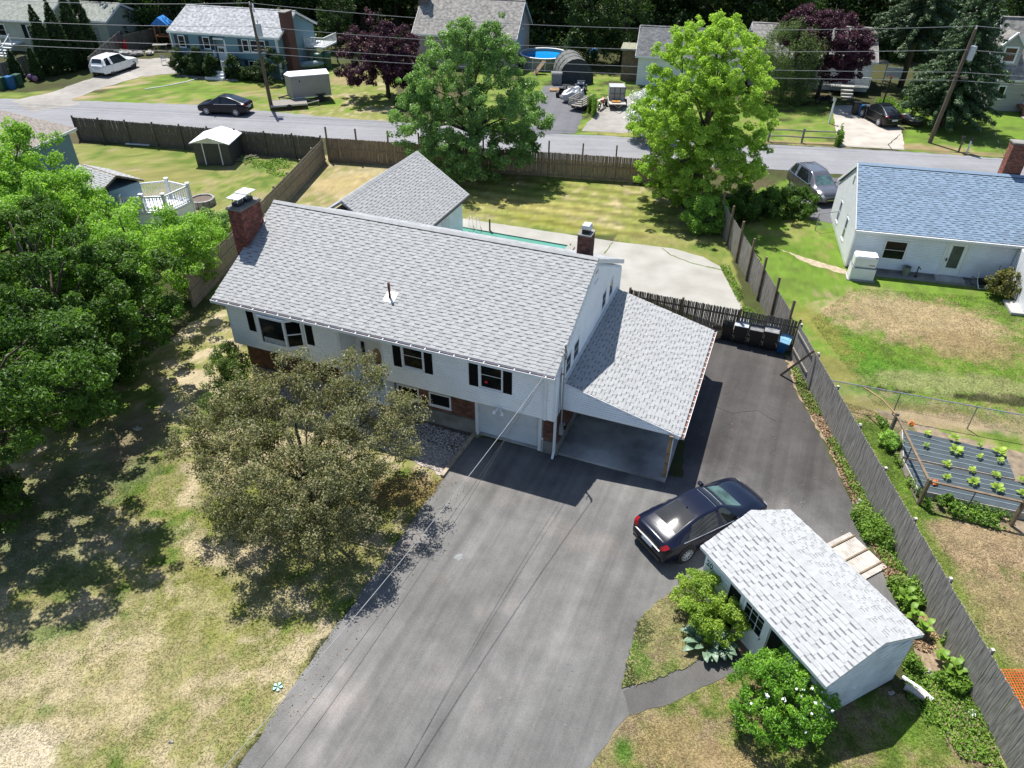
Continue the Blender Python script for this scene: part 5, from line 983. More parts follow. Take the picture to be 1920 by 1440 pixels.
def tree(name, label, x, y, h, blobs, nsp, r0, r1, nleaf, size, mat, bk, trunk=.18, seed=1, group=None, cat='tree', nl=16, z0=.3, inner=.25, boughs=0, fill=.3, **kw):
    rng = np.random.default_rng(seed); t = root(name, label, cat, x, y, 0, 0, group); cs, rs = crown_sprays(blobs, nsp, r0, r1, rng, inner, boughs, fill)
    V, F = leaves(cs, rs, nleaf, size, rng, **kw); npmesh('crown', V, F, mat, t)
    m = MB(); limbs(m, (0, 0, -.05), h, trunk, cs, rng, nl, z0); m.build('trunk', bk, t, True); return t
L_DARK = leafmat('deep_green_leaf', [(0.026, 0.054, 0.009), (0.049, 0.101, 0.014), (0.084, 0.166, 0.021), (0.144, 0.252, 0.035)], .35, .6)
L_MID = leafmat('mid_green_leaf', [(0.082, 0.16, 0.025), (0.164, 0.301, 0.043), (0.265, 0.442, 0.064), (0.45, 0.602, 0.109)], .35, .5)
L_SILV = leafmat('silvery_green_leaf', [(0.07, 0.135, 0.041), (0.123, 0.229, 0.065), (0.207, 0.336, 0.1), (0.36, 0.484, 0.208)], .3, .5, .4)
L_BRIGHT = leafmat('bright_maple_leaf', [(0.117, 0.198, 0.03), (0.234, 0.356, 0.052), (0.364, 0.502, 0.086), (0.494, 0.607, 0.149)], .42, .5)
L_LIME = leafmat('lime_shrub_leaf', [(0.091, 0.155, 0.022), (0.182, 0.291, 0.033), (0.309, 0.419, 0.055), (0.455, 0.546, 0.1)], .35, 1.5)
L_PURP = leafmat('purple_leaf', [(0.023, 0.012, 0.019), (0.058, 0.019, 0.039), (0.108, 0.035, 0.066), (0.176, 0.078, 0.117)], .25, .7, .45, .6)
L_CRAB = leafmat('olive_purple_leaf', [(.125, .085, .058), (.16, .145, .072), (.195, .205, .085), (.30, .285, .17), (.27, .125, .10)], .32, .9, .5, .8)
L_NEEDLE = leafmat('spruce_needle', [(0.018, 0.04, 0.018), (0.036, 0.076, 0.028), (0.067, 0.124, 0.043), (0.124, 0.191, 0.064)], .12, .7)
L_ARB = leafmat('arborvitae_spray', [(0.013, 0.029, 0.008), (0.023, 0.049, 0.01), (0.036, 0.072, 0.013), (0.065, 0.111, 0.019)], .2, .9)
L_WOOD = leafmat('forest_leaf', [(.010, .024, .006), (.022, .048, .010), (.042, .085, .015), (.075, .13, .025)], .3, .12)
L_WILLOW = leafmat('weeping_leaf', [(0.047, 0.078, 0.025), (0.086, 0.133, 0.043), (0.133, 0.187, 0.062), (0.187, 0.25, 0.094)], .3, .8)
L_RHODO = leafmat('rhododendron_leaf', [(0.04, 0.11, 0.011), (0.091, 0.222, 0.02), (0.171, 0.342, 0.03), (0.302, 0.504, 0.058)], .25, 1.4, .35)
L_WEED = leafmat('weed_leaf', [(0.051, 0.103, 0.015), (0.103, 0.191, 0.022), (0.162, 0.279, 0.033), (0.25, 0.367, 0.059)], .3, 1.2)
L_HOSTA = leafmat('hosta_leaf', [(0.112, 0.182, 0.119), (0.168, 0.252, 0.168), (0.238, 0.322, 0.238)], .2, 2, .45)
# the six crowded trees on the left
tree('maple_tree', 'tall leafy green tree at the left edge, in front of the tan roof', -27.0, 37.6, 7.8, [(0, 0, 5.4, 3.6, 3.4, 2.4), (2.2, -2.0, 4.6, 2.6, 2.8, 2.3), (-3, -2, 4.4, 3.4, 3.4, 2.6)], 425, .22, .5, 52000, .14, L_MID, bark, .26, 101, boughs=60)
tree('maple_tree', 'green tree leaning over the grey porch roof, left of the white railing', -23.6, 36.2, 5.2, [(-.3, 0, 3.4, 2.8, 2.6, 1.9), (1.6, -.2, 2.8, 2.0, 1.8, 1.6)], 323, .22, .5, 42000, .135, L_MID, bark, .22, 102, boughs=44)
tree('ash_tree', 'feathery green tree nearest the big brick chimney', -18.0, 31.4, 5.8, [(0, 0, 3.5, 3.0, 3.0, 2.1), (1.3, 2.4, 2.6, 1.8, 2.2, 1.8), (-1.2, -1.6, 3.1, 2.4, 2.4, 2.2)], 357, .22, .5, 44000, .13, L_MID, bark, .2, 103, boughs=54)
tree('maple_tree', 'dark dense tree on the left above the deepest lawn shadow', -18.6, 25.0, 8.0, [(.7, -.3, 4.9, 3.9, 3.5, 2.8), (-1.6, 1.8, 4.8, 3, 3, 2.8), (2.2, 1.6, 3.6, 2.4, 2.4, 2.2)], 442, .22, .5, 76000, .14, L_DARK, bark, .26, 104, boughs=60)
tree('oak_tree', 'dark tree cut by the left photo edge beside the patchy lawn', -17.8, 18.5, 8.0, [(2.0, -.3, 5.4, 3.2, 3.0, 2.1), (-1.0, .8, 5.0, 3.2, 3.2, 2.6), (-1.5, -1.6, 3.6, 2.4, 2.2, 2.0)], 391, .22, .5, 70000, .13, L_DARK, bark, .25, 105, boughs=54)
tree('oak_tree', 'big green tree behind the darkest ones at the far left edge', -25.2, 28.0, 8.6, [(0, 0, 5.6, 4.0, 4.0, 3.0), (-2, -3, 4.6, 3.4, 3.4, 3.0), (2.0, 1.5, 4.6, 2.8, 2.8, 2.6)], 425, .22, .5, 66000, .15, L_MID, bark, .3, 106, boughs=60)
tree('undergrowth_bush', 'low green saplings under the trees beside the fence behind the brick chimney', -17.4, 36.8, 2.6, [(0, 0, 1.4, 1.2, 2.2, 1.2), (.6, -2.4, 1.2, 1.0, 1.6, 1.1)], 70, .25, .5, 9000, .12, L_MID, bark, .05, 107, cat='bush')
tree('undergrowth_bush', 'added dark undergrowth shading the foot of the tree cut by the left photo edge', -18.3, 17.6, 2.0, [(0, 0, 1.1, 1.7, 1.2, 1.0), (-1.2, .8, 1.2, 1.5, 1.3, 1.1)], 90, .22, .42, 13000, .12, L_DARK, bark, .05, 108, cat='bush')  # added bush: covers the trunk and keeps the tree base dark
tree('undergrowth_bush', 'added dark undergrowth deepening the shade under the densest left trees, farther from the photo edge', -18.0, 23.2, 2.2, [(0, 0, 1.2, 1.8, 1.8, 1.1), (.2, 2.6, 1.2, 1.4, 1.8, 1.1)], 90, .22, .42, 13000, .12, L_DARK, bark, .05, 109, cat='bush')  # added bush: extra leaf mass that darkens the ground under these trees
# the olive-purple crabapple before the house
tree('crabapple_tree', 'spreading crabapple with brownish purple leaves in front of the white house', -7.0, 18.0, 4.9, [(0, 0, 3.4, 3.2, 2.8, 1.7), (-2.3, 1.1, 3.5, 2.1, 2.1, 1.4), (2.1, 1.4, 3.2, 2.1, 2.2, 1.4), (0.2, 2.6, 3.9, 2.5, 1.4, 1.25), (-1.0, -1.8, 2.6, 2.0, 1.4, 1.3), (1.2, -1.9, 2.5, 1.7, 1.3, 1.2)], 520, .22, .5, 72000, .085, L_CRAB, bark_dark, .14, 110, nl=26, z0=.2, inner=.5, shell=.2, jit=.7, up=.5)
tree('corner_shrub', 'yellow green shrub at the left front corner of the white house', -11.75, 24.9, 2.6, [(-.1, 0, 1.7, .85, .8, .95), (.3, -.8, 1.0, .8, .7, .8), (-.3, -.9, .8, .8, .7, .7)], 110, .16, .32, 12000, .085, leafmat('laurel_leaf', [(.03, .06, .012), (.07, .13, .02), (.12, .18, .035), (.24, .27, .07)], .3, 1.5), bark, .05, 111, cat='shrub')
# back yard trees
tree('pear_tree', 'big silvery green tree beside the road, left of the far driveway', -3.1, 51.9, 10.2, [(-.3, 0, 6.8, 3.7, 3.4, 3.2), (-2.6, -.6, 3.9, 3.1, 3.0, 2.6), (2.9, -.4, 4.4, 3.0, 3.0, 2.7), (.3, -1.2, 2.3, 4.3, 2.8, 2.2), (-2.4, -.8, 2.3, 2.2, 2.0, 1.8), (1.6, 0, 8.2, 1.8, 1.8, 2.0), (-.6, .2, 8.6, 1.4, 1.4, 1.7)], 768, .22, .48, 94000, .15, L_SILV, bark, .28, 120, boughs=120, fill=.55)
tree('bright_maple', 'tall bright lime green maple beside the road, tallest in the middle of the photo', 12.0, 46.9, 11.4, [(0, 0, 8.0, 3.8, 3.6, 3.0), (0, 0, 5.4, 4.4, 4.1, 2.9), (.3, -.3, 3.2, 4.2, 3.8, 2.3), (0, -.4, 1.9, 3.7, 3.3, 1.7), (-.2, 0, 9.9, 2.7, 2.6, 1.6)], 1020, .2, .44, 128000, .14, L_BRIGHT, bark, .30, 121, flat=.7, boughs=170, fill=.6)
tree('round_bush', 'round green bush under the bright maple at the end of the back fence', 11.9, 42.4, 1.9, [(0, 0, 1.1, 1.25, 1.2, 1.0), (.3, .8, 1.3, .9, .9, .9)], 60, .22, .42, 8000, .12, L_MID, bark, .05, 122, cat='bush')
def hedge(name, label, p, q, w, h, n, nl, size, mat, seed, cat='hedge'):
    rng = np.random.default_rng(seed); d = Vector((q[0] - p[0], q[1] - p[1], 0)); L = d.length; t = root(name, label, cat, p[0], p[1], 0, math.atan2(d.y, d.x))
    B = [(L * (i + .5) / n, rng.uniform(-.1, .1), h * .5, L / n * .75, w / 2, h * rng.uniform(.45, .56)) for i in range(n)]
    cs, rs = crown_sprays(B, n * 16, .2, .42, rng, .2); V, F = leaves(cs, rs, nl, size, rng); npmesh('foliage', V, F, mat, t)
    m = MB()
    for i in range(n): m.tube([(L * (i + .5) / n, 0, 0), (L * (i + .5) / n + .1, .1, h * .8)], [.05, .02], 5)
    m.build('stems', bark_dark, t); t.children[-1]['kind'] = 'stuff'; return t
hedge('hedge', 'dark green hedge between the fence posts and the grey suv', (13.9, 44.4), (19.4, 45.0), 2.3, 1.7, 8, 26000, .13, L_DARK, 130)
tree('purple_tree', 'dark purple tree beside the cargo trailer across the road', -12.0, 71.8, 7.4, [(0, 0, 4.6, 3.3, 3.1, 2.6), (-1.7, -.3, 3.0, 2.6, 2.2, 1.9), (1.4, .2, 3.2, 2.4, 2.4, 2.2)], 345, .22, .5, 44000, .17, L_PURP, bark_dark, .2, 140, boughs=60)
tree('purple_tree', 'dark purple maple over the porch of the white gabled house', 29.0, 72.6, 8.2, [(0, 0, 4.9, 3.4, 3.0, 2.8), (-2.2, .5, 5.9, 2.4, 2.2, 2.0), (1.4, -.4, 3.6, 2.6, 2.2, 2.0)], 390, .22, .5, 56000, .17, L_PURP, bark_dark, .2, 141, boughs=60)
tree('weeping_tree', 'grey green weeping tree between the bright maple and the purple one', 25.2, 71.6, 7.0, [(0, 0, 4.6, 2.7, 2.3, 2.4), (0, 0, 2.4, 2.7, 2.2, 2.0)], 190, .35, .7, 42000, .17, L_WILLOW, bark, .18, 142, up=.1, wide=.28, droop=1.1)
tree('white_shrub', 'shrub covered in white blossom behind the bright maple by the gravel drive', 10.98, 60.05, 3.6, [(0, 0, 2.0, 1.7, 1.6, 1.7)], 90, .3, .55, 7000, .14, L_MID, bark, .06, 143, cat='shrub')
_r = np.random.default_rng(5); _c, _q = crown_sprays([(0, 0, 2.1, 1.85, 1.75, 1.85)], 80, .25, .5, _r, 0); _V, _F = leaves(_c, _q, 5200, .13, _r); npmesh('blossom', _V, _F, flower_white, bpy.data.objects['white_shrub'])
def conifer(name, label, x, y, h, r, n, size, mat, seed, z0=.06, cat='tree', layers=None, bare=0.0):
    """tiers of drooping boughs on a straight trunk"""
    rng = np.random.default_rng(seed); t = root(name, label, cat, x, y); cs, rs = [], []; layers = layers or int(h * 2.2); m = MB().tube([(0, 0, -.05), (.05, 0, h * .5), (0, 0, h)], [r * .075, r * .05, .02], 7)
    for i in range(layers):
        f = i / layers; z = h * (z0 + (1 - z0) * f) ; R_ = r * (1 - f) ** .85 * rng.uniform(.8, 1.1) + .15; k = max(4, int(9 * (1 - f) + 3)); o = rng.random() * 6
        for j in range(k):
            a = o + 2 * PI * j / k + rng.uniform(-.25, .25); L_ = R_ * rng.uniform(.75, 1.15)
            if rng.random() < bare * (1 - f): continue
            m.tube([(0, 0, z), (L_ * .9 * math.cos(a), L_ * .9 * math.sin(a), z - .14 * L_)], [.035, .01], 4)
            for s in np.linspace(.25, 1, max(2, int(L_ / .45))): cs.append((L_ * s * math.cos(a), L_ * s * math.sin(a), z - .16 * L_ * s * s + .05)); rs.append(.16 + .22 * L_ / r * (1.15 - .5 * s))
    V, F = leaves(np.array(cs), np.array(rs), n, size, rng, up=.7, wide=.28, flat=.45, droop=.16); npmesh('crown', V, F, mat, t); m.build('trunk', bark, t, True); return t
conifer('spruce_tree', 'dark spruce behind the leaning utility pole', 37.27, 64.52, 13.5, 3.9, 60000, .28, L_NEEDLE, 150, .10)
conifer('spruce_tree', 'tall pine with a bare lower trunk left of the dark spruce', 39.01, 77.36, 16, 4.2, 46000, .30, leafmat('pine_needle', [(0.021, 0.042, 0.018), (0.042, 0.075, 0.029), (0.072, 0.117, 0.046), (0.117, 0.169, 0.072)], .12, .7), 151, .28, bare=.3)
def arborvitae(label, x, y, h, r, n, seed, group='arborvitae along the grey fence'):
    rng = np.random.default_rng(seed); t = root('arborvitae', label, 'tree', x, y, 0, 0, group); z = np.linspace(.1, h, 60); cs = []; rs = []
    for zz in z:
        f = zz / h; R_ = r * (min(1, .75 + 1.2 * f) * (1 - f ** 2.2)) + .05
        for j in range(6): a = rng.random() * 6.28; cs.append((R_ * .75 * math.cos(a), R_ * .75 * math.sin(a), zz)); rs.append(.10 + .25 * R_)
    V, F = leaves(np.array(cs), np.array(rs), int(n * 2), .17, rng, up=.8, wide=.55, shell=.3); npmesh('crown', V, F, L_ARB, t); MB().tube([(0, 0, 0), (0, 0, h * .9)], [.12, .02], 6).build('trunk', bark, t)
for (x, y), h, r, s, lab in (((-47.62, 79.20), 5.6, 1.05, 1, 'third arborvitae from the left, the first tall one'), ((-46.59, 80.34), 5.8, 1.1, 2, 'fourth arborvitae from the left, second of the tall four'), ((-45.92, 82.20), 6.6, 1.15, 3, 'fifth arborvitae from the left, third of the tall four'), ((-45.73, 84.11), 6.5, 1.15, 4, 'tallest arborvitae nearest the white suv'), ((-49.64, 76.57), 2.5, .55, 5, 'small narrow arborvitae by the bins at the far left'), ((-47.91, 77.05), 2.7, .5, 6, 'small narrow arborvitae before the tall four')):
    arborvitae(lab, x, y, h * 1.15, r, 7000 if h > 4 else 2600, 160 + s)
# clipped shrubs before the blue house
for i, (u, v, h, r, lab) in enumerate(((1.2, -.9, 2.6, .8, 'rounded cone shrub at the left corner of the blue house'), (2.6, -1.0, 1.9, .6, 'low cone shrub second from the left before the blue house'), (3.7, -1.1, 2.7, .75, 'tall pointed shrub third from the left before the blue house'), (7.1 - 1.2 - 1.2 + .6, -1.0 - .3, 2.4, .75, 'pointed shrub just left of the white front steps'), (7.6, -1.0, 2.4, .75, 'pointed shrub just right of the white front steps'), (12.0, -1.1, 3.0, 1.7, 'big dark bush at the chimney corner of the blue house'))):
    X = -35.568 + u * math.cos(-.248) - (v) * math.sin(-.248); Y_ = 80.975 + u * math.sin(-.248) + (v) * math.cos(-.248); rng = np.random.default_rng(170 + i)
    t = root('foundation_shrub', lab, 'shrub', X, Y_, 0, 0, 'shrubs before the blue house'); B = [(0, 0, h * .42, r, r, h * .42), (0, 0, h * .68, r * .6, r * .6, h * .34)]
    cs, rs = crown_sprays(B, 60, .2, .36, rng, .2); V, F = leaves(cs, rs, 4200, .15, rng); npmesh('crown', V, F, L_ARB, t); MB().tube([(0, 0, 0), (0, 0, h * .7)], [.07, .02], 5).build('trunk', bark, t)
hedge('low_hedge', 'low dark hedge under the lower windows of the blue house', (-27.7, 77.9), (-25.2, 77.2), 1.3, 1.3, 4, 7000, .15, L_ARB, 178)
# shrubs by the small shed
tree('lime_shrub', 'lime green shrub between the black sedan and the shed door', 5.91, 13.67, 1.6, [(-.1, .3, .95, .85, .85, .62), (.35, -.35, .85, .75, .7, .62)], 190, .10, .19, 20000, .060, L_LIME, bark, .05, 180, cat='shrub', up=.7)
tree('rhododendron', 'round rhododendron with white flowers at the near end of the shed', 7.29, 10.73, 2.0, [(0, 0, .95, 1.35, 1.2, .95), (.35, .45, 1.15, 1.0, .8, .75)], 330, .12, .2, 36000, .066, L_RHODO, bark, .06, 181, cat='shrub', up=.7, wide=.42)
_rt = bpy.data.objects['rhododendron']; _r = np.random.default_rng(9)
for k in range(20):
    a, e = _r.uniform(-2.9, .8), _r.uniform(.25, 1.3); c = np.array([1.38 * math.cos(a) * math.cos(e), 1.2 * math.sin(a) * math.cos(e), .98 + .98 * math.sin(e)])
    if k >= 9: c = np.array([.35, -.1, 1.75]) + _r.normal(size=3) * np.array([.42, .35, .08])
    _V, _F = leaves([c], [.03 if k > 2 else .06], 9, .05, _r, up=1.0, wide=.8, jit=.4); npmesh('flower', _V, _F, flower_white, _rt)
# hosta: broad leaves, each one a part
ho = root('hosta', 'pale grey green hosta at the edge of the walkway below the lime shrub', 'plant', 5.92, 12.94); _r = random.Random(4)
def broad_leaf(L, W, mat, curl=.35):
    m = MB(); vs = []; n = 6
    for i in range(n + 1):
        t = i / n; w = W * math.sin(PI * min(1, t * .92 + .06)) ** .8; z = curl * L * (math.sin(t * PI * .75) * .6 - t * t * .55); vs += [(t * L, -w / 2, z + .12 * w), (t * L, 0, z), (t * L, w / 2, z + .12 * w)]
    fs = [f for i in range(n) for f in ((3 * i, 3 * i + 3, 3 * i + 4, 3 * i + 1), (3 * i + 1, 3 * i + 4, 3 * i + 5, 3 * i + 2))]
    return m.add(vs, fs).mesh('leaf', mat, True)
hl = [broad_leaf(.34, .19, L_HOSTA), broad_leaf(.42, .22, L_HOSTA, .5), broad_leaf(.27, .15, L_HOSTA, .3)]
for i in range(95):
    a = _r.uniform(0, 2 * PI); d = _r.random() ** .6 * .44; el = 1.1 - d * 2.1
    inst('leaf', hl[i % 3], ho, Matrix.Translation((d * math.cos(a) * 1.15, d * math.sin(a), .34 - d * .35 + _r.uniform(-.04, .05))) @ Matrix.Rotation(a + _r.uniform(-.4, .4), 4, 'Z') @ Matrix.Rotation(-el * .7, 4, 'Y') @ Matrix.Rotation(_r.uniform(-.4, .4), 4, 'X'))
tree('yellow_shrub', 'yellow green rhododendron beside the white addition of the blue-roofed house', 26.36, 34.53, 1.4, [(0, 0, .75, .9, .75, .65)], 50, .16, .3, 3600, .13, leafmat('yellowing_leaf', [(.05, .07, .015), (.11, .12, .03), (.18, .17, .05), (.22, .15, .06)], .3, 2), bark, .05, 182, cat='shrub')
tree('fence_bush', 'small leafy bush against the tan fence left of the brick chimney', -17.72, 40.86, 1.8, [(0, 0, 1.0, 1.3, .7, .9)], 50, .2, .4, 6000, .11, L_SILV, bark, .05, 183, cat='bush')
# weeds and saplings along the verge, as ground cover
def cover(name, poly, n, size, mat, seed, h=.3, up=.8, wide=.6, clump=.9, kind='stuff', label=None):
    rng = np.random.default_rng(seed); P = np.array(poly); out = []
    while len(out) < n:
        q = P.min(0) + rng.random((n * 3, 2)) * (P.max(0) - P.min(0)); k = inpoly(q[:, 0], q[:, 1], poly) & (fbm(q[:, 0] * clump, q[:, 1] * clump, seed, 3) > .47); out += list(q[k])
    q = np.array(out[:n]); z = rng.random(n) ** 1.6 * h * (.4 + 1.2 * fbm(q[:, 0] * 1.4, q[:, 1] * 1.4, seed + 1, 3)); p = np.column_stack([q, z + .03]); nn = rng.normal(size=(n, 3)) * .6 + np.array([0, 0, up]); nn /= np.linalg.norm(nn, axis=1, keepdims=True)
    t = np.cross(nn, rng.normal(size=(n, 3))); t /= np.linalg.norm(t, axis=1, keepdims=True); b = np.cross(nn, t); s = (size * (.5 + rng.random(n)))[:, None]
    V = np.stack([p - t * s * .5, p + b * s * wide * .5 + nn * s * .15, p + t * s * .5, p - b * s * wide * .5 + nn * s * .15], 1).reshape(-1, 3)
    return tag(npmesh(name, V, np.arange(4 * n).reshape(n, 4), mat), kind=kind)
cover('verge_weeds', [(12.97, 28.33), (13.52, 27.55), (13.09, 20.45), (13.17, 16.31), (12.94, 14.58), (12.35, 14.38), (12.45, 16.76), (12.67, 19.31), (12.77, 22.81), (12.58, 25.70)], 4200, .075, L_WEED, 201, .16)
cover('verge_weeds', [(12.70, 15.20), (13.11, 14.59), (13.33, 11.67), (12.71, 11.34), (11.95, 11.66), (11.48, 12.32), (12.34, 13.22), (12.26, 14.18)], 7000, .085, L_WEED, 202, .4, clump=.8)
cover('verge_weeds', [(11.55, 12.50), (13.33, 11.67), (12.88, 9.42), (11.62, 9.69), (11.20, 11.33)], 4000, .075, L_WEED, 203, .14)
cover('verge_weeds', [(12.17, 18.50), (13.14, 18.51), (13.03, 14.59), (12.26, 14.18), (12.17, 17.48)], 4500, .08, L_WEED, 204, .5, clump=.8)
cover('verge_weeds', [(12.38, 38.62), (12.30, 33.94), (12.69, 30.76), (11.17, 30.49), (11.88, 32.29), (11.84, 37.60)], 1500, .08, L_WEED, 205, .15)
cover('garden_weeds', [(15.33, 24.06), (14.82, 20.18), (15.08, 18.53), (17.86, 17.30), (18.21, 17.93), (15.71, 19.49), (15.07, 20.78), (15.64, 23.71)], 2600, .10, L_WEED, 206, .3)
cover('tall_weeds', [(5.12, 62.26), (6.84, 68.54), (7.41, 67.72), (5.99, 61.86)], 2600, .25, L_WEED, 207, 1.3, up=.2, wide=.2, clump=.2)
cover('fence_weeds', [(-31.48, 58.08), (-28.11, 57.66), (-23.37, 56.15), (-23.66, 57.01), (-28.62, 58.95), (-31.84, 59.40)], 2200, .2, L_WEED, 208, .6)
cover('fence_weeds', [(-21.47, 55.35), (-19.57, 54.45), (-16.35, 54.53), (-14.02, 51.25), (-15.18, 49.66), (-20.03, 53.29)], 1300, .14, L_WEED, 209, .2)
cover('border_weeds', [(26.32, 60.76), (27.75, 62.91), (26.53, 59.15), (25.83, 58.61)], 900, .22, L_WEED, 210, .9, up=.3, wide=.3, clump=.2)
cover('lawn_weeds', [(34.31, 72.02), (37.40, 72.12), (33.68, 64.56), (32.42, 66.07)], 1500, .2, L_WEED, 211, .5)
cover('dead_leaves', [(12.97, 28.33), (13.52, 27.55), (13.09, 20.45), (12.85, 14.18), (13.40, 11.51), (12.88, 9.42), (11.76, 9.69), (12.26, 14.18), (12.47, 18.77), (12.71, 22.64), (12.58, 25.70)], 5000, .08, pbr('dead_leaf', (.30, .20, .11), .9, .3, 6, island=.4), 212, .05, clump=.5)
cover('driveway_litter', [(-2.48, 19.96), (-1.19, 20.27), (-5.03, 11.33), (-6.67, 9.25), (-7.09, 9.24)], 150, .05, MATS['dead_leaf'], 213, .02, clump=1.2); cover('driveway_litter', [(5.58, 27.01), (12.41, 27.97), (12.37, 18.50), (12.18, 16.07), (10.05, 18.47), (7.91, 20.10)], 120, .045, MATS['dead_leaf'], 214, .02, clump=1.2)
_r = np.random.default_rng(15); _gp = [(-1.71, 22.44), (-2.53, 20.25), (-3.70, 20.95), (-5.52, 21.96), (-7.00, 23.04), (-3.52, 23.26)]; _q = np.array(_gp).min(0) + _r.random((16000, 2)) * np.ptp(np.array(_gp), axis=0); _q = _q[inpoly(_q[:, 0], _q[:, 1], _gp)][:3600]
_o = np.array([(1, 0, 0), (-1, 0, 0), (0, 1, 0), (0, -1, 0), (0, 0, .7), (0, 0, -.3)]); _s = (.018 + .03 * _r.random(len(_q)))[:, None, None]; _a = _r.random(len(_q)) * 6; _V = (_o[None] * _s * (.7 + .6 * _r.random((len(_q), 6, 1)))); _V = np.stack([_V[..., 0] * np.cos(_a)[:, None] - _V[..., 1] * np.sin(_a)[:, None], _V[..., 0] * np.sin(_a)[:, None] + _V[..., 1] * np.cos(_a)[:, None], _V[..., 2]], -1) + np.column_stack([_q, np.full(len(_q), .035)])[:, None]
_f = np.array([(0, 2, 4), (2, 1, 4), (1, 3, 4), (3, 0, 4), (2, 0, 5), (1, 2, 5), (3, 1, 5), (0, 3, 5)]); tag(npmesh('gravel', _V.reshape(-1, 3), (_f[None] + np.arange(len(_q))[:, None, None] * 6).reshape(-1, 3), pbr('pale_pebble', (.40, .35, .32), .9, .1, 5, island=.45)), kind='stuff')
# big single leaves of the burdock by the fence
bl = broad_leaf(.27, .19, L_WEED, .3)
for i, (px, py) in enumerate(([(12.39, 14.48), (12.39, 13.89), (12.46, 13.41), (12.72, 12.00), (13.16, 12.25), (12.61, 12.42)])):
    b = root('broadleaf_weed', 'broad leaved green weeds scattered along the foot of the grey fence', 'weed', px, py, 0, 0, 'broad leaved weeds by the fence'); rr_ = random.Random(i)
    for k in range(9): inst('leaf', bl, b, Matrix.Translation((rr_.uniform(-.12, .12), rr_.uniform(-.12, .12), .12 + .05 * k)) @ Matrix.Rotation(k * 2.4, 4, 'Z') @ Matrix.Rotation(-.5, 4, 'Y'))
# short grass standing on the nearer lawns
def tufts(n, poly, seed, hmin=.015, hmax=.04):
    rng = np.random.default_rng(seed); P = np.array(poly); q = P.min(0) + rng.random((n * 3, 2)) * (P.max(0) - P.min(0)); q = q[inpoly(q[:, 0], q[:, 1], poly)][:n]
    q = q[rng.random(len(q)) < .35 + 1.1 * fbm(q[:, 0] * 1.7, q[:, 1] * 1.7, seed, 3)]; n = len(q); c = ground_colour(q[:, 0], q[:, 1]) * (1.0 + .8 * rng.random((n, 1))) * np.array([1.0, 1.04, 1.0]); h = (hmin + (hmax - hmin) * rng.random(n)) * (.5 + .8 * fbm(q[:, 0] * .8, q[:, 1] * .8, seed + 3, 3))
    a = rng.random(n) * 6.28; w = .012 + .012 * rng.random(n); lean = rng.normal(size=(n, 2)) * .055; z = np.zeros(n)
    V = np.stack([np.column_stack([q[:, 0] - w * np.cos(a), q[:, 1] - w * np.sin(a), z]), np.column_stack([q[:, 0] + w * np.cos(a), q[:, 1] + w * np.sin(a), z]), np.column_stack([q + lean, h])], 1).reshape(-1, 3)
    return V, np.arange(3 * n).reshape(n, 3), np.repeat(c, 3, 0)
def grass_mat():
    m, t, N, L, b = nodes('grass_blade'); b.inputs['Roughness'].default_value = .7; b.inputs['Specular IOR Level'].default_value = .2; at = N.new('ShaderNodeAttribute'); at.attribute_name = 'gcol'; L.new(at.outputs['Color'], b.inputs['Base Color'])
    tr = N.new('ShaderNodeBsdfTranslucent'); mx = N.new('ShaderNodeMixShader'); mx.inputs[0].default_value = .5; L.new(at.outputs['Color'], tr.inputs[0]); L.new(b.outputs[0], mx.inputs[1]); L.new(tr.outputs[0], mx.inputs[2]); L.new(mx.outputs[0], N['Material Output'].inputs[0]); return m
_gm = grass_mat()
for i, (n, poly) in enumerate(((95000, [(-17.66, 17.13), (-17.07, 20.36), (-13.15, 21.32), (-9.63, 23.00), (-2.48, 19.96), (-7.02, 9.24), (-7.60, 7.25), (-14.51, 7.20)]), (38000, [(2.10, 9.32), (3.31, 10.75), (4.72, 11.20), (6.93, 12.24), (11.27, 11.49), (12.46, 9.42), (11.53, 7.88), (1.78, 7.79)]), (9000, ISLAND), (60000, [(13.57, 25.52), (16.54, 23.72), (17.86, 17.30), (15.68, 11.53), (13.32, 9.70), (13.10, 14.19), (13.17, 19.59)]), (60000, [(15.15, 31.82), (18.59, 35.22), (26.76, 34.20), (25.43, 27.32), (22.25, 22.44), (15.63, 24.79)]))):
    V, F, c_ = tufts(n, poly, 220 + i); 
    if i == 2: V[:, 2] += .045
    tag(npmesh('grass', V, F, _gm, col=np.clip(c_, 0, 1)), kind='stuff')
# ------------------------------------------------------------------ the wood behind the houses
FB_ = []
def wood_tree(seed, h, r, nleaf, size):
    rng = np.random.default_rng(seed); B = [(0, 0, h * .62, r, r, h * .36), (rng.uniform(-1, 1), rng.uniform(-1, 1), h * .38, r * .9, r * .9, h * .26), (rng.uniform(-1.5, 1.5), rng.uniform(-1.5, 1.5), h * .2, r * .75, r * .75, h * .16)]
    cs, rs = crown_sprays(B, 260, .4, .9, rng, .15, 44); V, F = leaves(cs, rs, nleaf, size, rng); o = npmesh('crown', V, F, L_WOOD); me = o.data; bpy.data.objects.remove(o)
    m = MB(); limbs(m, (0, 0, -.1), h * .95, .26, cs, rng, 12, .15); return me, m.mesh('trunk', bark_dark, True)
WT = [wood_tree(300 + i, h, r, 9000, .34) for i, (h, r) in enumerate(((13, 3.8), (15, 4.4), (11, 3.6), (14, 4.0), (9, 3.2)))]
_r = random.Random(77); k = 0; spots = []
for row, (y0, stp) in enumerate(((101, 5.2), (108, 5.6), (116, 6.2))):
    x = -92 - row * 2.0
    while x < 92: spots.append((x + _r.uniform(-1.3, 1.3), y0 - .16 * x * (1 if x > 0 else .25) + _r.uniform(-1.5, 1.5) - (3 if x < -30 else 0), row)); x += stp
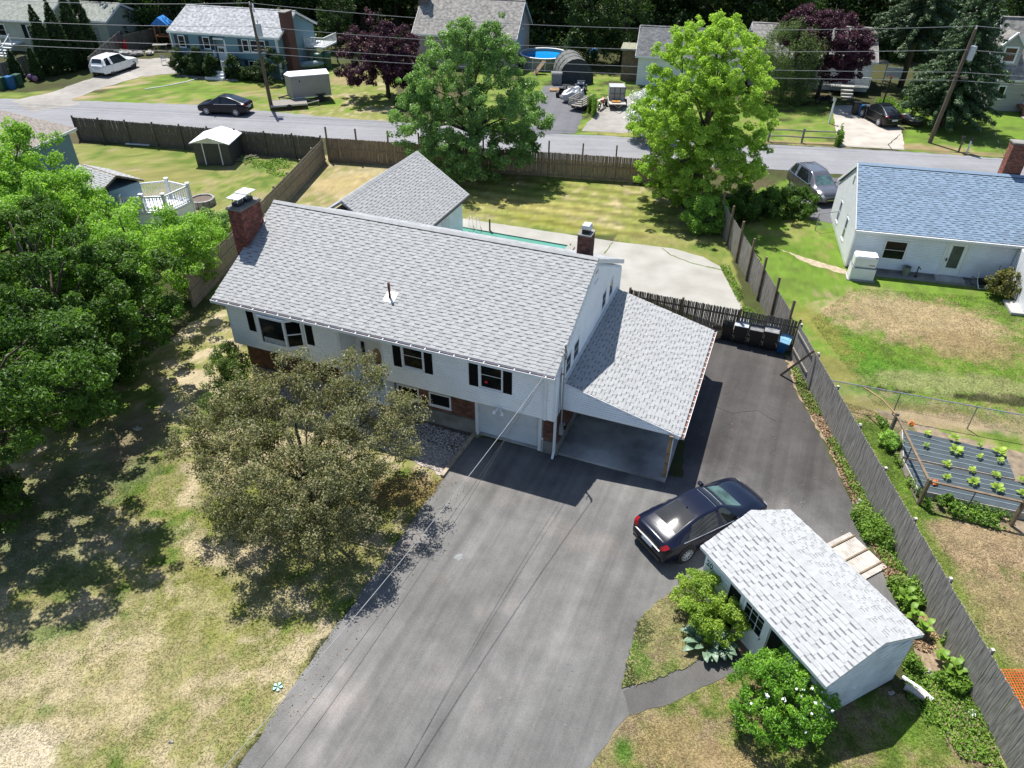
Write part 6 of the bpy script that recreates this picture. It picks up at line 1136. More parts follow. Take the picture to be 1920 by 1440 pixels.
for x, y, row in spots:
    c, t_ = WT[_r.randrange(5)]; t = root('wood_tree', 'dense dark leafy tree in the wood behind the far houses', 'tree', x, y, 0, _r.uniform(0, 6.28), 'trees of the wood behind the houses'); s = _r.uniform(.9, 1.2); t.scale = (s, s, s); inst('crown', c, t); inst('trunk', t_, t)
for i, (px, py, s, lab) in enumerate(((7.98, 86.38, .75, 'dark rounded tree behind the tent shelter and the blue pool'), (11.73, 85.54, .62, 'low dark tree left of the slate-roofed house'), (-20.25, 91.32, .6, 'light green tree behind the white deck of the blue house'), (40.45, 101.32, .9, 'bright green tree behind the white gabled house'), (33.91, 93.48, .7, 'green tree directly behind the purple maple'), (-62.90, 96.89, .75, 'dark tree hanging over the pale green house at the left edge'))):
    c, t_ = WT[i % 5]; t = root('yard_tree', lab, 'tree', px, py, 0, i * 1.3); t.scale = (s, s, s); inst('crown', c, t); inst('trunk', t_, t)
cover('wood_undergrowth', [(-95, 94), (-40, 93), (0, 94), (30, 90), (95, 78), (95, 90), (30, 100), (-95, 108)], 30000, .5, L_WOOD, 320, 1.6, clump=.2)

# ------------------------------------------------------------------ fences
def fence(name, label, p, q, h, bw=.10, gap=.008, mat=wood_grey, parts=True, face=1, posts=2.4, post_h=None, rails=(.25, .85, 1.5), point=.05, post_side=-1, seed=1, post_mat=None, brace=(), lean=0.0, caps=None):
    """boards, rails and posts; face = side of the boards that shows (local y), posts on post_side"""
    d = Vector((q[0] - p[0], q[1] - p[1], 0)); L = d.length; t = root(name, label, 'fence', p[0], p[1], 0, math.atan2(d.y, d.x)); t.rotation_euler[0] = lean; rng = random.Random(seed); n = int(L / (bw + gap))
    W = [MB().prism([(0, 0), (bw, 0), (bw, hh - point), (bw * .72, hh), (bw * .28, hh), (0, hh - point)], -.011, .011, 0, 'y').mesh('board', mat) for hh in (h, h - .02, h + .015)]
    if parts and n <= 300:
        for i in range(n): inst('board', W[rng.randrange(3)], t, Matrix.Translation((i * (bw + gap), rng.uniform(-.004, .004), 0)) @ Matrix.Rotation(rng.uniform(-.008, .008), 4, 'Y'))
    else:
        m = MB()
        for i in range(n):
            x = i * (bw + gap); hh = h + rng.uniform(-.03, .02); y = rng.uniform(-.005, .005); m.prism([(x, 0), (x + bw, 0), (x + bw, hh - point), (x + bw * .72, hh), (x + bw * .28, hh), (x, hh - point)], -.011 + y, .011 + y, 0, 'y')
        tag(m.build('boards', mat, t), kind='stuff')
    for z in rails: MB().box(0, L, .013 if face > 0 else -.055, .055 if face > 0 else -.013, z, z + .085).build('rail', mat, t)
    pm = post_mat or mat; k = max(1, round(L / posts)); ph = post_h or h; y0 = post_side * .075
    pmsh = MB().box(-.05, .05, y0 - .05, y0 + .05, 0, ph).mesh('post', pm)
    for i in range(k + 1):
        inst('post', pmsh, t, Matrix.Translation((min(L - .06, max(.06, i * L / k)), 0, 0)) @ Matrix.Rotation(rng.uniform(-.025, .025), 4, 'Y'))
        if caps: inst('post_cap', caps, t, Matrix.Translation((min(L - .06, max(.06, i * L / k)), y0, ph)))
    for x, s in brace: MB().bar((x, s * .08, 1.15), (x + .1, s * 1.5, .05), .09, .05).build('brace', wood_brown, t)
    return t
cap = MB().prism([(-.045, -.045), (.045, -.045), (.045, .045), (-.045, .045)], 0, .025).mesh('post_cap', wood_pale)
fence('wooden_fence', 'long dark wooden fence with posts between the left yard and the road', (-35.0, 58.75), (-14.3, 54.35), 1.8, .115, mat=wood_dark, parts=True, face=-1, posts=2.45, post_h=1.95, post_side=-1, seed=1)
fence('wooden_fence', 'brown stockade fence along the road behind the back lawn', (-14.05, 54.35), (11.9, 49.95), 1.78, .085, mat=pbr('brown_stockade', (.235, .175, .12), .88, .25, 3, .25, 30, stretch=(6, 6, .7), island=.28), parts=True, face=-1, posts=2.35, post_h=2.55, post_side=1, rails=(.12, .95), seed=2, post_mat=wood_brown)
fence('board_fence', 'tan board fence running back from the brick chimney between the two yards', (-16.4, 32.5), (-14.2, 54.2), 1.75, .14, mat=pbr('tan_fence', (.26, .215, .16), .88, .22, 3, .25, 30, stretch=(6, 6, .7), island=.22), face=-1, posts=2.4, post_h=1.85, post_side=1, rails=(.2, .9, 1.5), seed=3, brace=((9.5, -1),))
fence('picket_fence', 'grey board fence with tall posts beside the concrete patio', (12.9, 42.6), (13.08, 29.4), 1.78, .085, face=1, posts=2.35, post_h=2.5, post_side=-1, rails=(.15, .85, 1.45), seed=4, post_mat=wood_brown, brace=((4.0, 1),))
fence('gate_fence', 'dark picket fence behind the row of rubbish bins', (5.75, 31.75), (13.35, 28.85), 1.72, .062, gap=.010, mat=wood_dark, face=1, posts=2.55, post_h=1.86, post_side=-1, rails=(.3, 1.3), seed=5, post_mat=wood_brown)
lf = fence('plank_fence', 'long weathered grey fence beside the black driveway and the shed', (13.12, 28.5), (13.0, 4.5), 1.76, .125, gap=.006, mat=pbr('silver_plank', (.235, .22, .20), .88, .3, 3.5, .3, 30, stretch=(7, 7, .5), island=.25), face=1, posts=2.45, post_h=1.80, post_side=1, rails=(), seed=6, caps=cap)
MB().box(.1, 2.1, -.055, -.013, .5, .58).box(.1, 2.1, -.055, -.013, 1.42, 1.5).build('rail', wood_grey, lf); MB().bar((2.35, -.1, 1.9), (1.55, -.9, .02), .10).build('brace_post', wood_brown, lf)
for p, q, lab, s in (((-43.36, 78.92), (-45.78, 91.68), 'grey panel fence behind the white suv and the arborvitae', 7), ((-44.35, 89.53), (-42.19, 95.32), 'dark fence at the back of the far yard, left of the blue house', 8), ((-51.14, 73.91), (-49.64, 81.83), 'grey panel fence behind the bins at the far left', 9)):
    fence('panel_fence', lab, p, q, 1.8, .14, mat=wood_grey if s != 8 else wood_dark, face=1, parts=False, posts=2.4, rails=(.2, 1.5), seed=s)
# split rail fence by the concrete driveway
p, q = (20.78, 59.92), (26.10, 59.40); d = Vector((q[0] - p[0], q[1] - p[1], 0)); t = root('split_rail_fence', 'low split rail fence beside the concrete driveway', 'fence', p[0], p[1], 0, math.atan2(d.y, d.x))
for i in range(3): MB().box(i * d.length / 2 - .07, i * d.length / 2 + .07, -.07, .07, 0, 1.15).build('post', wood_grey, t)
for z in (.45, .95): MB().tube([(0, 0, z), (d.length * .25, .03, z + .03), (d.length * .5, 0, z - .01), (d.length, 0, z + .02)], .055, 6).build('rail', wood_grey, t)
# chain link fence across the neighbour's lawn
wm_, wt_, wN, wL, wb_ = nodes('galvanised_wire'); wb_.inputs['Base Color'].default_value = (.30, .31, .32, 1); wb_.inputs['Metallic'].default_value = .6; wb_.inputs['Roughness'].default_value = .5
def chain_link(label, p, q, h, posts, seed, pitch=.11, r=.0022, top=True):
    d = Vector((q[0] - p[0], q[1] - p[1], 0)); L = d.length; t = root('chain_link_fence', label, 'fence', p[0], p[1], 0, math.atan2(d.y, d.x)); k = round(L / posts)
    for i in range(k + 1): MB().cyl((i * L / k, 0, 0), .028, h + .03, 8).build('post', metal_grey, t)
    if top: MB().tube([(0, 0, h), (L, 0, h)], .022, 6).build('top_rail', metal_grey, t)
    V = []; F = []
    n = int((L + h) / pitch)
    for i in range(n):
        for s in (1, -1):
            x0 = i * pitch - h; z0, z1 = 0, h; xa, xb = x0, x0 + h
            if xa < 0: z0 = -xa; xa = 0
            if xb > L: z1 = h - (xb - L); xb = L
            if xa >= xb: continue
            if s < 0: z0, z1 = h - z0, h - z1
            b = len(V); V += [(xa, -r, z0), (xa, r, z0 + r * 2), (xb, r, z1 + r * 2), (xb, -r, z1)]; F.append((b, b + 1, b + 2, b + 3))
    npmesh('wire_mesh', V, np.array(F), wm_, t); t.children[-1]['kind'] = 'stuff'; return t
chain_link('chain link fence across the lawn behind the covered vegetable beds', (13.4, 25.05), (27.0, 20.6), 1.15, 2.7, 1)
chain_link('low wire fence between the hedge and the blue-roofed house', (18.94, 42.66), (20.90, 43.26), 1.1, 1.6, 2)
# ------------------------------------------------------------------ vegetable beds
gt = root('garden_rail_fence', 'wooden post and rail fence round the covered vegetable beds', 'fence', 15.33, 22.68)
P_ = [Vector(a) for a in ((0, 0, 0), (-.42, -3.75, 0), (2.4, -4.76, 0), (6.2, -6.1, 0))]
for i, a in enumerate(P_): MB().bar(a, a + Vector((0, 0, 1.25)), .11).build('post', wood_brown if i else wood_dark, gt)
for a, b in zip(P_, P_[1:]): MB().bar(a + Vector((0, 0, 1.15)), b + Vector((0, 0, 1.15)), .09, .05).build('rail', wood_brown, gt)
MB().tube([P_[0] + Vector((0, 0, 1.15)), P_[0] + Vector((-.25, .9, 1.25)), P_[0] + Vector((-.55, 1.9, 1.1))], .03, 5).build('bent_stick', wood_tan, gt)
MB().tube([P_[0] + Vector((0, .1, .05)), P_[1] + Vector((-.05, 0, .05))], .03, 5).build('bottom_rail', wood_dark, gt)
for a, b in zip(P_, P_[1:]): m_ = (a + b) / 2; MB().bar(m_, m_ + Vector((0, 0, 1.15)), .025).build('stake', metal_dark, gt)
def cloth_mat():
    m, t, N, L, b = nodes('weed_cloth'); b.inputs['Roughness'].default_value = .6; MATS['weed_cloth'] = m
    g = N.new('ShaderNodeTexCoord'); w = N.new('ShaderNodeTexNoise'); w.inputs['Scale'].default_value = 3; L.new(g.outputs['Object'], w.inputs['Vector'])
    rp = N.new('ShaderNodeValToRGB'); rp.color_ramp.elements[0].color = (.018, .028, .036, 1); rp.color_ramp.elements[1].color = (.045, .06, .07, 1); L.new(w.outputs[0], rp.inputs[0]); L.new(rp.outputs[0], b.inputs['Base Color']); return m
cloth = cloth_mat(); stripe = pbr('cloth_stripe', (.20, .25, .26), .7, .1, 4)
def bed(label, cs, h, seed):
    c = Vector((sum(a for a, b in cs) / 4, sum(b for a, b in cs) / 4, 0)); t = root('raised_bed', label, 'garden bed', c.x, c.y); loc = [Vector((a - c.x, b - c.y, 0)) for a, b in cs]
    for i in range(4): a, b = loc[i], loc[(i + 1) % 4]; MB().bar(a + Vector((0, 0, h / 2)), b + Vector((0, 0, h / 2)), .05, h).build('plank', wood_pale if i != 1 else wood_grey, t)
    n = 10; V = []; rng = random.Random(seed)
    def at(u, v): return (loc[0] * (1 - u) + loc[1] * u) * (1 - v) + (loc[3] * (1 - u) + loc[2] * u) * v
    for i in range(n + 1):
        for j in range(n + 1): p = at(i / n, j / n); V.append((p.x, p.y, h + .015 + (rng.uniform(-.012, .018))))
    F = [(i * (n + 1) + j, i * (n + 1) + j + 1, (i + 1) * (n + 1) + j + 1, (i + 1) * (n + 1) + j) for i in range(n) for j in range(n)]; F = [f[::-1] for f in F] if (loc[1] - loc[0]).cross(loc[3] - loc[0]).z < 0 else [f[::-1] for f in F]
    npmesh('weed_cloth', V, np.array(F), cloth, t, smooth=True)
    for k in range(1, 6):
        a, b = at(0, k / 6), at(1, k / 6); MB().bar(a + Vector((0, 0, h + .028)), b + Vector((0, 0, h + .028)), .022, .012).build('stripe', stripe, t)
    return t
bed('farther raised bed under black weed cloth', [(15.9, 22.85), (19.3, 21.45), (18.9, 20.0), (15.25, 21.2)], .30, 1)
bed('nearer raised bed under black weed cloth with plank edging', [(15.15, 21.0), (20.9, 19.15), (20.3, 17.55), (15.0, 19.35)], .32, 2)
PLANT_LABELS = ['%s in the %s vegetable bed' % (a, 'farther' if k < 8 else 'nearer') for k, a in enumerate(('back row left plant', 'big second plant of the back row', 'tiny plant at the left end of the front row', 'largest bushy plant', 'small plant in the middle, behind a bigger one', 'bushy plant in the middle of the front row', 'small plant at the right end, the upper one', 'small plant at the right end, the lower one',
    'leftmost plant of the back row', 'second plant of the back row', 'third plant of the back row', 'rightmost plant of the back row', 'leftmost plant of the front row', 'second plant of the front row', 'third plant of the front row', 'rightmost plant of the front row'))]
_g = 'young plants in the vegetable beds'; broad_small = broad_leaf(.20, .15, L_LIME, .3)
for i, (px, py) in enumerate(([(16.62, 22.59), (17.57, 22.28), (16.26, 21.84), (17.27, 21.54), (18.36, 21.87), (18.03, 21.21), (18.95, 21.50), (18.71, 21.01), (16.52, 20.77), (17.34, 20.45), (18.11, 20.17), (18.94, 19.95), (16.20, 20.03), (17.07, 19.78), (17.79, 19.48), (18.58, 19.22)])):
    rng = np.random.default_rng(400 + i); t = root('squash_plant', PLANT_LABELS[i], 'plant', px + .05, py - .14, .33, 0, _g); s = (.75, 1.0, .6, 1.25, .65, .6, 1.15, .7, .8, .75, .8, .7, .7, 1.0, 1.1, .9)[i]
    for k in range(9): a = k * 2.4; inst('leaf', broad_small, t, Matrix.Translation((.05 * s * math.cos(a), .05 * s * math.sin(a), .03 + .012 * k)) @ Matrix.Rotation(a + rng.uniform(-.3, .3), 4, 'Z') @ Matrix.Rotation(-.55 + rng.uniform(-.3, .3), 4, 'Y') @ Matrix.Scale(s * rng.uniform(.8, 1.2), 4))
for px, py, lab in ((16.34, 23.09, 'orange marigold at the far corner of the vegetable bed'), (15.69, 19.65, 'orange marigold at the near corner of the vegetable bed')):
    rng = np.random.default_rng(int(px * 10)); t = root('marigold', lab, 'flower', px, py, .3); V, F = leaves([(0, 0, .12)], [.14], 60, .07, rng, up=1, wide=.8); npmesh('blossom', V, F, flower_orange, t); V, F = leaves([(0, 0, .05)], [.12], 40, .07, rng); npmesh('foliage', V, F, L_WEED, t)
tree('green_weed_clump', 'leafy green plant at the foot of the vegetable bed', 15.88, 18.81, .45, [(0, 0, .22, .32, .3, .2)], 16, .08, .16, 900, .10, L_WEED, bark, .01, 430, cat='plant', nl=3)
tree('grass_clump', 'dark green clump of grass at the garden fence', 15.09, 22.08, .7, [(0, 0, .35, .4, .3, .33)], 20, .08, .2, 1400, .16, L_MID, bark, .01, 431, cat='plant', nl=3, wide=.15)
nt = root('orange_netting', 'orange plastic netting behind the grey fence at the right edge', 'netting', 14.31, 11.52); m = MB()
for i in range(26): m.bar((-.2 + i * .08, -.7, .05 + .02 * (i % 3)), (-.1 + i * .08, .7, .12), .012)
for i in range(18): m.bar((-.25, -.7 + i * .08, .09), (1.95, -.65 + i * .08, .08 + .02 * (i % 2)), .012)
m.build('net', orange_net, nt); nt.children[-1]['kind'] = 'stuff'
# ------------------------------------------------------------------ bins beside the carport
def wheelie(label, x, y, rz, body, lid, s=1.0, lie=False, open_=False):
    t = root('rubbish_bin', label, 'bin', x, y, 0, rz); B = MB(); w0, w1, d0, d1, h = .22 * s, .29 * s, .26 * s, .35 * s, 1.0 * s
    vs = [(-w0, -d0, .06), (w0, -d0, .06), (w0, d0, .06), (-w0, d0, .06), (-w1, -d1, h), (w1, -d1, h), (w1, d1, h), (-w1, d1, h)]
    B.add(vs, [(3, 2, 1, 0), (0, 1, 5, 4), (1, 2, 6, 5), (2, 3, 7, 6), (3, 0, 4, 7)]).box(-w1 - .02, w1 + .02, -d1 - .02, -d1, h - .06, h).box(-w1 - .02, w1 + .02, d1, d1 + .02, h - .06, h).box(-w1 - .02, -w1, -d1, d1, h - .06, h).box(w1, w1 + .02, -d1, d1, h - .06, h)
    B.build('bin_body', body, t)
    if lid: MB().prism([(-d1 - .04, h + .005), (d1 + .04, h + .005), (d1 + .04, h + .05), (d1 * .6, h + .10), (-d1 * .6, h + .10), (-d1 - .04, h + .05)], -w1 - .03, w1 + .03, 0, 'x').build('lid', lid, t, bevel=.015); MB().box(-w1 * .7, w1 * .7, -d1 * .55, d1 * .55, h + .10, h + .115).build('lid_panel', lid, t)
    MB().tube([(-w1 * .8, d1 + .03, h - .03), (-w1 * .8, d1 + .10, h - .01), (w1 * .8, d1 + .10, h - .01), (w1 * .8, d1 + .03, h - .03)], .018, 6).build('handle', body, t)
    for sx in (-1, 1): MB().cyl((sx * w0 * 1.05 - .02, d0 + .05, .11), .11, .05, 14, axis='x').build('wheel', rubber, t)
    return t
lid_grey = pbr('worn_grey_lid', (.24, .25, .26), .6, .2, 5, col2=(.09, .09, .095))
wheelie('open black bin next to the wicker basket', 10.42, 30.02, -.37, plastic_black, None, .82)
wheelie('black bin with pale grey lid, leftmost of the three lidded bins', 10.98, 29.76, -.37, plastic_black, pbr('pale_grey_lid', (.34, .37, .40), .5, .1, 5), 1.02)
wheelie('black bin with a dark dusty lid, middle of the three lidded bins', 11.62, 29.45, -.37, plastic_black, pbr('dusty_lid', (.10, .105, .11), .5, .3, 6), .97)
wheelie('black bin with mottled grey lid beside the blue one', 12.25, 29.22, -.37, plastic_black, lid_grey, 1.05)
w = wheelie('small blue recycling bin leaning by the fence corner', 12.82, 28.98, -.45, plastic_blue, plastic_pale_blue, .80); w.rotation_euler = (.25, .1, -.5)
t = root('wicker_basket', 'round tan wicker basket beside the open black bin', 'basket', 9.98, 30.15); MB().lathe([(.20, 0), (.27, .25), (.30, .52), (.26, .52), (.22, .2), (.0, .03)], n=20).build('basket_body', wicker, t)
for z in (.12, .26, .40): MB().lathe([(.25 + z * .12, z - .02), (.265 + z * .12, z), (.25 + z * .12, z + .02)], n=20).build('hoop', wicker, t)
# ------------------------------------------------------------------ near the shed
t = root('lying_gate', 'bleached wooden gate panel with three battens lying behind the shed', 'panel', 10.83, 16.93); a, b = Vector((10.83, 16.93, 0)), Vector((11.84, 17.48, 0)); c = Vector((12.52, 15.94, 0))
ux = (c - b); uy = (b - a); L = ux.length; n = 12
for i in range(n): p = uy * ((i + .5) / n); MB().bar(p + Vector((0, 0, .06)), p + ux + Vector((0, 0, .06)), uy.length / n * .92, .02, 0).build('board', wood_pale, t)
for f in (.12, .5, .86): MB().bar(ux * f + Vector((0, 0, .09)) - uy * .02, ux * f + uy * 1.05 + Vector((0, 0, .09)), .05, .04).build('batten', wood_brown, t)
t = root('white_pipe', 'short white downspout lying in the grass behind the shed', 'pipe', 11.32, 11.95); MB().tube([(0, 0, .08), (.35, -.4, .10), (.55, -.7, .08)], .06, 8).build('pipe', plastic_white, t); t = root('log', 'short pale log at the end of the white pipe', 'log', 11.45, 11.49); MB().tube([(-.2, .15, .11), (.22, -.2, .11)], .11, 10).build('log_body', wood_pale, t)
t = root('scrap_boards', 'dark scrap boards leaning at the foot of the grey fence', 'boards', 13.05, 12.03); MB().bar((-.3, -.3, .08), (.2, .4, .35), .16, .03).build('board', wood_dark, t); MB().bar((-.1, -.45, .05), (.3, .3, .25), .12, .03).build('board', wood_grey, t)
for i, (px, py, r, lab) in enumerate(((11.01, 17.47, .0, ''), (12.82, 10.90, .13, 'white scrap of plastic in the weeds by the grey fence'), (12.20, 12.13, .10, 'pale stone in the weeds between shed and fence'), (12.75, 18.90, .17, 'pale flat stone at the driveway edge beside the weeds'), (12.86, 21.11, .08, 'small white stone at the driveway edge'), (10.81, 11.48, .10, 'pale stone in the shade behind the shed'), (-15.25, 22.72, .16, 'white stone under the dark trees on the left'), (-8.99, 9.90, .07, 'white scrap on the dry lawn near the bottom edge'))):
    if r: rr_ = np.random.default_rng(i); t = root('stone' if i != 1 else 'plastic_scrap', lab, 'stone' if i != 1 else 'litter', px, py); m = MB().ball((0, 0, r * .35), r, r * .75, r * .5, 8, 5); m.V = [tuple(np.array(v) * (1 + .25 * rr_.normal())) for v in m.V]; m.build('body', conc_pale if i != 1 else plastic_white, t)
t = root('timber_stake', 'yellow timber stake on the walkway beside the shed door', 'timber', 6.86, 12.31); MB().bar((0, -.05, .05), (.5, .52, .05), .10, .08).build('beam', pbr('fresh_timber', (.42, .26, .08), .75, .2, 6), t)
t = root('toy_pinwheel', 'small turquoise toy flower on the dry lawn beside the driveway', 'toy', -6.56, 11.49); m = MB()
for k in range(5): a = k * 2 * PI / 5; m.prism([(.02 * math.cos(a), .02 * math.sin(a)), (.12 * math.cos(a - .35), .12 * math.sin(a - .35)), (.15 * math.cos(a), .15 * math.sin(a)), (.12 * math.cos(a + .35), .12 * math.sin(a + .35))], .04, .055)
m.build('petals', pbr('turquoise_plastic', (.02, .32, .34), .4, .1, 5), t); t.children[-1]['kind'] = 'stuff'; MB().cyl((0, 0, 0), .012, .04, 6).build('stem', plastic_green, t)
# ------------------------------------------------------------------ back yard pool
def hz(u, v, z=0.0): return (*HW(u, v), z)
sheet('pool_water', [HW(-3.0, 15.6), HW(9.4, 15.6), HW(9.4, 18.75), HW(-3.0, 18.75)], .035, pool_green, 0)
t = root('swimming_pool', 'in-ground pool with green water and white coping behind the house roof', 'pool', *HW(0, 0), 0, -.367); MB().box(-3, 9.5, 18.75, 19.1, .02, .10).build('coping', conc_pale, t); MB().box(9.4, 9.85, 15.5, 18.75, .02, .10).build('coping', conc_pale, t); MB().box(-3, 9.4, 18.735, 18.75, -.1, .09).build('tile_band', pbr('tile_band', (.05, .16, .14), .3, .3, 12), t)
t = root('pool_ladder', 'chrome pool ladder beside the white outbuilding', 'ladder', *HW(3.05, 18.8), 0, -.367)
for a in (0, .5): MB().tube([(a, -.35, .0), (a, -.25, .75), (a, -.05, .92), (a, .2, .75), (a, .35, .06)], .022, 6).build('handrail', chrome, t)
t = root('pool_post', 'brown wooden post standing at the pool edge', 'post', *HW(4.28, 18.9)); MB().box(-.05, .05, -.05, .05, .05, .85).build('shaft', wood_brown, t)
# ------------------------------------------------------------------ left yard
t = root('metal_shed', 'dark grey metal shed with bright white roof in the left yard', 'shed', -22.2, 54.5, 0, -.05); t.scale = (1.2, 1.15, 1.05)
MB().box(-1.1, 1.1, -1.15, 1.0, .03, 1.55).build('wall', pbr('dark_grey_steel', (.05, .052, .055), .5, .1, 3), t); MB().prism([(-1.25, 1.52), (0, 1.95), (1.25, 1.52), (1.25, 1.58), (0, 2.01), (-1.25, 1.58)][::-1], -1.3, 1.15, 0, 'y').build('roof', white, t); MB().prism([(-1.1, 1.55), (1.1, 1.55), (0, 1.93)], -1.14, 1.0, 0, 'y').build('gable', metal_light, t)
for a in (-.5, .55): MB().box(a - .03, a + .03, -1.18, -1.15, .05, 1.55).build('door_rail', white_trim, t)
MB().box(-.47, .52, -1.165, -1.15, .05, 1.5).build('door', pbr('charcoal_door', (.035, .037, .04), .5, .1, 3), t)
t = root('lumber_pile', 'grey planks stacked beside the white-roofed metal shed', 'lumber', -20.57, 54.42)
for i in range(7): MB().bar((-.7 + .1 * i, -.55 + .03 * i, .08 + .05 * (i % 3)), (.5 + .1 * i, .75 - .05 * i, .10 + .06 * (i % 3)), .14, .04).build('plank', (wood_pale, wood_grey, wood_dark)[i % 3], t)
t = root('leaning_sheet', 'white sheet leaning on the fence beside the metal shed', 'panel', -20.45, 56.35); MB().bar((-.7, 0, .5), (.75, .15, .5), .04, .95).build('sheet', white, t)
t = root('white_beam', 'white plank lying in the flower border under the left fence', 'plank', -29.82, 57.48); MB().bar((-1.0, .2, .08), (1.0, -.1, .08), .16, .07).build('beam', white, t)
t = root('round_planter', 'low round stone planter beside the white railing', 'planter', -20.6, 45.9); n = 14
for k in range(n): a = 2 * PI * k / n; MB().cbox((.72 * math.cos(a), .72 * math.sin(a), .22), .16, .32, .44, a).build('stone', stone, t)
MB().cyl((0, 0, .0), .66, .36, 16).build('soil', mulch_mat, t)
# ------------------------------------------------------------------ beside the blue-roofed house
t = root('white_tank', 'white two-tier utility cabinet at the corner of the blue-roofed house', 'cabinet', 18.901 + .46, 37.504 - 1.1, 0, -.224)
MB().box(-.72, .72, -.46, .46, 0, .06).build('base', concrete, t); MB().box(-.64, .64, -.42, .42, .06, .78).build('lower_shell', plastic_white, t, bevel=.07); MB().box(-.60, .60, -.38, .38, .76, 1.48).build('upper_shell', plastic_white, t, bevel=.12); MB().box(-.65, .65, -.43, .43, .755, .79).build('seam', plastic_grey, t, bevel=.02); MB().box(.2, .5, -.392, -.38, .95, 1.0).build('badge', plastic_grey, t); MB().box(.42, .52, -.39, -.37, 1.4, 1.46).build('latch', plastic_black, t)
bhw = lambda u, v: (18.901 + u * math.cos(-.224) - v * math.sin(-.224), 37.504 + u * math.sin(-.224) + v * math.cos(-.224))
t = root('bucket', 'green-grey bucket standing against the wall beside the white cabinet', 'bucket', *bhw(3.2, -.12), .03); MB().lathe([(.17, 0), (.21, .52), (.23, .52), (.23, .55), (.19, .55), (.15, .04), (0, .04)], n=14).build('bucket_body', pbr('bucket_grey', (.17, .20, .16), .5, .1, 4), t)
t = root('garden_pump', 'small grey stand with a bent handle next to the bucket', 'pump', *bhw(3.75, -.15), .03); MB().cyl((0, 0, 0), .1, .05, 10).cyl((0, 0, .05), .03, .6, 8).bar((0, 0, .62), (.12, -.08, .5), .04).build('stand', metal_dark, t)
t = root('hose_reel', 'black hose reel cart with white frame beside the back door', 'hose reel', *bhw(7.0, -.5), .03)
MB().cyl((-.18, 0, .32), .20, .36, 14, axis='x').build('reel', plastic_black, t); MB().tube([(-.25, -.3, .02), (-.25, .05, .35), (-.25, .25, .95), (.25, .25, .95), (.25, .05, .35), (.25, -.3, .02), (-.25, -.3, .02)], .025, 6).build('frame', metal_light, t); MB().tube([(-.25, .1, .4), (-.5, .2, .5), (-.65, .1, .3), (-.5, 0, .1), (-.3, .1, .1)], .02, 6).build('hose', cable, t)
t = root('garden_rake', 'long-handled rake leaning on the house wall beside the yellow shrub', 'rake', *bhw(7.75, -.2)); MB().bar((-.3, -.3, .35), (.1, .25, 1.15), .03).box(-.42, -.2, -.36, -.30, .3, .36).build('handle', metal_dark, t)
# ------------------------------------------------------------------ across the road
t = root('cargo_trailer', 'grey enclosed cargo trailer with white roof on the far lawn', 'trailer', -19.03, 70.85, 0, .36)
MB().prism([(-1.75, -.95), (1.75, -.95), (1.75, .95), (-1.75, .95), (-2.15, .0)][::1], .5, 2.35).build('body', pbr('trailer_grey', (.26, .255, .25), .45, .05, 1.5, metal=.2), t); MB().prism([(-1.78, -.98), (1.78, -.98), (1.78, .98), (-1.78, .98), (-2.2, .0)], 2.352, 2.42).build('roof', white, t)
MB().box(-1.75, 1.75, -.97, -.951, .48, .56).build('skirt_rail', metal_light, t); MB().box(-1.0, -.9, -.965, -.95, 1.85, 2.02).build('vent', metal_dark, t)
for s in (-1, 1): MB().cyl((.75, s * .98 - (.0 if s > 0 else .16), .33), .33, .16, 18, axis='y').build('wheel', rubber, t); MB().box(.3, 1.2, min(s * .95, s * 1.16), max(s * .95, s * 1.16), .66, .72).build('fender', metal_dark, t)
MB().bar((-1.9, .6, .45), (-3.0, 0, .45), .09).bar((-1.9, -.6, .45), (-3.0, 0, .45), .09).bar((-2.9, 0, .45), (-2.9, 0, 0), .06).build('tongue', metal_dark, t)
t = root('flat_trailer', 'low flat utility trailer with plank deck beside the utility pole', 'trailer', -20.42, 68.36, 0, .30); n = 9
for i in range(n): MB().box(-1.7, 1.5, -.9 + i * .2, -.9 + i * .2 + .18, .42, .46).build('plank', wood_grey, t)
MB().box(-1.72, 1.52, -.95, -.91, .34, .48).box(-1.72, 1.52, .91, .95, .34, .48).bar((1.5, .6, .38), (2.6, 0, .4), .07).bar((1.5, -.6, .38), (2.6, 0, .4), .07).bar((2.5, 0, .4), (2.55, 0, 0), .05).build('frame', metal_grey, t)
for s in (-1, 1): MB().cyl((-.1, s * 1.0 - (.1 if s > 0 else .0), .25), .25, .14, 16, axis='y').build('wheel', rubber, t)
def pole(label, x, y, h, lean, tr, arms):
    t = root('utility_pole', label, 'utility pole', x, y); t.rotation_euler = lean; MB().tube([(0, 0, -.2), (0, 0, h * .5), (0, 0, h)], [.17, .145, .11], 10).build('shaft', pole_wood, t)
    b = MB().lathe([(.0, -.5), (.24, -.5), (.24, .42), (.20, .5), (.0, .52)], (.36 * tr[0], .36 * tr[1] * 0 - .1, tr[2]), 14).build('transformer', pbr('transformer_grey', (.45, .47, .48), .4, .06, 4), t); MB().cyl((.36 * tr[0], -.1, tr[2] + .5), .04, .28, 8).bar((0, 0, tr[2] + .2), (.25 * tr[0], -.1, tr[2] + .2), .07).build('bushing', metal_grey, b)
    MB().cyl((0, 0, h), .05, .22, 8).build('insulator', plastic_white, t); MB().bar((-.45, -.1, arms), (.45, -.1, arms), .10, .10).cbox((.55, -.15, arms - .08), .5, .12, .16).build('crossarm', wood_dark, t); return t
pole('utility pole with transformer before the blue house', -21.92, 67.64, 8.5, (0, -.03, 0), (1, 0, 6.6), 5.0)
pole('leaning utility pole with transformer before the dark spruce', 34.0, 59.9, 8.55, (.0, .06, 0), (1, 0, 6.9), 5.2)
